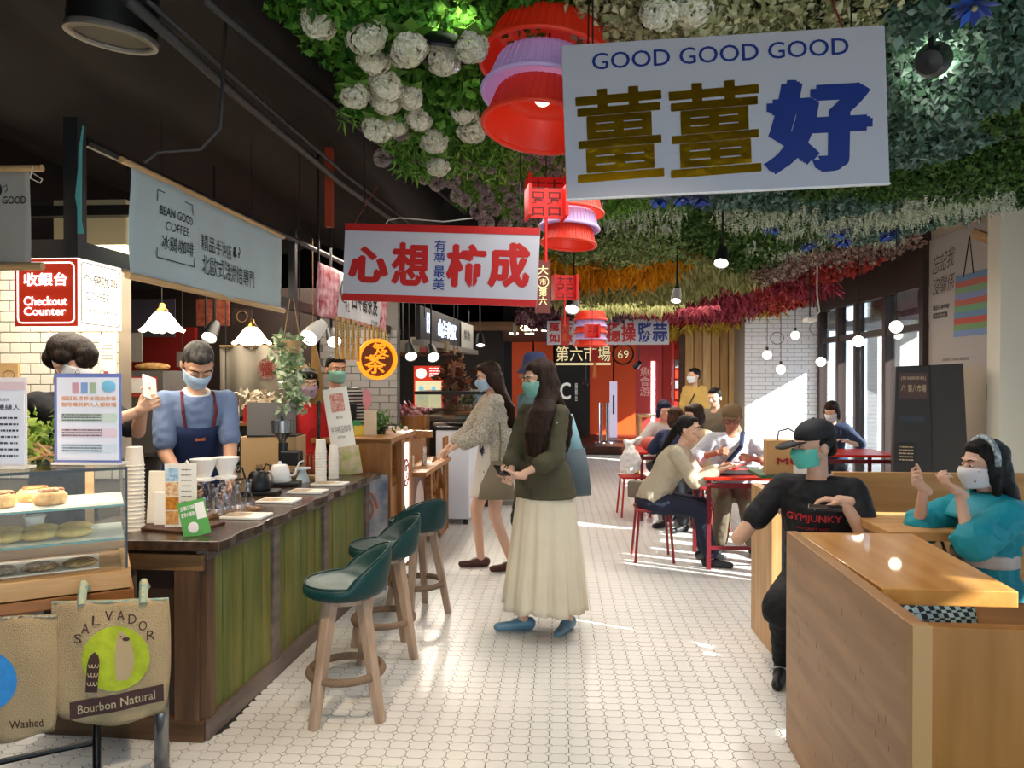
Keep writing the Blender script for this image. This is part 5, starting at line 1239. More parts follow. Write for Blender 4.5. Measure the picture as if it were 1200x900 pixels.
o, W, H, fn = burlap('burlap_bag', 'burlap tote bag with a blue disc, hanging beside the bird-printed bag', -70, 57, 725, 868, 2.36, R(8))
disc(W*.42, H*.50, W*.27, mat('blue_print', '#3a8fd0', .9, noise=.1, nscale=30), 'printed_disc', o)
lettering(o, BRN, [('Washed', W*.62, H*.10, W*.27, H*.07, dict(bold=.01))], fn=fn)
MB().tube([(W*u/10, -.012*math.sin(PI*u/10), H) for u in range(11)], .007, 6).obj('rim', mat('rim_pattern', '#5b4a3a', ramp=('#2c2420', '#d6c6a6'), nscale=80), o)
# acrylic signs on the case
def acrylic(pts, Y, label, col, prints, rz=0):
    a = at(*pts[0], Y); b_ = at(*pts[1], Y); W = (Vector((b_.x, b_.y, 0))-Vector((a.x, a.y, 0))).length; H = pts[2]
    o = thing('sign_holder', label, 'sign', (a.x, a.y, 1.232), math.atan2(b_.y-a.y, b_.x-a.x)+rz)
    panel(0, W, 0, H, 0, .006).obj('holder', mat('holder'+col, col, .3), o); panel(.012, W-.006, .012, H-.015, -.002, 0).obj('sheet', mat('sheet', '#dfe4f2', .6), o)
    MB().bx(0, W, -.02, .05, -.004, .004).obj('foot', CER, o)
    for i, (m, it) in enumerate(prints(W, H)): lettering(o, m, it, y=-.004)
    return o, W, H
PG = mat('print_grey', '#77736c')
o, W, H = acrylic(((64, 553), (142, 550), .335), 2.66, 'blue-framed acrylic notice with orange headline on top of the pastry case', '#6f7fc0', lambda W, H: [
    (mat('print_orange', '#d98c3c', .6), [('振興五倍券冰箱由你省', W*.12, H*.70, W*.82, H*.05, dict(bold=.01)), ('咖啡喝到飽人人都好喝', W*.12, H*.63, W*.82, H*.05, dict(bold=.01))])])
for k, c in enumerate(('#c9d8cf', '#e2cfdc', '#cfdcea')): panel(W*.10, W*.95, H*(.46-.17*k), H*(.56-.17*k), -.0035, -.002, .008).obj('printed_block', mat('blk'+c, c, .6), o)
mb = MB()
for k in range(3):
    for j in range(3): rline(mb, W*.13, H*(.475+.03*j-.17*k), W*.6, -.005, .0045)
mb.obj('small_print', mat('print_dark', '#3f4450'), o)
q = MB().ell((0, 0, 0), (.028, .002, .022)).obj('printed_bubble', mat('bubble', '#7cc0e4', .5), o); q.location = (W*.83, -.005, H*.86)
for k in range(3): panel(W*(.28+.13*k), W*(.38+.13*k), H*.78, H*.90, -.004, -.002).obj('printed_voucher', mat('voucher%d' % k, ['#c99aa6', '#7f9fd0', '#a3b7a0'][k], .6), o)
for x in (.35, .72): MB().tube([(W*x+.008*math.cos(a/10*2*PI), 0, H+.004+.008*math.sin(a/10*2*PI)) for a in range(10)], .0012, 4, close=True).obj('ring', STL, o)
o, W, H = acrylic(((-60, 562), (31, 560), .32), 2.52, 'white acrylic notice with black lettering at the frame edge on the pastry case', '#e6dfe0', lambda W, H: [
    (mat('print_dark', '#3f4450'), [('超級邊緣人', W*.45, H*.64, W*.48, H*.06, dict(bold=.01)), ('營業資訊', W*.6, H*.74, W*.2, H*.03, {})])])
q = MB()
for k in range(7): rline(q, W*.58, H*(.54-.07*k), W*.33, -.004, .007)
q.obj('small_print', mat('print_dark', '#3f4450'), o)
q = panel(W*.3, W*.99, H*.86, H*.95, -.003, -.002).obj('printed_tint', mat('tint_mauve', '#d9c3cc', .6), o)
# small leafy plant in a glass bowl
def plant(loc, s, n, label, cols, pot, seed=1, spread=1.0, droop=0):
    o = thing('potted_plant', label, 'plant', loc); r = np.random.default_rng(seed)
    P = r.normal(size=(n, 3))*np.array([.35, .35, .3])*s*spread+np.array([0, 0, s*.55]); P[:, 2] = np.maximum(P[:, 2], s*.1)
    V, F = cards(P, s*.16); fastobj('leaves', V, F, mat('leaves'+cols[0], cols[1], .5, island=cols), o)['kind'] = 'stuff'
    if pot: MB().lathe([(.001, 0), (s*.32, 0), (s*.42, s*.35), (s*.40, s*.36), (s*.38, s*.30), (.001, s*.28)], 20).obj('pot', pot, o, smooth='auto')
    return o
GL4 = ['#5d7a24', '#86a63c', '#a8c05a', '#4c6a1c']
plant((*at(48, 548, 2.80).xy, 1.232), .15, 260, 'bushy light green plant in a round glass bowl between the two notices', GL4, glassy('bowl_glass', (.8, .8, .75), .3))
o = MB(); rr = random.Random(8)
for k in range(7): o.box((rr.uniform(-.04, .04), rr.uniform(-.02, .02), .012+.008*k), (.10, .008, .006), rot=Matrix.Rotation(rr.uniform(-.9, .9), 3, 'Z') @ Matrix.Rotation(rr.uniform(-.4, .4), 3, 'Y'))
o = o.obj('wood_splints', KFT); o.location = (*at(58, 548, 2.70).xy, 1.232); tag(o, 'little heap of pale wood splints beside the glass bowl', 'splints', kind='stuff')
# ---- things on the counter
def cupstack(px, py, n, label, h=.018, r=.04):
    p = on_ctr(px, py); o = thing('cup_stack', label, 'cups', p)
    for k in range(n):
        c = thing('x', None, None); bpy.data.objects.remove(c)
        z = k*h; q = MB().lathe([(r+.002, z), (r+.003, z+.004), (r-.0005, z+.006), (r*.82, z+.085), (.001, z+.086)], 20) if k == n-1 or k == 0 else MB().lathe([(r+.002, z), (r+.003, z+.004), (r-.0005, z+.006), (r*.94, z+.024)], 20)
        q.obj('cup', CUPW, o, smooth='auto')
    return o
cupstack(158, 621, 17, 'tall tower of upside-down white paper cups nearest the pastry case')
cupstack(376, 566, 12, 'stack of upturned white cups beside the wire rack', r=.036)
cupstack(391, 560, 9, 'shorter stack of upturned cups before the kraft boxes', r=.034)
p = on_ctr(212, 619); o = thing('wooden_tray', 'dark wooden tray holding menus and folded white bags', 'tray', p, R(-14)); MB().bx(-.16, .13, -.10, .14, 0, .012).obj('tray', wood('tray_dark', '#3a2216', '#5a3824', 'x'), o, bevel=.002)
o = thing('menu_stand', 'tall white menu stand with photographs of drinks and cakes', 'menu', p+Vector((.015, -.03, .012)), R(8))
W, H = .14, .285
panel(-W/2, W/2, 0, H, 0, .004).obj('sheet', WHT, o)
for k, (c, c2) in enumerate((('#4f8fc0', '#cfe6f2'), ('#c07a3c', '#f0d8b0'), ('#d99a2c', '#a0541c'), ('#b07038', '#e0b070'))): panel(-W/2+.004, -.008, .012+.065*(3-k), .012+.065*(3-k)+.06, -.002, 0).obj('printed_photo', mat('photo'+c, c, .4, ramp=(c, c2), nscale=60), o)
q = MB()
for k in range(9): rline(q, .004, H-.03-k*.024, .045, -.003, .005)
q.obj('small_print', PG, o)
o = thing('paper_sleeves', 'upright bundle of white paper sleeves on the counter tray', 'paper bag', p+Vector((-.10, .06, .012)), R(5)); MB().box((0, 0, .12), (.16, .03, .24), rot=Matrix.Rotation(-.12, 3, 'X')).obj('sleeve', CUPW, o, bevel=.004); MB().box((.02, -.04, .075), (.11, .03, .15)).obj('sleeve', WHT, o, bevel=.003)
o = thing('green_card', 'green and white table card leaning on the counter edge', 'card', on_ctr(232, 628), R(22)); o.rotation_euler = (R(-8), R(-12), R(22))
panel(-.055, .055, 0, .155, 0, .003).obj('card', mat('card_green', '#4f9a3c', .5), o); panel(.012, .05, .07, .14, -.002, 0).obj('printed_box', WHT, o)
lettering(o, WHT, [('全新口味', -.048, .118, .06, .02, dict(bold=.02)), ('夏季大福盒', -.048, .09, .055, .02, dict(bold=.02))], y=-.003)
q = MB().ell((0, 0, 0), (.022, .002, .024)).obj('printed_dessert', mat('dessert', '#e0d2cc', .5), o); q.location = (-.01, -.003, .04)
# drippers and carafes on a plank
p = on_ctr(256, 603); o = thing('serving_plank', 'pale wooden plank under the glass carafes', 'plank', p, R(60)); MB().bx(-.14, .2, -.07, .07, 0, .016).obj('board', wood('plank_pale', '#8a6038', '#a97c4c', 'x'), o, bevel=.003)
for k, (dx, dy, lb) in enumerate(((-.075, .0, 'white ceramic dripper with looped handle on its glass server'), (.0, .085, 'white ceramic dripper standing behind the looped-handle one'))):
    o = thing('pour_over_dripper', lb, 'dripper', p+Vector((dx, dy, .016)), R(200), 'ceramic drippers')
    MB().lathe([(.001, 0), (.045, 0), (.052, .02), (.045, .10), (.03, .13), (.03, .16)], 24).obj('glass_server', GLS, o, smooth=True)
    MB().lathe([(.03, .15), (.055, .155), (.055, .165), (.032, .17), (.066, .262), (.062, .262), (.02, .175)], 28).obj('dripper', CER, o, smooth='auto')
    if k == 0: MB().tube([(.05, 0, .215), (.08, 0, .255), (.095, 0, .235), (.08, 0, .20), (.045, 0, .185)], .006, 8).obj('handle', CER, o, smooth=True)
for k, (dx, dy) in enumerate(((.045, -.03), (.085, .03), (.11, .10), (.03, -.09))):
    o = thing('glass_carafe', ['clear glass carafe in front of the ceramic drippers', 'round clear carafe in the middle of the plank', 'clear carafe at the plank end toward the kettles', 'small clear carafe nearest the green card'][k], 'carafe', p+Vector((dx, dy, .016)), 0, 'glass carafes on the plank')
    MB().lathe([(.001, 0), (.034, 0), (.038, .02), (.026, .055), (.014, .09), (.014, .12), (.022, .15), (.020, .15)], 24).obj('glass', GLS, o, smooth=True)
# kettles
def kettle(px, py, m, label, s=1, rz=0):
    o = thing('gooseneck_kettle', label, 'kettle', on_ctr(px, py), rz); 
    MB().lathe([(.001, 0), (.07*s, 0), (.075*s, .01), (.068*s, .05), (.055*s, .10*s), (.045*s, .115*s), (.001, .12*s)], 28).obj('body', m, o, smooth=True)
    MB().lathe([(.012, .118*s), (.014, .13*s), (.001, .14*s)], 12).obj('lid_knob', m, o, smooth=True)
    MB().tube([(.06*s, 0, .035), (.10*s, 0, .045), (.115*s, 0, .09*s), (.13*s, 0, .13*s), (.16*s, 0, .14*s)], [.009, .008, .006, .005, .005], 8).obj('spout', m, o, smooth=True)
    MB().tube([(-.05*s, 0, .10*s), (-.09*s, 0, .12*s), (-.11*s, 0, .08*s), (-.10*s, 0, .02)], .006, 8).obj('handle', DGP if m is not DGP else STL, o, smooth=True)
    return o
for k, (px, py) in enumerate(((303, 579), (329, 569))):
    o = thing('scale_base', ['flat black scale under the black kettle', 'flat black heating base under the white kettle'][k], 'scale', on_ctr(px, py)+Vector((0, 0, .001)), R(8)); MB().bx(-.09, .12, -.07, .07, 0, .022).obj('plate', DGP, o, bevel=.005)
kettle(303, 579, DGP, 'black gooseneck kettle on the counter scale', .95, R(160)).location.z += .024
kettle(328, 569, CER, 'white gooseneck kettle with long curved spout', .95, R(5)).location.z += .024
# grinder, laptop, boxes, rack
o = thing('coffee_grinder', 'black coffee grinder with round steel hopper', 'grinder', on_ctr(337, 566)+Vector((-.08, .12, 0)))
MB().bx(-.05, .05, -.05, .06, 0, .05).obj('foot', DGP, o, bevel=.01); MB().cyl((0, .02, .05), .032, .20, 18).obj('column', DGP, o); MB().bx(-.01, .13, -.03, .04, .10, .20).obj('motor', DGP, o, bevel=.012)
MB().lathe([(.02, .25), (.03, .28), (.068, .32), (.072, .40), (.068, .40), (.06, .33)], 22).obj('hopper', STL, o, smooth='auto'); MB().cyl((0, 0, .40), .01, .03, 8).obj('knob', DGP, o)
o = thing('laptop', 'grey laptop seen from behind, open on the back of the counter', 'laptop', (-2.12, 5.0, 1.04), R(6)); o.location = at(318, 512, 4.95); z0 = o.location.z
panel(-.165, .165, .01, .235, 0, .008, .01).obj('screen', mat('laptop_grey', '#77726d', .4, metal=.3), o); MB().bx(-.165, .165, 0, .22, 0, .01).obj('keyboard', DGP, o); MB().ell((0, 0, 0), (.008, .001, .006)).obj('emblem', STL, o).location = (0, -.001, .10)
q = thing('kraft_box', 'kraft cardboard box with printed stamp supporting the laptop', 'box', (o.location.x-.02, o.location.y, .0), R(4)); MB().bx(-.19, .19, 0, .24, .868, z0-.001).obj('carton', KFT, q); 
lettering(q, BRN, [('台中', .0, .91, .08, .05, dict(bold=.01)), ('福', -.09, .91, .05, .05, {})], y=-.002)
MB().bx(-.35, .45, -.02, .28, 0, .868).obj('support', mat('carcass', '#3a2b20'), q)
o = thing('wire_rack', 'small copper wire rack with wooden foot among the cups', 'rack', on_ctr(362, 562)+Vector((0, .06, 0))); MB().bx(-.05, .07, -.03, .05, 0, .02).obj('foot', KFT, o)
for k in range(4): MB().tube([(-.04+.025*k, 0, .02), (-.04+.025*k, 0, .16), (-.04+.025*k, .04, .16), (-.04+.025*k, .04, .02)], .003, 5).obj('wire', mat('copper', '#8a5a3c', .3, metal=.8), o)
o = thing('cake_stand', 'pale blue-white pedestal dripper stand on the counter', 'stand', on_ctr(356, 564)+Vector((0, -.02, 0))); MB().lathe([(.001, 0), (.045, 0), (.04, .02), (.022, .07), (.024, .08), (.055, .085), (.055, .092), (.001, .092)], 24).obj('stand', mat('pale_blue', '#bccdd4', .3), o, smooth='auto')
# menu plates lying on the counter
for k, (px, py, lb) in enumerate(((288, 606, 'nearest the green card'), (326, 588, 'second from the counter corner'), (360, 577, 'third from the counter corner'), (386, 568, 'farthest, by the tall white sign'))):
    o = thing('menu_plate', 'white laminated menu plate lying on the counter, '+lb, 'menu', on_ctr(px, py)+Vector((0, 0, .001)), R(-3), 'menu plates along the counter edge'); MB().bx(-.10, .11, -.07, .07, 0, .012).obj('plate', WHT, o, bevel=.002)
    m = MB()
    for j in range(5): m.bx(-.09, .02+.06*((j*k) % 2), -.06+.022*j, -.045+.022*j, .012, .0126)
    m.obj('printed_block', mat('menu_print', '#9a8a70', .6, ramp=('#5f564a', '#c9a468'), nscale=50), o)
# tall white sign and food posters at the counter end
o = thing('tall_sign', 'tall white leaning sign with red stamp and black script at the counter end', 'sign', at(409, 556, 5.15), R(-4)); o.location.z = .868; o.rotation_euler = (0, R(-9), R(-4))
panel(-.10, .08, .20, .62, 0, .006).obj('board', WHT, o); panel(-.10, .10, 0, .20, .002, .006).obj('lower_photo', mat('photo_food', '#b9885a', .5, ramp=('#8fa04a', '#d8b6a8'), nscale=12), o)
panel(-.055, .045, .45, .58, -.002, 0, .006).obj('printed_stamp', mat('stamp_red', '#cf8f84', .6, ramp=('#b4584a', '#e0b8ac'), nscale=70), o)
lettering(o, PG, [('手沖精品咖啡', -.08, .30, .145, .05, {}), ('每杯80', -.04, .26, .06, .02, {}), ('單品', -.03, .40, .05, .02, {})], y=-.003)
o = thing('food_poster', 'upright poster of a swirled cake standing at the far end of the counter', 'poster', at(432, 650, 5.35)); o.location.z = 0; o.rotation_euler = (0, 0, R(-2))
panel(-.14, .14, .0, .84, 0, .01).obj('board', mat('poster_food', '#a98f86', .5, ramp=('#5c6d86', '#d8cfc8'), nscale=6), o)
q = MB(); q.tube([((.10-.003*i)*.9*math.cos(i*.5), -.003, (.10-.003*i)*1.3*math.sin(i*.5)) for i in range(30)], .009, 5); q = q.obj('printed_cake', mat('cake_print', '#b06a4a', .6), o); q.location = (-.02, 0, .60)
q = MB().ell((0, 0, 0), (.05, .003, .08)).obj('printed_drink', mat('drink_print', '#5b1f2c', .5), o); q.location = (.03, -.003, .2)
# tea stall goods
def tsit(px, py, Y, z): p = at(px, py, Y); p.z = z; return p
plant(tsit(443, 487, 5.9, 1.10), .17, 220, 'small dark leafy bush on the tea stall', ['#2f5a1c', '#4f7a2c', '#3c6a22', '#6a8f3c'], mat('black_pot', '#1f1d1b'))
for k in range(4):
    o = thing('paper_cup', ['upturned white paper cone cup beside the leafy bush', 'widest upturned white cup on the tea stall', 'upturned white cup third from the leafy bush', 'upturned white cup farthest from the leafy bush'][k], 'cup', tsit(451+8*k, 502, 6.3, .985), group='white cups on the tea stall'); MB().lathe([(.032, 0), (.03, .01), (.018 if k != 1 else .026, .15), (.001, .152)], 16).obj('cup', CUPW, o, smooth='auto')
for k, (px, py, w, h, c, lb) in enumerate(((434, 512, .10, .20, '#d8c6a8', 'cream leaning packet on the tea stall top'), (418, 508, .06, .12, '#2f8a4a', 'green bottle-shaped tin on the tea stall'), (424, 490, .12, .08, '#e0c23c', 'yellow price card on the tea stall'), (470, 596, .05, .26, '#c0504a', 'red printed card strip on the lower shelf'), (481, 552, .07, .12, '#e3d9cc', 'small white and brown card on the shelf'), (497, 548, .05, .17, '#8a6a70', 'patterned packet standing at the shelf end'))):
    z = 1.10 if k < 3 else .742; Y = 5.7 if k < 3 else 6.2+.3*(k-3)
    o = thing('tea_packet', lb, 'packet', tsit(px, py, Y, z), R(12*k)); MB().box((0, 0, h/2), (w, .02, h)).obj('packet', mat('pkt'+c, c, .5, ramp=(c, '#d8d0c4' if k > 2 else c), nscale=40), o, bevel=.003)
o = thing('round_fan', 'pink oval paddle sign on a stick at the tea stall', 'sign', tsit(430, 500, 5.8, 1.10), R(20)); MB().ell((0, 0, .28), (.035, .006, .085)).obj('face', mat('fan_pink', '#d3848a', .5), o); MB().tube([(0, 0, 0), (0, 0, .2)], .005, 6).obj('stick', KFT, o)
for k in range(4):
    o = thing('wooden_box', ['largest pale wooden box stacked on the tea stall', 'small wooden box beside the largest one', 'middle wooden block box on the tea stall', 'end wooden box nearest the freezer'][k], 'box', tsit(463+12*k, 470, 6.6+.15*k, .985), R(5*k), 'wooden boxes on the tea stall'); MB().box((0, 0, .03+.02*(3-k)/3), (.13, .12, .06+.04*(3-k)/3)).obj('box', TWX, o, bevel=.004)
o = thing('sample_tray', 'dark wicker tray of samples the lace-clad woman reaches over', 'tray', (-1.05, 7.95, 1.042)); MB().lathe([(.001, .0), (.15, .0), (.18, .03), (.17, .03), (.14, .012), (.001, .012)], 24).obj('tray', mat('wicker', '#33302c', .7), o); MB().bx(-.3, -.1, -.05, .25, 0, .02).obj('pan', STL, o)
# stall background things
o = thing('cloth_noren', 'beige hanging cloth with round red seal behind the coffee bar', 'curtain', at(258, 488, 6.4), 0); W = at(352, 488, 6.4).x-at(258, 488, 6.4).x
MB().grid(lambda u, v: (u*W, .02*math.sin(u*20), v*.62), 30, 2).obj('cloth', mat('beige_cloth', '#a39a88', .9), o, smooth=True, solid=.004)
q = MB().prism([(.085*math.cos(a/24*2*PI), .095*math.sin(a/24*2*PI)) for a in range(24)], -.03, -.026, XZ).obj('seal', mat('seal_cloth', '#8c2c22', .8, ramp=('#8c2c22', '#a39a88'), nscale=60), o); q.location = (W*.60, 0, .42)
lettering(o, mat('seal_dark', '#8c2c22'), [('福', W*.60-.055, .36, .11, .12, dict(bold=.01))], y=-.034)
MB().tube([(0, 0, .62), (W, 0, .62)], .012, 6).obj('rod', DOW, o)
for x in (.05, W-.05): MB().tube([(x, 0, .62), (x, 0, 1.95)], .003, 4).obj('cord', INK, o)
for k, (px0, py0, px1, py1, Y, c, lb) in enumerate(((142, 424, 166, 390, 4.9, '#6f6b64', 'grey metal panel hanging over the steel cupboard'), (207, 430, 224, 412, 6.2, '#8a8378', 'small grey card hanging beside the glowing spotlight'))):
    a = at(px0, py0, Y); b_ = at(px1, py1, Y); o = thing('hanging_board', lb, 'panel', a); MB().bx(0, b_.x-a.x, 0, .01, 0, b_.z-a.z).obj('panel', mat('hp'+c, c, .5), o); MB().tube([(.05, 0, b_.z-a.z), (.05, 0, b_.z-a.z+1.2)], .003, 4).obj('cord', INK, o)
o = thing('kitchen_cabinet', 'brushed steel kitchen cabinet with notices behind the coffee bar', 'cabinet', (at(145, 443, 4.9).x-.12, 4.9, 0)); W = at(191, 443, 4.9).x-o.location.x
MB().bx(0, W, 0, .5, 0, 1.60).obj('body', mat('cab_steel', '#6a6763', .4, metal=.5), o); panel(.08, W-.04, 1.42, 1.56, -.006, 0).obj('notice_frame', mat('notice_red', '#a83c34'), o); panel(.10, W-.06, 1.45, 1.55, -.009, -.006).obj('notice', WHT, o)
MB().bx(.05, W-.02, -.10, 0, 1.02, 1.05).obj('ledge', STL, o)
o = thing('bread_loaf', 'long brown loaf lying on top of the steel cabinet', 'bread', (at(160, 433, 4.9).x, 5.1, 1.60)); MB().ell((0, 0, .03), (.13, .06, .03)).obj('loaf', BUN, o, smooth=True)
o = thing('black_shelf', 'dark rack of chalk-written menu and boxes behind the denim-aproned barista', 'shelf', (at(256, 443, 5.6).x, 5.6, 0)); W = at(292, 443, 5.6).x-o.location.x
MB().bx(0, W, .02, .3, 0, 1.18).obj('body', BLACK, o); lettering(o, mat('chalk', '#b9b6b0', .8), [('Menu', .02, .98, .14, .05, {}), ('Hot 80', .02, .90, .14, .04, {}), ('Ice 90', .02, .83, .14, .04, {})], y=.015)
MB().bx(-.02, W+.05, .0, .32, 1.18, 1.20).obj('shelf', TWD, o)
o2 = thing('red_gift_box', 'red gift bag full of white flowers on the dark rack', 'box', o.location+Vector((.26, .12, 1.20))); MB().bx(-.09, .09, -.06, .06, 0, .14).obj('box', mat('gift_red', '#b8241a', .5), o2)
V, F = cards(np.random.default_rng(2).normal(size=(90, 3))*np.array([.06, .04, .03])+np.array([0, 0, .18]), .04); fastobj('blossom', V, F, mat('blossom_cream', '#ded2b8', .6), o2)['kind'] = 'stuff'
o2 = thing('notice_card', 'red and white printed card standing on the dark rack behind the barista', 'card', o.location+Vector((.0, .1, 1.20))); panel(0, .12, 0, .19, 0, .004).obj('card', WHT, o2); panel(0, .12, .13, .19, -.002, 0).obj('photo', mat('dish_dark', '#6b2c1c', ramp=('#3a1a12', '#b0603a'), nscale=40), o2); panel(.01, .035, .02, .12, -.002, 0).obj('stripe', RDL, o2)
# hanging plant over the counter end
o = thing('hanging_plant', 'trailing variegated plant hanging in a basket before the seal cloth', 'plant', at(342, 405, 5.0)); r = np.random.default_rng(5); n = 520
P = np.stack([r.normal(0, .045, n), r.normal(0, .045, n), -.5*r.random(n)**1.1+.06], 1); P[:, 0] += .10*(-P[:, 2])-.02; P[:, 0] += np.where(r.random(n) < .3, -.05, .0)*(P[:, 2] > -.25)
V, F = cards(P, .036); fastobj('leaves', V, F, mat('variegated', '#6f8a5c', .5, island=['#4c6a3c', '#8da27a', '#c2cbaa', '#5f7f4c']), o)['kind'] = 'stuff'
MB().lathe([(.001, -.06), (.05, -.05), (.075, .03), (.072, .03), (.001, .0)], 16).obj('basket', KFT, o)
for a in (-.06, .06): MB().tube([(a, 0, .03), (a*.2, 0, .32)], .003, 4).obj('cord', KFT, o)
o = thing('brown_pelt', 'long tan woven pouch hanging behind the trailing plant', 'pouch', at(370, 478, 5.6)); b_ = MB(); b_.cap((0, 0, .04), (0, 0, .36), .085, .035); b_.cap((0, 0, .36), (-.02, 0, .55), .035, .01); b_.cap((-.1, .1, .2), (-.22, .1, .35), .09, .07)
remeshed(b_, .015, 2).obj('body', mat('tan_weave', '#96713f', .9, bump=.6, bscale=80), o, smooth=True); MB().tube([(-.02, 0, .5), (-.02, 0, 1.3)], .004, 4).obj('cord', KFT, o)
# stuff at the back stalls
for k, (px, py, Y, w, h, c, lb) in enumerate(((474, 413, 9.6, .12, .16, '#6a6258', 'grey carton first on the high shelf'), (486, 413, 9.6, .14, .20, '#8a8070', 'tallest pale carton on the high shelf'), (500, 413, 9.6, .16, .12, '#a03a3a', 'red carton on the high shelf'), (516, 413, 9.6, .18, .15, '#7a6a50', 'tan carton at the end of the high shelf'))):
    p = at(px, py, Y); o = thing('carton', lb, 'box', p, group='cartons on the high shelf'); MB().bx(-w/2, w/2, 0, .2, 0, h).obj('carton', mat('crt'+c, c, .7), o)
o = thing('high_shelf', 'dark high shelf carrying cartons above the spotlights', 'shelf', at(466, 414, 9.6)); MB().bx(0, .75, -.02, .25, -.03, -.002).obj('board', DKW, o); MB().tube([(.05, .1, 0), (.05, .1, 1.7)], .01, 5).obj('hanger', INK, o)
o = thing('dried_bundle', 'dried brown fish and chillies bundle hanging by the glass case', 'dried food', at(532, 455, 9.3)); V, F = cards(np.random.default_rng(9).normal(size=(160, 3))*np.array([.07, .05, .14])+np.array([0, 0, .1]), .09); fastobj('bundle', V, F, mat('dried_brown', '#5a2c1c', .8, island=['#3c1c12', '#7a4026', '#8c6a4c', '#5a2a1c']), o)['kind'] = 'stuff'; MB().tube([(0, 0, .2), (0, 0, 1.2)], .004, 4).obj('cord', INK, o)
o = thing('flower_heap', 'red and white artificial flowers on the case before the menu board', 'flowers', at(476, 482, 8.4)); V, F = cards(np.random.default_rng(10).normal(size=(200, 3))*np.array([.11, .06, .03]), .05); fastobj('blossom', V, F, mat('redwhite', '#c0303a', .6, island=['#c0303a', '#e8c8cc', '#a01c28', '#f0e4e0']), o)['kind'] = 'stuff'
MB().bx(-.25, .25, -.12, .12, -at(476, 482, 8.4).z, -.04).obj("stand", TWD, o)

# things crowding the red stall behind the coffee bar
for k, (px0, py0, px1, py1, Y, c, lb) in enumerate(((230, 382, 268, 350, 6.5, '#7c2a26', 'dark red patterned cloth pinned above the spotlights in the coffee stall'), (272, 380, 296, 362, 6.5, '#2a1a14', 'dark brown board with a gilt round emblem beside the patterned cloth'), (145, 395, 205, 350, 6.8, '#4b4452', 'dull violet-grey banner panel above the bread loaf'))):
    a = at(px0, py0, Y); b_ = at(px1, py1, Y); o = thing('pinned_cloth', lb, 'decoration', a); MB().bx(0, b_.x-a.x, 0, .01, 0, b_.z-a.z).obj('sheet', mat('pc'+c, c, .8, ramp=(c, '#a8603c' if k == 0 else c), nscale=26), o)
    if k == 1: q = MB().lathe([(.045, -.003), (.052, -.003), (.052, .003), (.045, .003), (.045, -.003)], 20).obj('emblem', mat('emblem_gilt', '#8a6a4a', .5), o); q.rotation_euler = (PI/2, 0, 0); q.location = ((b_.x-a.x)/2, -.006, (b_.z-a.z)/2)
    MB().tube([(.03, .01, b_.z-a.z), (.03, .01, 3.9-a.z)], .003, 4).obj('cord', INK, o)
o = thing('stall_shelf', 'dark wooden shelf with jars behind the coffee bar laptop', 'shelf', (at(280, 443, 7.0).x, 6.95, 0)); MB().bx(0, .75, 0, .25, 0, .98).obj('body', mat('shelf_brown', '#33231a', .6), o)
for k in range(6):
    j = thing('spice_jar', ['squat red jar', 'tall cream jar', 'dark jar', 'white jar', 'red tin', 'tan jar'][k]+' on the dark shelf under the seal cloth', 'jar', (o.location.x+.07+.115*k, 7.05, .98), group='jars under the seal cloth'); MB().lathe([(.001, 0), (.04, 0), (.042, .01+.02*(k % 3)), (.04, .11+.03*(k % 2)), (.03, .12+.03*(k % 2)), (.001, .125+.03*(k % 2))], 14).obj('jar', mat('jar%d' % k, ['#9c2a20', '#cdbf9c', '#241c18', '#d9d3c8', '#a8221a', '#a07a4c'][k], .35), j, smooth=True)
# ================================================================== people
SKIN = mat('skin', '#c8977a', .5, noise=.05, nscale=6, spec=.35); SKIN2 = mat('skin_fair', '#d8ab90', .5, noise=.04, nscale=6, spec=.35); SKIN3 = mat('skin_tan', '#a8735a', .5, noise=.05, nscale=6, spec=.35)
def hairmat(n, c0, c1): return mat(n, c0, .5, ramp=(c0, c1), nscale=2.5, stretch=(22, 22, 1.5), bump=.6, bscale=9, spec=.22)
HBK = hairmat('hair_black', '#0b0908', '#1e1815'); HBR = hairmat('hair_brown', '#1c110b', '#3a2418'); HGR = hairmat('hair_grey', '#1c1a19', '#4b4744')
EYEW = mat('eye_white', '#d9d2ca', .3); EYED = mat('eye_dark', '#120c09', .15)
def V3(*a): return Vector(a)
def ik(a, b, l1, l2, hint):
    d = b-a; L = d.length; L2 = min(L, (l1+l2)*.999)
    if L > 1e-6: b = a+d*(L2/L)
    d = (b-a); L = d.length; dn = d.normalized()
    x = (l1*l1-l2*l2+L*L)/(2*L); h = math.sqrt(max(0, l1*l1-x*x))
    q = Vector(hint)-dn*Vector(hint).dot(dn)
    if q.length < 1e-5: q = Vector((0, 0, 1)).cross(dn)
    return a+dn*x+q.normalized()*h, b
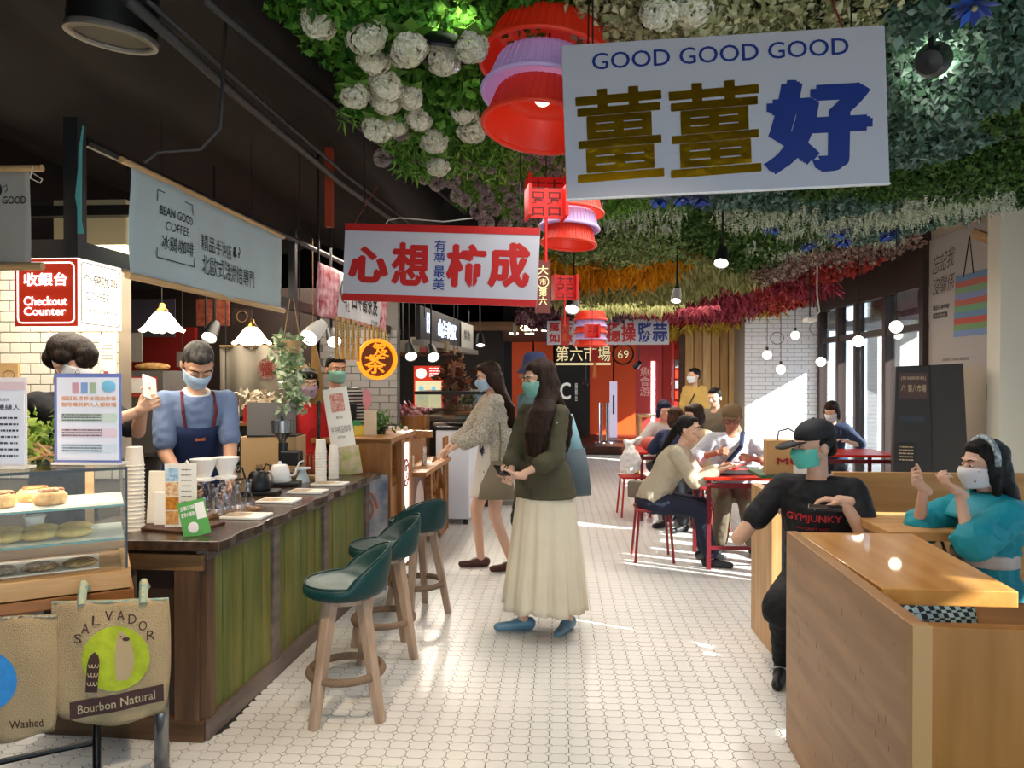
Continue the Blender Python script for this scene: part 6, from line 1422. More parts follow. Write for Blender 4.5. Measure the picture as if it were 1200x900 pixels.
class Person:
    """Local frame: faces -Y, own left hand at +X, Z up; origin on the ground under the pelvis."""
    def __init__(s, label, x, y, yaw, H=1.65, pelvis=None, lean=0, side=0, twist=0, head=(0, 0, 0), neck=None, arms=None, legs=None, bulk=1.0, female=False, skin=None, z=0, vox=.010, fine=.0045):
        s.o = thing('person', label, 'person', (x, y, z), yaw); s.k = k = H/1.70; s.skin = skin or SKIN; s.vox = vox; s.fine = fine; s.bulk = bulk; s.fem = female
        s.P = P = V3(0, 0, (.93*k if pelvis is None else pelvis))
        up = V3(math.sin(R(side)), -math.sin(R(lean)), math.cos(R(lean))).normalized()
        s.up = up; rt = V3(math.cos(R(twist)), math.sin(R(twist)), 0); rt = (rt-up*rt.dot(up)).normalized(); s.rt = rt; s.fw = rt.cross(up)*-1
        if s.fw.y > 0 and abs(twist) < 90: s.fw = -s.fw
        s.hips = V3(1, 0, 0)
        s.N = P+up*.52*k                          # neck base
        sw = (.142 if female else .166)*k*(.5+.5*bulk)
        s.S = {1: P+up*.475*k+rt*sw, -1: P+up*.475*k-rt*sw}
        s.Hp = {1: P+V3(.085*k, 0, -.03), -1: P+V3(-.085*k, 0, -.03)}
        nd = (up+V3(0, 0, 1.2)+(Vector(neck) if neck else V3(0, 0, 0))).normalized()
        hr = Matrix.Rotation(R(head[0]), 3, 'Z') @ Matrix.Rotation(R(head[1]), 3, 'X') @ Matrix.Rotation(R(head[2]), 3, 'Y'); s.hr = hr
        s.C = s.N+nd*.168*k+hr @ V3(0, -.02*k, .0)
        s.ul, s.fl_, s.th, s.sh = .285*k, .245*k, .43*k, .41*k
        s.E = {}; s.W = {}; s.K = {}; s.A = {}
        for i, a in zip((1, -1), arms or (None, None)):
            a = a or dict(to=(i*.24*k, -.02, s.P.z-.06*k), hint=(i*.3, .6, 0))
            s.E[i], s.W[i] = ik(s.S[i], Vector(a['to']), s.ul, s.fl_, a.get('hint', (i*.4, .6, -.5)))
            s.__dict__['arm%d' % i] = a
        for i, a in zip((1, -1), legs or (None, None)):
            a = a or dict(to=(i*.09*k, 0, .085*k))
            s.K[i], s.A[i] = ik(s.Hp[i], Vector(a['to']), s.th, s.sh, a.get('hint', (0, -1, .1)))
            s.__dict__['leg%d' % i] = a
        s.body()
    def h(s, *p): return s.C+s.hr @ (Vector(p)*s.k*1.06)
    # --- torso rings
    def rings(s, t0, t1, inf=0, n=9):
        k, b = s.k, s.bulk
        if s.fem: T = [(-.12, .10, .08), (-.03, .155, .105), (.05, .155, .105), (.20, .112, .085), (.34, .130, .108), (.42, .135, .09), (.485, .10, .07), (.53, .05, .05)]
        else: T = [(-.12, .10, .08), (-.03, .150, .105), (.05, .150, .105), (.20, .138, .100), (.34, .160, .115), (.43, .165, .10), (.495, .11, .075), (.54, .058, .055)]
        tt = [a[0] for a in T]; out = []
        for i in range(n+1):
            t = t0+(t1-t0)*i/n; rx = float(np.interp(t, tt, [a[1] for a in T]))*b+inf; ry = float(np.interp(t, tt, [a[2] for a in T]))*b+inf
            w = min(1, max(0, t/.5)); ax = (s.hips*(1-w)+s.rt*w).normalized(); fy = s.up.cross(ax).normalized()
            off = fy*0
            out.append((s.P+s.up*t*k, ax*rx*k, fy*ry*k))
        return out
    def torso(s, mb, t0=-.12, t1=.53, inf=0): mb.loft(s.rings(t0, t1, inf), 22); return mb
    def shoulders(s, mb, inf=0, r=.046):
        for i in (1, -1): mb.cap(s.N-s.up*.055*s.k+s.rt*i*.03, s.S[i], (r+.012)*s.k*s.bulk+inf, r*s.k*s.bulk+inf)
    def arm(s, mb, i, a=0, b=2, inf=0, flare=0):
        k = s.k; bu = .6+.4*s.bulk; f = .88 if s.fem else 1.05
        r = [.050*k*bu*f, .038*k*bu*f, .025*k*f]; pts = [s.S[i], s.E[i], s.W[i]]
        if a < 1:
            e = min(b, 1); p0 = pts[0].lerp(pts[1], a); p1 = pts[0].lerp(pts[1], e); mb.cap(p0, p1, r[0]+(r[1]-r[0])*a+inf, r[0]+(r[1]-r[0])*e+inf+flare*(b <= 1))
        if b > 1:
            q0 = max(a, 1)-1; p0 = pts[1].lerp(pts[2], q0); p1 = pts[1].lerp(pts[2], b-1); mb.cap(p0, p1, r[1]+(r[2]-r[1])*q0+inf, r[1]+(r[2]-r[1])*(b-1)+inf+flare)
    def leg(s, mb, i, a=0, b=2, inf=0, flare=0):
        k = s.k; bu = .5+.5*s.bulk; r = [.085*k*bu, .052*k*bu, .034*k*bu]; pts = [s.Hp[i], s.K[i], s.A[i]]
        if a < 1:
            e = min(b, 1); mb.cap(pts[0].lerp(pts[1], a), pts[0].lerp(pts[1], e), r[0]+(r[1]-r[0])*a+inf, r[0]+(r[1]-r[0])*e+inf+flare*(b <= 1))
        if b > 1:
            q0 = max(a, 1)-1; p0 = pts[1].lerp(pts[2], q0); p1 = pts[1].lerp(pts[2], b-1)
            mid = pts[1].lerp(pts[2], q0+(b-1-q0)*.35)
            if inf < .012 and b > 1.5: mid = mid+ (pts[2]-pts[1]).cross(V3(1, 0, 0)).normalized()*0
            mb.cap(p0, p1, r[1]+(r[2]-r[1])*q0+inf, r[1]+(r[2]-r[1])*(b-1)+inf+flare)
            if inf < .012: mb.cap(pts[1].lerp(pts[2], .15), pts[1].lerp(pts[2], .55), .050*k*bu, .040*k*bu)
    def hand(s, i):
        """palm, four fingers of different length and a thumb leaving the side of the palm"""
        k = s.k*(.92 if s.fem else 1.0); a = getattr(s, 'arm%d' % i); mb = MB()
        d = Vector(a['dir']).normalized() if 'dir' in a else (s.W[i]-s.E[i]).normalized()
        pn = Vector(a.get('palm', (-i, 0, 0))); pn = (pn-d*pn.dot(d))
        if pn.length < 1e-4: pn = V3(0, 0, -1)
        pn.normalize(); sd = d.cross(pn).normalized()                 # towards the thumb
        if a.get('flip'): sd = -sd
        curl = a.get('curl', 25); W = s.W[i]; kn = W+d*.085*k
        mb.cap(W-d*.03*k, W+d*.02*k, .024*k, .026*k)
        for q in (-1.35, -.45, .45, 1.35): mb.cap(W+d*.015*k+sd*q*.010*k, kn+sd*q*.0185*k-d*.004*abs(q)*k, .0135*k, .0105*k)
        L = [.060, .074, .080, .072]                                   # little .. index
        for j, q in enumerate((-1.35, -.45, .45, 1.35)):
            p = kn+sd*q*.0195*k-d*.004*abs(q)*k; v = (d+sd*q*a.get('spread', .06)).normalized(); ax = v.cross(pn)
            c = curl[j] if isinstance(curl, (list, tuple)) else curl
            for seg, f in enumerate((.45, .32, .25)):
                v = (Matrix.Rotation(R(c*(.7 if seg == 0 else 1)), 3, ax) @ v); e = p+v*L[j]*f*k; mb.cap(p, e, (.0092-.0012*seg)*k, (.0084-.0012*seg)*k, 8); p = e
        p = W+d*.028*k+sd*.022*k+pn*.006*k; v = (d*.75+sd*.85+pn*.35).normalized(); tc = a.get('thumb', 18)
        for seg, f in enumerate((.040, .032, .026)):
            e = p+v*f*k; mb.cap(p, e, (.0125-.0015*seg)*k, (.0108-.0014*seg)*k, 8); p = e; v = (Matrix.Rotation(R(tc), 3, v.cross(d*1.0+pn*.3)) @ v)
        s.grip = getattr(s, 'grip', {}); s.grip[i] = (kn+pn*.03*k, d, pn, sd)
        return remeshed(mb, s.fine, 1, .4)
    def body(s):
        k = s.k; mb = MB(); s.torso(mb); s.shoulders(mb)
        for i in (1, -1): s.arm(mb, i); s.leg(mb, i)
        mb.cap(s.N-s.up*.03*k, s.h(0, .012, -.03), .052*k*(.9 if s.fem else 1.05), .046*k*(.9 if s.fem else 1.05))
        for i in (1, -1):
            a = getattr(s, 'leg%d' % i); t = a.get('toe', (i*.15, -1, 0)); t = Vector(t).normalized(); A = s.A[i]
            mb.cap(A+V3(0, 0, -.02*k), A-t*.035*k+V3(0, 0, -.045*k), .035*k, .032*k); mb.cap(A-t*.03*k+V3(0, 0, -.05*k), A+t*.13*k+V3(0, 0, -.062*k), .034*k, .024*k)
        out = remeshed(mb, s.vox, 3); k = s.k*1.06
        hd = MB(); f = lambda p, r, rot=None: hd.ell(s.h(*p), [x*k for x in r], s.hr if rot is None else s.hr @ rot, 20, 14)
        f((0, .012, .032), (.073, .094, .086)); f((0, -.018, -.028), (.061, .072, .075)); f((0, -.052, -.072), (.032, .030, .026)); f((0, -.035, -.058), (.048, .045, .032))
        f((0, -.066, .036), (.056, .022, .014)); f((-.038, -.058, -.012), (.026, .026, .022)); f((.038, -.058, -.012), (.026, .026, .022))
        hd.cap(s.h(0, -.080, .018), s.h(0, -.104, -.016), .0075*k, .0115*k); f((0, -.096, -.022), (.0165, .011, .008))
        f((0, -.084, -.047), (.022, .010, .005)); f((0, -.082, -.055), (.018, .010, .006))
        for i in (1, -1): f((i*.076, .012, -.002), (.008, .018, .030), Matrix.Rotation(R(i*-12), 3, 'Z')); f((i*.031, -.076, .014), (.0165, .009, .008))
        hd.cap(s.h(0, .012, -.03), s.h(0, .005, -.095), .046*k*(.9 if s.fem else 1.05), .045*k*(.9 if s.fem else 1.05))
        hd = remeshed(hd, s.fine, 1, .4); out.add(hd.v, hd.f)
        for i in (1, -1):
            g = s.hand(i); out.add(g.v, g.f)
        s.bo = out.obj('body', s.skin, s.o, smooth=True)
        for i in (1, -1):
            e = MB().ell(s.h(i*.031, -.0815, .013), (.0110*k, .0055*k, .0042*k), s.hr).obj('eye', EYEW, s.o, smooth=True)
            MB().ell(s.h(i*.031, -.0868, .013), (.0052*k, .0025*k, .0044*k), s.hr).obj('iris', EYED, e, smooth=True)
        if s.fine < .006:
            for i in (1, -1): MB().tube([s.h(i*.016, -.0895, .033), s.h(i*.034, -.087, .039), s.h(i*.050, -.076, .035)], [.003*k, .0035*k, .0015*k], 6).obj('eyebrow', HBK, s.o)
            MB().ell(s.h(0, -.0915, -.051), (.019*k, .004*k, .0055*k), s.hr).obj('lips', mat('lips', '#a5605a', .4), s.o)
    # --- hair, masks, garments
    def part(s, name, m, mb, vox=.007, smooth=2, label=None, noise=0):
        q = remeshed(mb, vox, smooth)
        if noise:
            from mathutils import noise as NZ
            q.v = [tuple(Vector(v)+Vector((1, 1, .3))*noise*NZ.noise(Vector(v)*26)) for v in q.v]
        o = q.obj(name, m, s.o, smooth=True)
        if label: o['label'] = label
        return o
    def hair(s, m=HBK, style='short', ln=.0, extra=None, thick=0, name='hair'):
        k = s.k*1.06; mb = MB(); f = lambda p, r: mb.ell(s.h(*p), [x*k for x in r], s.hr, 22, 14); t = thick
        if style == 'short':
            f((0, .022, .052), (.078+t, .088+t, .080+t)); f((0, .070, -.005), (.060+t, .038+t, .060)); f((0, -.034, .084), (.055+t, .045+t, .032+t)); [f((i*.070, .022, .028), (.012+t, .034, .036)) for i in (1, -1)]
        elif style == 'hat':
            f((0, .052, .020), (.074, .058, .050)); f((0, .070, -.01), (.060, .038, .050)); [f((i*.070, .024, .020), (.012, .034, .034)) for i in (1, -1)]
        elif style == 'bob':
            f((0, .022, .050), (.085+t, .094+t, .084+t)); f((0, .060, -.020), (.078+t, .060+t, .085)); f((0, -.050, .082), (.062, .042, .038)); [f((i*.076, .005, -.025), (.018, .050, .075)) for i in (1, -1)]
        elif style == 'mop':
            f((0, .030, .055), (.094, .102, .088)); f((0, .080, .000), (.078, .052, .060)); f((0, -.058, .070), (.074, .048, .042)); [f((i*.076, .005, .030), (.022, .055, .040)) for i in (1, -1)]; f((0, -.076, .040), (.070, .028, .046)); f((0, .0, .075), (.088, .095, .066))
        elif style == 'long':
            f((0, .022, .050), (.084+t, .092+t, .080+t)); f((0, -.035, .088), (.058, .042, .034)); [f((i*.072, .010, -.01), (.018, .048, .085)) for i in (1, -1)]; f((0, .065, -.03), (.075, .050, .10))
        elif style == 'tied':
            f((0, .020, .048), (.079, .090, .078)); f((0, -.030, .086), (.056, .045, .030)); f((0, .065, .0), (.060, .040, .055)); [f((i*.066, .028, .015), (.015, .032, .045)) for i in (1, -1)]
        if extra: extra(s, mb)
        return s.part(name, m, mb, .007 if s.fine < .006 else .011, 2, noise=.004)
    def hood(s, name, m, r, zcut, label=None):  # crown of a hat
        pass
    def mask(s, m, name='face_mask', loops=True):
        k = s.k; mb = MB(); nu, nv = 18, 10
        def g(off):
            def f(u, v):
                a = R(-76+152*u); c = math.cos(a); z = -.088+.092*v+(.010*math.cos(a*1.1) if v > .5 else 0)*(v-.3)
                rx = .0775; ry = float(np.interp(v, [0, .45, .75, 1], [.104, .122, .134, .120]))
                return s.h(rx*math.sin(a)*(1-.16*(1-v)), -(ry+off)*(c**.9)*(1-.10*(1-c))+.012, z*(.80+.20*c)-.005+.002*math.sin(v*19)*c)
            return f
        mb.grid(g(0), nu, nv); o = mb.obj(name, m, s.o, smooth=True, solid=.0025)
        if loops:
            for i in (1, -1): MB().tube([s.h(i*.066, -.012, .002), s.h(i*.078, .012, .026), s.h(i*.083, .034, .0), s.h(i*.078, .020, -.026), s.h(i*.058, -.010, -.06)], .0014, 5).obj('ear_loop', m, o)
        return o
    def glasses(s, m=None):
        m = m or mat('glasses_dark', '#1b1a1c', .3); k = s.k; mb = MB()
        for i in (1, -1):
            mb.tube([s.h(i*.033+.024*math.cos(a/14*2*PI), -.097+.004*abs(math.cos(a/14*2*PI)), .010+.017*math.sin(a/14*2*PI)) for a in range(14)], .0018, 5, close=True); mb.tube([s.h(i*.056, -.092, .014), s.h(i*.077, -.03, .016), s.h(i*.08, .02, .012)], .0017, 5)
        mb.tube([s.h(-.01, -.098, .012), s.h(.01, -.098, .012)], .0016, 5); return mb.obj('glasses', m, s.o)
    def garment(s, name, m, fn, vox=None, smooth=2, label=None, noise=.006):
        mb = MB(); fn(mb); return s.part(name, m, mb, vox or max(.0095, s.vox), smooth, label, noise)
    def shoe(s, i, m, name='shoe', w=1, h=1):
        k = s.k; t = Vector(getattr(s, 'leg%d' % i).get('toe', (i*.15, -1, 0))).normalized(); A = s.A[i]; mb = MB(); b = V3(0, 0, -.080*k)
        mb.cap(A-t*.045*k+V3(0, 0, -.040*k), A+t*.05*k+V3(0, 0, -.045*k), .040*k*w, .040*k*w); mb.cap(A-t*.045*k+V3(0, 0, -.048*k), A+t*.165*k+V3(0, 0, -.055*k), .038*k*w, .028*k*w); 
        if h > 1: mb.cap(A-t*.01*k, A+V3(0, 0, -.04*k), .042*k, .044*k)
        q = remeshed(mb, .009, 1); zf = A.z-.082*k
        q.v = [(v[0], v[1], max(v[2], zf+.0)) for v in q.v]
        return q.obj(name, m, s.o, smooth=True)
    def world(s, p): return s.o.matrix_basis @ Vector(p)
    def skirt(s, name, m, top, bot, r0, r1, folds=12, amp=.02, off=(0, 0), nv=24, sy=.8, seed=0, off0=(0, 0)):
        def f(u, v):
            a = 2*PI*u; z = top+(bot-top)*v; r = r0+(r1-r0)*v**.8; w = 1+amp*v**1.2*(math.sin(folds*a+seed)+.5*math.sin(folds*1.9*a+2*seed+2*v)+.4*math.sin(3*a+seed))
            return V3(off0[0]*(1-v)+off[0]*v+r*w*math.cos(a), off0[1]*(1-v)+off[1]*v+r*w*sy*math.sin(a), z+.008*math.sin(5*a+seed)*v)
        return MB().grid(f, 120, nv).obj(name, m, s.o, smooth=True, solid=.004)
    def project_text(s, cloth, text, m, c, wd, ht, direction, bold=.02, upv=(0, 0, 1)):
        """lettering printed on cloth: laid along the garment's own surface"""
        bvh = BVHTree.FromPolygons([v.co for v in cloth.data.vertices], [tuple(p.vertices) for p in cloth.data.polygons]); d = Vector(direction).normalized(); rt = d.cross(Vector(upv)).normalized(); upn = rt.cross(d).normalized(); c = Vector(c)
        def f(x, z):
            p = c+rt*x+upn*z; h = bvh.ray_cast(p-d*.5, d)
            return (h[0]-d*.004) if h[0] is not None else p
        mb = MB(); text_into(mb, text, -wd/2, -ht/2, wd, ht, bold=bold, fn=f); return mb.obj('lettering', m, s.o)
def cloth(n, c, noise=.06, bump=.25, rough=.85, **kw): return mat(n, c, rough, noise=noise, nscale=5, bump=bump, bscale=18, **kw)
MKB = mat('mask_blue', '#a9c4dc', .7); MKG = mat('mask_green', '#7fb6a4', .7); MKW = mat('mask_white', '#dcdde2', .7); MKT = mat('mask_teal', '#5cc4b0', .7)
SH_DK = mat('shoe_dark', '#1a1a1d', .5); SH_BR = mat('shoe_brown', '#4a2018', .35); SH_BL = mat('shoe_blue', '#5c8296', .3)

# --- woman in olive blouse and cream skirt
p = Person('woman with waist-long brown hair, olive blouse and long cream skirt standing in the aisle', -.085, 4.55, R(-40), H=1.62, female=True, skin=SKIN2, head=(-28, 12, 0), lean=2,
    arms=(dict(to=(.03, -.26, .98), hint=(.6, .3, -.6), palm=(-.3, -.2, 1), dir=(-.7, -.6, .1), curl=(50, 45, 40, 30), flip=True), dict(to=(-.07, -.24, .95), hint=(-.6, .3, -.6), palm=(.4, 0, .9), dir=(.5, -.8, -.2), curl=(45, 40, 35, 25))),
    legs=(dict(to=(.10, .10, .082), toe=(.3, -1, 0)), dict(to=(-.10, -.09, .082), toe=(-.75, -1, 0))))
OLV = cloth('olive_cloth', '#4b4630', .1, .3)
def blouse(mb):
    p.torso(mb, -.02, .50, .022); p.shoulders(mb, .012)
    for i in (1, -1): p.arm(mb, i, 0, 1, .014, .010); p.arm(mb, i, 1, 1.35, .020, .016)
    mb.loft([(p.P+p.up*.16, V3(.155, 0, 0), V3(0, .125, 0)), (p.P+p.up*.05, V3(.188, 0, 0), V3(0, .160, 0)), (p.P+p.up*-.06, V3(.205, 0, 0), V3(0, .180, 0))], 24)
p.garment('blouse', OLV, blouse)
p.skirt('skirt', cloth('cream_cloth', '#d6cbb2', .04, .2), p.P.z+.09, .16, .152, .252, 12, .085, off=(.02, -.02), sy=.92, seed=1)
def lh(s, mb):
    k = s.k
    for q in range(5):
        a = (q-2)*.5; b0 = s.h(.055*math.sin(a), .055*math.cos(a), -.04)
    mb.loft([(s.h(0, .045, .02), s.hr @ V3(.078, 0, 0), s.hr @ V3(0, .06, 0)), (s.h(0, .05, -.10), s.hr @ V3(.088, 0, 0), s.hr @ V3(0, .058, 0)), (s.P+V3(.0, .10, .42), V3(.11, .03, 0), V3(0, .042, 0)), (s.P+V3(.0, .125, .30), V3(.095, .02, 0), V3(0, .035, 0)), (s.P+V3(0, .13, .20), V3(.06, .02, 0), V3(0, .02, 0))], 18)
def lh2(s, mb):     # hair falling over her shoulder towards the viewer
    k = s.k; a = s.rt; c1 = s.h(.045, -.0, -.11); c2 = s.P+V3(.07, -.105, .47); c3 = s.P+V3(.07, -.165, .34); c4 = s.P+V3(.055, -.165, .20)
    lh(s, mb)
    mb.loft([(s.h(.03, .02, .02), s.hr @ V3(.055, 0, 0), s.hr @ V3(0, .07, 0)), (c1, V3(.065, .02, 0), V3(-.02, .07, 0)), (c2, V3(.085, .02, 0), V3(-.01, .050, 0)), (c3, V3(.080, .01, 0), V3(0, .032, 0)), (c4, V3(.055, .0, 0), V3(0, .018, 0))], 18)
p.hair(HBR, 'long', extra=lh2); p.mask(MKG)
for i in (1, -1): p.shoe(i, SH_BL)
# white ribbon, phone, tote
q = MB(); c = p.P+V3(.13, -.09, .34)
c = p.S[1]+V3(-.015, -.062, -.10)
for dx, dz in ((.05, .05), (-.05, .03), (.03, -.09), (-.02, -.10), (.06, -.01)): q.tube([c, c+V3(dx*.6, -.012, dz*.6), c+V3(dx, -.004, dz)], .003, 5)
q.obj('ribbon', mat('ribbon_white', '#ddd9c8', .6), p.o)
ph = MB().box((0, 0, 0), (.075, .14, .009)).obj('phone', mat('phone_dark', '#17191d', .2), None, bevel=.003); ph.location = p.world(p.W[1]+V3(-.07, -.075, .03)); ph.rotation_euler = (R(15), R(8), R(20)); tag(ph, 'dark smartphone held by the long-haired woman in the cream skirt', 'phone')
# --- woman in lace cardigan
p = Person('woman in white crochet lace cardigan and short floral dress reaching over a tray', -.52, 6.0, R(-74), H=1.64, female=True, skin=SKIN2, head=(0, 16, 0), lean=3,
    arms=(dict(to=(.04, -.33, 1.00), hint=(.4, .4, -.9), palm=(0, 0, -1), curl=20), dict(to=(-.10, -.36, .99), hint=(-.4, .4, -.9), palm=(0, 0, -1), curl=20)),
    legs=(dict(to=(.09, .12, .082), toe=(.1, -1, 0)), dict(to=(-.09, -.10, .082), toe=(-.1, -1, 0))))
LACE = mat('lace_cloth', '#b5a995', .9, ramp=('#8f8573', '#d9d0bf'), nscale=85, bump=.6, bscale=60); FLOR = mat('floral_cloth', '#d8d3c6', .8, ramp=('#d8d3c6', '#d6d0c2'), nscale=4)
FLOR = mat('floral_dress', '#cfc9ba', .85, ramp=('#33304a', '#dcd6c8'), nscale=11)
_r = FLOR.node_tree.nodes['Color Ramp'] if 'Color Ramp' in FLOR.node_tree.nodes else FLOR.node_tree.nodes['ColorRamp']; _r.color_ramp.elements[0].position = .40; _r.color_ramp.elements[1].position = .44
p.skirt('dress', FLOR, p.P.z+.22, .60, .125, .215, 7, .05, sy=.85)
def cardi(mb):
    p.torso(mb, .0, .50, .022); p.shoulders(mb, .016)
    for i in (1, -1): p.arm(mb, i, 0, 1, .032, .02); p.arm(mb, i, 1, 1.6, .042, .0)
    mb.loft([(p.P+V3(0, .02, .25), V3(.15, 0, 0), V3(0, .12, 0)), (p.P+V3(0, .03, .0), V3(.20, 0, 0), V3(0, .155, 0)), (p.P+V3(0, .04, -.10), V3(.215, 0, 0), V3(0, .16, 0))], 24)
p.garment('cardigan', LACE, cardi, noise=.01); p.hair(HBR, 'long', extra=lh); p.mask(MKB)
for i in (1, -1): p.shoe(i, SH_BR)
bg_ = thing('canvas_bag', 'beige canvas shoulder bag hanging at the side of the lace-clad woman', 'bag', p.world(V3(.20, -.02, .60)), R(8)); m_ = MB(); m_.loft([(V3(0, 0, 0), V3(.15, 0, 0), V3(0, .05, 0)), (V3(0, 0, .12), V3(.13, 0, 0), V3(0, .05, 0)), (V3(.02, 0, .30), V3(.06, 0, 0), V3(0, .03, 0))], 16); m_.obj('body', cloth('bag_beige', '#8d8069', .05), bg_, smooth=True); MB().tube([(.02, 0, .29), (.03, .02, .45), (.02, .0, .60)], .008, 6).obj('strap', _M['bag_beige'], bg_)
# --- person in the blue bucket hat
p = Person('person in a navy bucket hat and teal shirt standing behind the olive-bloused woman', -.17, 5.55, R(-60), H=1.67, head=(-5, 4, 0))
p.garment('shirt', cloth('teal_stripe', '#5f7f86', .2), lambda mb: (p.torso(mb, -.05, .52, .018), p.shoulders(mb, .014), [p.arm(mb, i, 0, 1.1, .016, .008) for i in (1, -1)]))
p.garment('trousers', cloth('dark_trouser', '#26292e'), lambda mb: (p.torso(mb, -.12, .06, .012), [p.leg(mb, i, 0, 1.93, .014, .012) for i in (1, -1)]))
p.hair(HBK, 'hat'); 
m_ = MB(); m_.lathe([(.001, .155), (.055, .150), (.082, .125), (.094, .055), (.098, .050), (.135, .012), (.137, .008), (.096, .045)], 30); m_.v = [tuple(p.h(v[0], v[1]+.012, v[2]-.0)) for v in m_.v]; m_.obj('bucket_hat', cloth('navy_hat', '#2d3355'), p.o, smooth=True)
for i in (1, -1): p.shoe(i, SH_DK)
tb = thing('tote_bag', 'pale teal and grey tote bag hanging behind the olive-bloused woman', 'bag', (.115, 4.76, .80), R(20)); m_ = MB(); m_.loft([(V3(.0, 0, 0), V3(.10, 0, 0), V3(0, .05, 0)), (V3(-.01, 0, .18), V3(.09, 0, 0), V3(0, .05, 0)), (V3(-.02, 0, .30), V3(.075, 0, 0), V3(0, .03, 0))], 16); m_.obj('lower_pocket', cloth('tote_grey', '#5d686c', .05), tb, smooth=True); m_ = MB(); m_.loft([(V3(-.01, .01, .24), V3(.075, 0, 0), V3(0, .045, 0)), (V3(-.06, .01, .52), V3(.035, 0, 0), V3(0, .02, 0))], 14); m_.obj('upper_cloth', cloth('tote_teal', '#8fb6bb', .05), tb, smooth=True)
# --- cashier with mop of hair
p = Person('cashier with thick black mop of hair, white mask and black shirt holding up a phone', -2.58, 3.70, R(78), H=1.72, skin=SKIN2, head=(8, 20, 0), lean=4,
    arms=(dict(to=(.10, -.42, 1.40), hint=(.6, 0, -.8), palm=(-.5, 0, .5), dir=(0, -.6, .8), curl=50), dict(to=(.02, -.46, 1.38), hint=(-.6, .2, -.8), palm=(.8, 0, .2), dir=(.1, -.8, .5), curl=55)))
p.garment('shirt', cloth('black_tee', '#16171a', .1), lambda mb: (p.torso(mb, -.05, .52, .018), p.shoulders(mb, .014), [p.arm(mb, i, 0, .8, .016, .01) for i in (1, -1)]))
p.garment('trousers', _M['dark_trouser'], lambda mb: (p.torso(mb, -.12, .06, .012), [p.leg(mb, i, 0, 1.93, .014, .012) for i in (1, -1)])); p.hair(hairmat('hair_soft', '#0d0a08', '#2a1d16'), 'mop'); p.mask(MKW)
for i in (1, -1): p.shoe(i, SH_DK)
ph = MB().box((0, 0, 0), (.075, .009, .15)).obj('phone', WHT, None, bevel=.003); ph.location = p.world(V3(.06, -.50, 1.50)); ph.rotation_euler = (R(-35), R(20), R(60)); tag(ph, 'white phone raised by the cashier with thick black hair', 'phone')
# --- barista in denim apron
p = Person('barista in blue polo and denim apron with burgundy straps bending over the drippers', -2.19, 4.30, R(38), H=1.74, skin=SKIN, head=(0, 42, 0), lean=16, bulk=1.0,
    arms=(dict(to=(.12, -.42, .98), hint=(.25, .5, -.6), palm=(-1, 0, 0), curl=45), dict(to=(-.12, -.38, .98), hint=(-.25, .5, -.6), palm=(1, 0, 0), curl=45)))
POLO = cloth('polo_blue', '#6d7f9f', .08)
p.garment('polo_shirt', POLO, lambda mb: (p.torso(mb, -.05, .52, .018), p.shoulders(mb, .012), [p.arm(mb, i, 0, .80, .010, .010) for i in (1, -1)]))
p.garment('collar', WHT, lambda mb: mb.tube([p.N+p.rt*.062*math.cos(a/14*2*PI)+p.fw*.062*math.sin(a/14*2*PI)+p.up*(.005+.0*a)-p.fw*.0-p.up*.02*max(0, math.sin(a/14*2*PI)) for a in range(14)], .020, 8, close=True), vox=.008, noise=0)
p.garment('trousers', _M['dark_trouser'], lambda mb: (p.torso(mb, -.12, .06, .012), [p.leg(mb, i, 0, 1.93, .014, .012) for i in (1, -1)]))
def apron(mb):
    rg_ = p.rings(-.10, .36, .042, 8); n = 16
    vs = [c_+ax*math.cos(R(a))*(.92-.18*max(0, (j-4)/4))+ay*math.sin(R(a)) for j, (c_, ax, ay) in enumerate(rg_) for a in [(-165+150*i/n) if ay.dot(p.fw) < 0 else (15+150*i/n) for i in range(n+1)]]
    return vs, n, len(rg_)
vs, n, m_ = apron(None); sg = 1
q = MB().add(vs, [(j*(n+1)+i, j*(n+1)+i+1, (j+1)*(n+1)+i+1, (j+1)*(n+1)+i) for j in range(m_-1) for i in range(n)]); q.obj('apron', cloth('denim', '#1f2f55', .12), p.o, smooth=True, solid=.006)
STR = mat('strap_red', '#5e1722', .6)
for i in (1, -1):
    a = p.P+p.up*.37+p.rt*i*.075+p.fw*.135; MB().tube([a, p.P+p.up*.46+p.rt*i*.09+p.fw*.115, p.N+p.rt*i*.085+p.fw*.03+p.up*.012, p.N+p.rt*i*.07-p.fw*.07-p.up*.01], .009, 6).obj('strap', STR, p.o)
MB().box((0, 0, 0), (.055, .006, .035), rot=Matrix.Rotation(-R(14), 3, 'X')).obj('leather_patch', mat('leather_tan', '#a0562c', .5), p.o).location = p.P+p.up*.31+p.fw*.155
p.hair(HGR, 'short'); p.mask(MKB)
for i in (1, -1): p.shoe(i, SH_DK)
# --- tea seller in striped shirt
p = Person('tea seller in striped shirt and pale green mask behind the tall white sign', -1.88, 6.15, R(30), H=1.70, skin=SKIN, head=(8, 8, 0))
STP = mat('stripe_cloth', '#2b2a2c', .8)
nt = STP.node_tree; wv = nt.nodes.new('ShaderNodeTexWave'); wv.bands_direction = 'Z'; wv.inputs['Scale'].default_value = 11; tc = nt.nodes.new('ShaderNodeTexCoord'); nt.links.new(tc.outputs['Object'], wv.inputs[0]); rp = nt.nodes.new('ShaderNodeValToRGB'); rp.color_ramp.interpolation = 'CONSTANT'; rp.color_ramp.elements[0].color = (.015, .015, .017, 1); rp.color_ramp.elements[1].position = .6; rp.color_ramp.elements[1].color = (.45, .43, .4, 1); nt.links.new(wv.outputs[1], rp.inputs[0]); nt.links.new(rp.outputs[0], nt.nodes['Principled BSDF'].inputs['Base Color'])
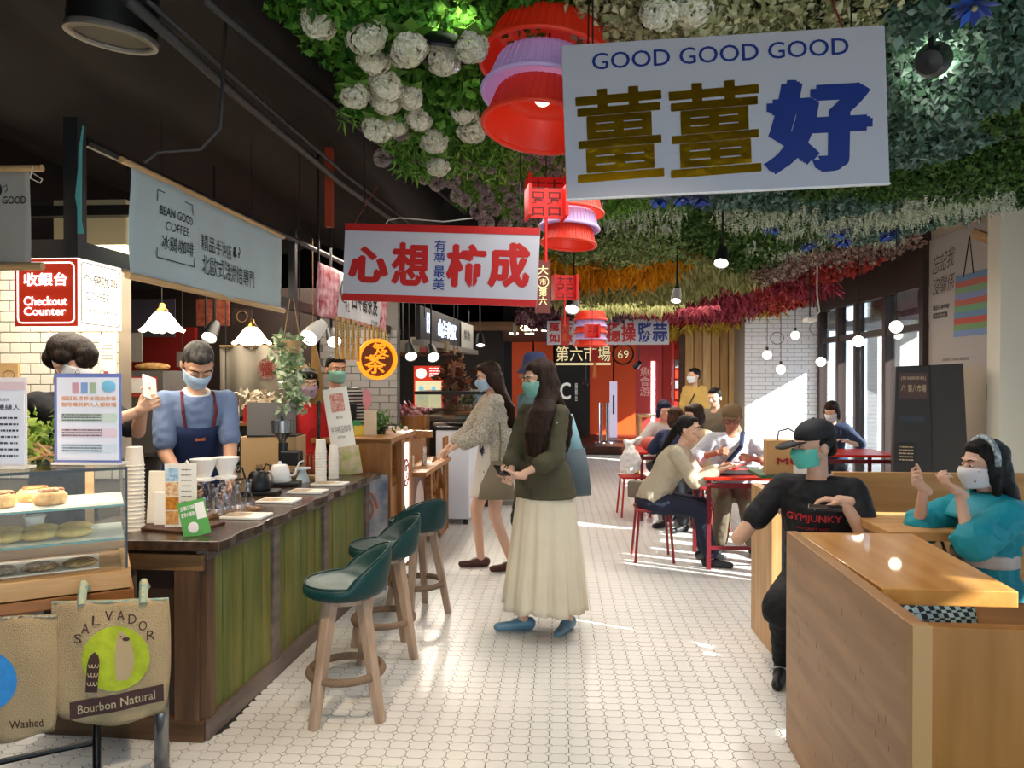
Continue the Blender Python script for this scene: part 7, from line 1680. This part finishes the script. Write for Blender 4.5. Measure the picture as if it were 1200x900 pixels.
p.garment('shirt', STP, lambda mb: (p.torso(mb, -.05, .52, .018), p.shoulders(mb, .014), [p.arm(mb, i, 0, 1.6, .016, .008) for i in (1, -1)]))
p.garment('apron', _M['black_tee'], lambda mb: p.torso(mb, -.12, .40, .026)); p.garment('trousers', _M['dark_trouser'], lambda mb: [p.leg(mb, i, 0, 1.93, .014, .012) for i in (1, -1)])
p.hair(HBK, 'tied', extra=lambda s, mb: mb.ell(s.h(0, .10, .03), (.035, .035, .035))); p.mask(MKG)
for i in (1, -1): p.shoe(i, SH_DK)
# --- worker in red shirt
p = Person('stall worker in red shirt with black straps, half hidden by the hanging plant', -1.92, 5.55, R(20), H=1.58, skin=SKIN2, head=(15, 10, 0), female=True, bulk=1.15)
RS = cloth('red_shirt', '#b01717', .06)
sh = p.garment('shirt', RS, lambda mb: (p.torso(mb, -.05, .52, .018), p.shoulders(mb, .016), [p.arm(mb, i, 0, .8, .018, .012) for i in (1, -1)]))
p.garment('trousers', _M['dark_trouser'], lambda mb: (p.torso(mb, -.12, .10, .016), [p.leg(mb, i, 0, 1.93, .014, .012) for i in (1, -1)])); p.hair(HBK, 'bob'); p.mask(mat('mask_mauve', '#a88aa0', .7))
for i in (1, -1):
    p.shoe(i, SH_DK); MB().tube([p.P+V3(i*.08, -.16, .05), p.P+V3(i*.085, -.155, .34), p.N+V3(i*.09, -.06, .02), p.N+V3(i*.08, .06, 0)], .012, 6).obj('strap', INK, p.o)
# --- man in black cap
p = Person('man in black cap, teal mask and red-lettered black T-shirt sitting at the booth', 1.37, 4.00, R(-30), H=1.72, pelvis=.50, skin=SKIN2, head=(-50, 8, 0), lean=5, bulk=1.06,
    arms=(dict(to=(.15, -.20, .945), hint=(.5, .7, -.7), palm=(0, 0, -1), dir=(-.9, -.2, .05), curl=(40, 40, 35, 30)), dict(to=(-.19, -.05, .955), hint=(-.8, 1, 0), palm=(.2, 0, -1), dir=(.35, -.35, -.85), curl=(32, 28, 24, 18))),
    legs=(dict(to=(.16, -.40, .082), toe=(.2, -1, 0)), dict(to=(-.14, -.20, .082), hint=(.15, -.6, 1), toe=(.1, -1, 0))))
TEE = cloth('black_tee2', '#111114', .1, .2, .7)
sh = p.garment('t_shirt', TEE, lambda mb: (p.torso(mb, -.08, .525, .018), p.shoulders(mb, .016), [p.arm(mb, i, 0, .60, .014, .010) for i in (1, -1)]))
p.garment('shorts', cloth('black_shorts', '#141416'), lambda mb: (p.torso(mb, -.12, .04, .02), [p.leg(mb, i, 0, .95, .022, .022) for i in (1, -1)]))
p.garment('leggings', cloth('black_legging', '#0f0f11'), lambda mb: [p.leg(mb, i, .8, 1.93, .008, 0) for i in (1, -1)])
GJ = mat('gym_red', '#b8242a', .6)
p.project_text(sh, 'GYMJUNKY', GJ, p.P+p.up*.345, .27, .046, p.fw*-1, .03, p.up)
p.project_text(sh, 'WE CAN\'T REST', GJ, p.P+p.up*.295, .16, .014, p.fw*-1, .01, p.up)
p.hair(HBK, 'hat'); p.mask(MKT)
CAPM = cloth('black_cap', '#17181b', .1, .2, .7); m_ = MB(); m_.ell((0, .016, .058), (.089, .102, .080), n=26, m=14); m_.v = [(v[0], v[1], max(v[2], .042)) for v in m_.v]
pr = rrect(-.062, .062, -.185, -.04, .05, 8); pv = [(x, y, z) for z in (.040, .046) for x, y in pr]; nn = len(pr)
vb = [(x, y, z-.9*x*x*4*.5+(-.02 if y < -.12 else 0)*((-y-.12)/.06 if y < -.12 else 0)) for x, y, z in pv]
m_.add(vb, [tuple(range(nn-1, -1, -1)), tuple(range(nn, 2*nn))]+[(i, (i+1) % nn, nn+(i+1) % nn, nn+i) for i in range(nn)]); m_.ell((0, .016, .139), (.007, .007, .004))
m_.v = [tuple(p.h(*v)) for v in m_.v]; m_.obj('baseball_cap', CAPM, p.o, smooth=True)
for i in (1, -1): p.shoe(i, SH_DK, h=1.2)
MB().tube([p.A[-1]+V3(.0, -.05, -.035)+V3(.045*math.cos(a), -.035*a/3+.02, .03*math.sin(a)) for a in (0, .8, 1.6, 2.4, 3.1)], .005, 5).obj('laces', mat('lace_white', '#b7b7b7'), p.o)
ph = MB().box((0, 0, 0), (.075, .15, .01)).obj('phone', _M['phone_dark'], None, bevel=.003); ph.location = (1.26, 3.60, .935); ph.rotation_euler = (0, R(-6), R(70)); tag(ph, 'dark phone in the hand of the man in the black cap', 'phone')
# --- woman in turquoise
p = Person('woman in turquoise blouse with headband and patterned mask gesturing with both hands', 1.93, 3.50, R(-80), H=1.60, pelvis=.50, female=True, skin=SKIN2, head=(-4, 3, 0), lean=-2, bulk=1.08,
    arms=(dict(to=(.10, -.20, 1.05), hint=(.5, -.3, -1), palm=(-.2, .2, 1), dir=(-.2, -.7, .5), curl=(70, 60, 50, 40)), dict(to=(-.02, -.28, 1.05), hint=(-.4, -.2, -1), palm=(.6, .2, .4), dir=(.1, -.7, .5), curl=(60, 55, 45, 30))),
    legs=(dict(to=(.14, -.42, .082), toe=(0, -1, 0)), dict(to=(-.08, -.46, .082), toe=(0, -1, 0))))
TQ = cloth('turquoise', '#0f8f9c', .08, .35, .6); 
def tqb(mb):
    p.torso(mb, -.03, .50, .022); p.shoulders(mb, .020)
    for i in (1, -1): p.arm(mb, i, 0, .9, .034, .022); mb.ell(p.S[i].lerp(p.E[i], .6), (.085, .085, .085))
    mb.loft([(p.P+V3(0, 0, .22), V3(.13, 0, 0), V3(0, .11, 0)), (p.P+V3(0, 0, .06), V3(.185, 0, 0), V3(0, .165, 0)), (p.P+V3(0, 0, -.05), V3(.205, 0, 0), V3(0, .18, 0))], 22)
p.garment('blouse', TQ, tqb, noise=.014)
m_ = MB(); m_.grid(lambda u, v: p.N+V3((.07+.15*v)*math.cos(R(200+u*320-90)), (.07+.12*v)*math.sin(R(200+u*320-90))+.01, .045-.11*v**1.3), 40, 8); m_.obj('wide_collar', TQ, p.o, smooth=True, solid=.006)
p.garment('belt', mat('belt_pale', '#cfc2b8', .5), lambda mb: mb.loft([(p.P+V3(0, 0, .27), V3(.150, 0, 0), V3(0, .128, 0)), (p.P+V3(0, 0, .21), V3(.150, 0, 0), V3(0, .128, 0))], 24), vox=.008, noise=.002)
HT = mat('houndstooth', '#2c3038', .8); nt = HT.node_tree; ck = nt.nodes.new('ShaderNodeTexChecker'); ck.inputs['Scale'].default_value = 42; ck.inputs[1].default_value = (.02, .025, .035, 1); ck.inputs[2].default_value = (.42, .62, .66, 1); tc = nt.nodes.new('ShaderNodeTexCoord'); nt.links.new(tc.outputs['Object'], ck.inputs[0]); nt.links.new(ck.outputs[0], nt.nodes['Principled BSDF'].inputs['Base Color'])
def tqs(mb):
    p.torso(mb, -.12, .04, .03)
    for i in (1, -1): p.leg(mb, i, 0, 1, .045, .03); p.leg(mb, i, 1, 1.75, .045, .05)
    mb.loft([(p.P+V3(0, -.02, -.02), V3(.19, 0, 0), V3(0, .0, .11)), ((p.K[1]+p.K[-1])/2+V3(0, .02, -.01), V3(.17, 0, 0), V3(0, .0, .09))], 18)
p.garment('skirt', HT, tqs, noise=.004)
def th(s, mb): mb.loft([(s.h(0, .05, -.02), s.hr @ V3(.082, 0, 0), s.hr @ V3(0, .06, 0)), (s.h(0, .065, -.12), s.hr @ V3(.105, 0, 0), s.hr @ V3(0, .055, 0)), (s.P+V3(0, .11, .44), V3(.10, 0, 0), V3(0, .045, 0)), (s.P+V3(0, .12, .34), V3(.07, 0, 0), V3(0, .025, 0))], 18); [mb.cap(s.h(i*.085, .0, -.05), s.h(i*.075, -.01, -.17), .022, .010) for i in (1, -1)]
p.hair(HBK, 'long', extra=th); mk = p.mask(mat('mask_pattern', '#ded8d4', .7))
m_ = MB()
for a_, z_ in ((-.03, -.02), (.03, -.03), (.045, -.055), (-.04, -.06), (0, -.045)): m_.ell(p.h(a_*1.2, -.108+abs(a_)*.55, z_), (.007, .003, .005))
m_.obj('printed_motif', mat('motif', '#8a6a5c', .7), mk)
MB().tube([p.h(.094*math.cos(R(a)), .0, .045+.092*math.sin(R(a))) for a in range(-20, 201, 20)], .013, 8).obj('headband', mat('headband', '#9fb4b8', .5, ramp=('#2c3f48', '#c9d6d8'), nscale=50), p.o, smooth=True)
for i in (1, -1): MB().ell(p.h(i*.083, .01, -.05), (.006, .006, .013)).obj('earring', WHT, p.o); p.shoe(i, SH_BR)
o = thing('woven_bag', 'black and grey woven handbag on the lap of the turquoise-bloused woman', 'bag', p.world(V3(-.03, -.23, .58)), R(-70)); MB().box((0, 0, .09), (.26, .10, .18)).obj('body', mat('woven_black', '#1c1b1d', .6, ramp=('#0f0f11', '#5d5650'), nscale=60), o, bevel=.02); MB().tube([(-.08, 0, .17), (-.05, 0, .24), (.05, 0, .24), (.08, 0, .17)], .007, 6).obj('handle', INK, o)
# --- ponytail woman
p = Person('woman with black ponytail and khaki jacket leaning over the red table on a red stool', .80, 6.42, R(72), H=1.62, pelvis=.53, female=True, skin=SKIN2, head=(-6, 4, 0), lean=30, bulk=1.08, vox=.011,
    arms=(dict(to=(.12, -.56, .80), hint=(.3, .3, -1), palm=(0, 0, -1), curl=25), dict(to=(-.12, -.58, .80), hint=(-.3, .3, -1), palm=(0, 0, -1), curl=25)),
    legs=(dict(to=(.12, -.42, .082), toe=(.1, -1, 0)), dict(to=(-.10, -.50, .082), toe=(-.1, -1, 0))))
KHK = cloth('khaki', '#b5a890', .05, .3)
p.garment('jacket', KHK, lambda mb: (p.torso(mb, .0, .50, .032), p.shoulders(mb, .022), [p.arm(mb, i, 0, 1.75, .026, .0) for i in (1, -1)], mb.loft([(p.P+p.up*.10, V3(.18, 0, 0), V3(0, .145, 0)), (p.P+p.up*.01, V3(.185, 0, 0), V3(0, .15, 0))], 20)))
p.garment('trousers', cloth('navy_trouser', '#1c2236'), lambda mb: (p.torso(mb, -.12, .05, .018), [p.leg(mb, i, 0, 1.9, .018, .01) for i in (1, -1)]))
p.hair(HBK, 'tied', extra=lambda s, mb: (mb.cap(s.h(0, .10, .02), s.h(.03, .15, -.08), .035, .032), mb.cap(s.h(.03, .15, -.08), s.P+s.up*.33+V3(.06, .17, 0), .034, .014)))
for i in (1, -1): p.shoe(i, SH_DK)
o = thing('shoulder_bag', 'small taupe shoulder bag on the hip of the ponytailed woman', 'bag', p.world(V3(.14, .14, .50)), R(65)); MB().box((0, 0, .07), (.10, .20, .15)).obj('body', mat('taupe', '#77695a', .6), o, bevel=.02)
# --- old man
p = Person('old man in brown cap, glasses and white shirt eating with chopsticks at the red table', 1.60, 7.05, R(-8), H=1.68, pelvis=.53, skin=SKIN3, head=(-6, 22, 0), lean=16, bulk=1.12, vox=.011,
    arms=(dict(to=(.16, -.36, .84), hint=(.9, .1, -.5), palm=(-1, 0, 0), curl=50), dict(to=(-.16, -.36, .88), hint=(-.9, .1, -.5), palm=(1, 0, 0), curl=55)),
    legs=(dict(to=(.16, -.40, .082)), dict(to=(-.12, -.36, .082))))
sh = p.garment('shirt', cloth('white_shirt', '#c3c2c8', .04, .3), lambda mb: (p.torso(mb, -.08, .52, .022), p.shoulders(mb, .018), [p.arm(mb, i, 0, 1.35, .020, .012) for i in (1, -1)]))
p.garment('trousers', cloth('khaki_trouser', '#6b5f4c'), lambda mb: (p.torso(mb, -.12, .03, .018), [p.leg(mb, i, 0, 1.9, .020, .014) for i in (1, -1)])); p.hair(HGR, 'hat'); p.glasses()
m_ = MB(); m_.ell((0, .012, .060), (.086, .100, .068), n=22, m=12); m_.v = [(v[0], v[1], max(v[2], .046)) for v in m_.v]; m_.ell((0, -.085, .045), (.062, .04, .010)); m_.v = [tuple(p.h(*v)) for v in m_.v]; m_.obj('flat_cap', mat('cap_brown', '#7a6140', .8, bump=.4), p.o, smooth=True)
MB().tube([p.N+V3(.10, .0, .03), p.P+p.up*.42+V3(.07, -.15, 0), p.P+p.up*.25+V3(-.06, -.165, 0), p.P+p.up*.08+V3(-.16, -.10, 0)], .022, 6).obj('bag_strap', cloth('strap_navy', '#1f2a44'), p.o)
for i in (1, -1): p.shoe(i, SH_DK)
MB().tube([p.W[-1]+V3(.03, -.03, -.01), p.W[-1]+V3(.10, -.22, -.08)], .004, 5).obj('chopstick', mat('chopstick', '#3a2418'), p.o); MB().tube([p.W[-1]+V3(.04, -.03, -.0), p.W[-1]+V3(.12, -.21, -.08)], .004, 5).obj('chopstick', _M['chopstick'], p.o)
# --- diners further back
def diner(label, x, y, yaw, top, tc, hairm, style, mask=None, H=1.6, female=True, lean=14, head=(0, 10, 0), pel=.53, arms=None, extra=None, glass=False, skin=None):
    global p
    p = Person(label, x, y, yaw, H=H, pelvis=pel, female=female, skin=skin or SKIN2, head=head, lean=lean, vox=.014, fine=.0065, bulk=1.08,
        arms=arms or (dict(to=(.14, -.34, .82), hint=(.8, .2, -.6), palm=(0, 0, -1)), dict(to=(-.14, -.34, .82), hint=(-.8, .2, -.6), palm=(0, 0, -1))),
        legs=(dict(to=(.12, -.40, .082)), dict(to=(-.12, -.40, .082))) if pel < .7 else None)
    p.garment(top, tc, lambda mb: (p.torso(mb, -.06, .51, .022), p.shoulders(mb, .018), [p.arm(mb, i, 0, .9, .02, .014) for i in (1, -1)]), vox=.014)
    p.garment('trousers', _M['dark_trouser'], lambda mb: (p.torso(mb, -.12, .04, .016), [p.leg(mb, i, 0, 1.9, .016, .012) for i in (1, -1)]), vox=.014)
    if style: p.hair(hairm, style, extra=extra)
    if mask: p.mask(mask)
    if glass: p.glasses()
    for i in (1, -1): p.shoe(i, SH_DK)
    return p
diner('bob-haired diner in cream shawl and blue mask between ponytailed woman and old man', 1.53, 7.85, R(-60), 'shawl', cloth('shawl_cream', '#cbb491', .05), HBR, 'bob', MKB, head=(-10, 8, 0))
diner('brown-haired diner in navy top seen from behind at the back table', 1.16, 8.55-.75, R(150), 'top', cloth('navy_top', '#222c4c', .05), hairmat('hair_auburn', '#2a160e', '#4b2c1c'), 'long', H=1.52)
diner('diner with blue-black hair and glasses facing us at the back table', 1.22, 9.05, R(10), 'top', cloth('pale_top', '#b9b2ae', .05), hairmat('hair_blueblack', '#0d0f1c', '#22264a'), 'bob', glass=True)
diner('dark-haired man in grey-brown shirt sitting farther back by the wooden slats', 2.12, 9.9, R(-40), 'shirt', cloth('taupe_shirt', '#6f6554', .05), HBK, 'short', female=False, H=1.70, pel=.62)
diner('woman in mustard top and mask standing before the slatted wood wall', 2.02, 11.2, R(-35), 'top', cloth('mustard', '#c9a55c', .05), HBK, 'tied', MKW, pel=None and 0 or .93, lean=0, head=(-30, 5, 0), arms=(None, None))
MB().tube([p.N+V3(.08, -.03, .02), p.P+V3(.02, -.15, .30), p.P+V3(-.12, -.10, .08)], .010, 5).obj('bag_strap', INK, p.o)
q = red_stool(2.12, 9.9, 0, 'dark stool under the man in the grey-brown shirt', RLG); q.scale = (1, 1, 1.15); 
diner('masked diner with dark bob and pale backpack sitting before the sunlit brick wall', 3.30, 9.2, R(-20), 'jacket', cloth('navy_jacket', '#27334c', .05), HBR, 'bob', MKW, H=1.62, lean=20, head=(-20, 20, 0))
MB().box((0, 0, 0), (.26, .14, .36), rot=Matrix.Rotation(R(20), 3, 'X')).obj('backpack', mat('pack_grey', '#9aa3ac', .6), p.o, bevel=.04).location = p.P+V3(.03, .16, .28)
red_stool(3.30, 9.2, 0, 'dark stool under the diner with the pale backpack', RLG)
# --- food on tables
def ontable(name, label, cat, x, y, z=.753, rz=0, group=None): return thing(name, label, cat, (x, y, z), rz, group)
o = ontable('bowl', 'pink-red noodle bowl in front of the old man', 'bowl', 1.52, 6.62); MB().lathe([(.001, .01), (.035, 0), (.085, .055), (.082, .055), (.03, .012)], 24).obj('bowl', mat('bowl_red', '#b0504a', .3), o, smooth=True); MB().lathe([(.001, .045), (.076, .046)], 16).obj('soup', mat('soup', '#8c5a2c', .3), o)
o = ontable('food_tray', 'black food tray on the red table', 'tray', 1.45, 6.28); MB().bx(-.17, .17, -.11, .11, 0, .02).obj('tray', DGP, o, bevel=.005)
o = ontable('napkin_pack', 'crumpled pale plastic food wrap at the table corner', 'wrap', 1.27, 6.2); b_ = MB(); b_.ell((0, 0, .02), (.07, .05, .022)); b_.ell((.03, .02, .025), (.04, .04, .02)); remeshed(b_, .01, 1).obj('wrap', _M['plastic_white'], o, smooth=True)
o = ontable('white_bowl', 'white bowl beside the black food tray', 'bowl', 1.66, 6.42); MB().lathe([(.001, .01), (.03, 0), (.07, .05), (.067, .05), (.03, .012)], 20).obj('bowl', CER, o, smooth=True)
o = ontable('red_handbag', 'coral pink handbag lying on the back red table', 'bag', 1.02, 8.3); MB().ell((0, 0, .07), (.12, .08, .08)).obj('body', mat('coral', '#c05a4c', .5), o, smooth=True)
o = ontable('sun_hat', 'pink-white sun cap lying between the diners', 'cap', 1.42, 8.25); MB().ell((0, 0, .04), (.10, .09, .06)).obj('crown', mat('cap_pink', '#dcc3c2', .6), o, smooth=True)
# ================================================================== cords and rods that hold the hanging things
bpy.context.view_layer.update()
def top_of(x, y):
    if y > 13.35: return 2.46
    if y < 13.2 and xl(y) < x < xr(y): return zc(y)+.27
    return 3.6 if x > -1.0 else 3.9
def hang(o, x=0, y=0, z=0, r=.003, name='cord', m=None):
    w = o.matrix_world @ Vector((x, y, z)); t_ = Vector((w.x, w.y, top_of(w.x, w.y)+.01)); iv = o.matrix_world.inverted()
    MB().tube([iv @ w, iv @ t_], r, 6).obj(name, m or INK, o)
for o in list(COL.objects):
    if o.parent is not None or o.type != 'EMPTY': continue
    n = o.name.split('.')[0]
    if n == 'hanging_sign':
        bx_ = [c for c in o.children if c.name.startswith('board')][0]; W_ = bx_.dimensions.x; H_ = bx_.dimensions.z
        for x in (.1*W_, .9*W_): hang(o, x, .006, H_-.002)
    elif n == 'hanging_strip': hang(o, .03, .003, .38)
    elif n == 'paper_ornament': hang(o, 0, 0, .10)
    elif n == 'globe_bulb': hang(o, 0, 0, .1, .004, 'wire')
    elif n == 'spotlight': hang(o, 0, 0, .15, .009, 'rod', BLACK)
    elif n == 'security_camera': hang(o, 0, 0, .02, .008, 'rod', BLACK)
    elif n == 'basket_lantern': hang(o, 0, 0, .4)
    elif n == 'pendant_lamp': hang(o, 0, 0, .15)
    elif n in ('script_sign',): hang(o, .1, .0, .25, .006, 'rod'); hang(o, 1.2, .0, .25, .006, 'rod')
    elif n == 'hanging_tassel': hang(o, 0, 0, .2)
    elif n in ('awning_sign',): hang(o, .2, 0, .3, .008, 'rod', BLACK); hang(o, 3.0, 0, .3, .008, 'rod', BLACK)
    elif n in ('hanging_board', 'hanging_plant', 'cloth_noren', 'dried_bundle', 'service_sign'): hang(o, .05, .01, .1)
bpy.data.scenes.remove(SC2)
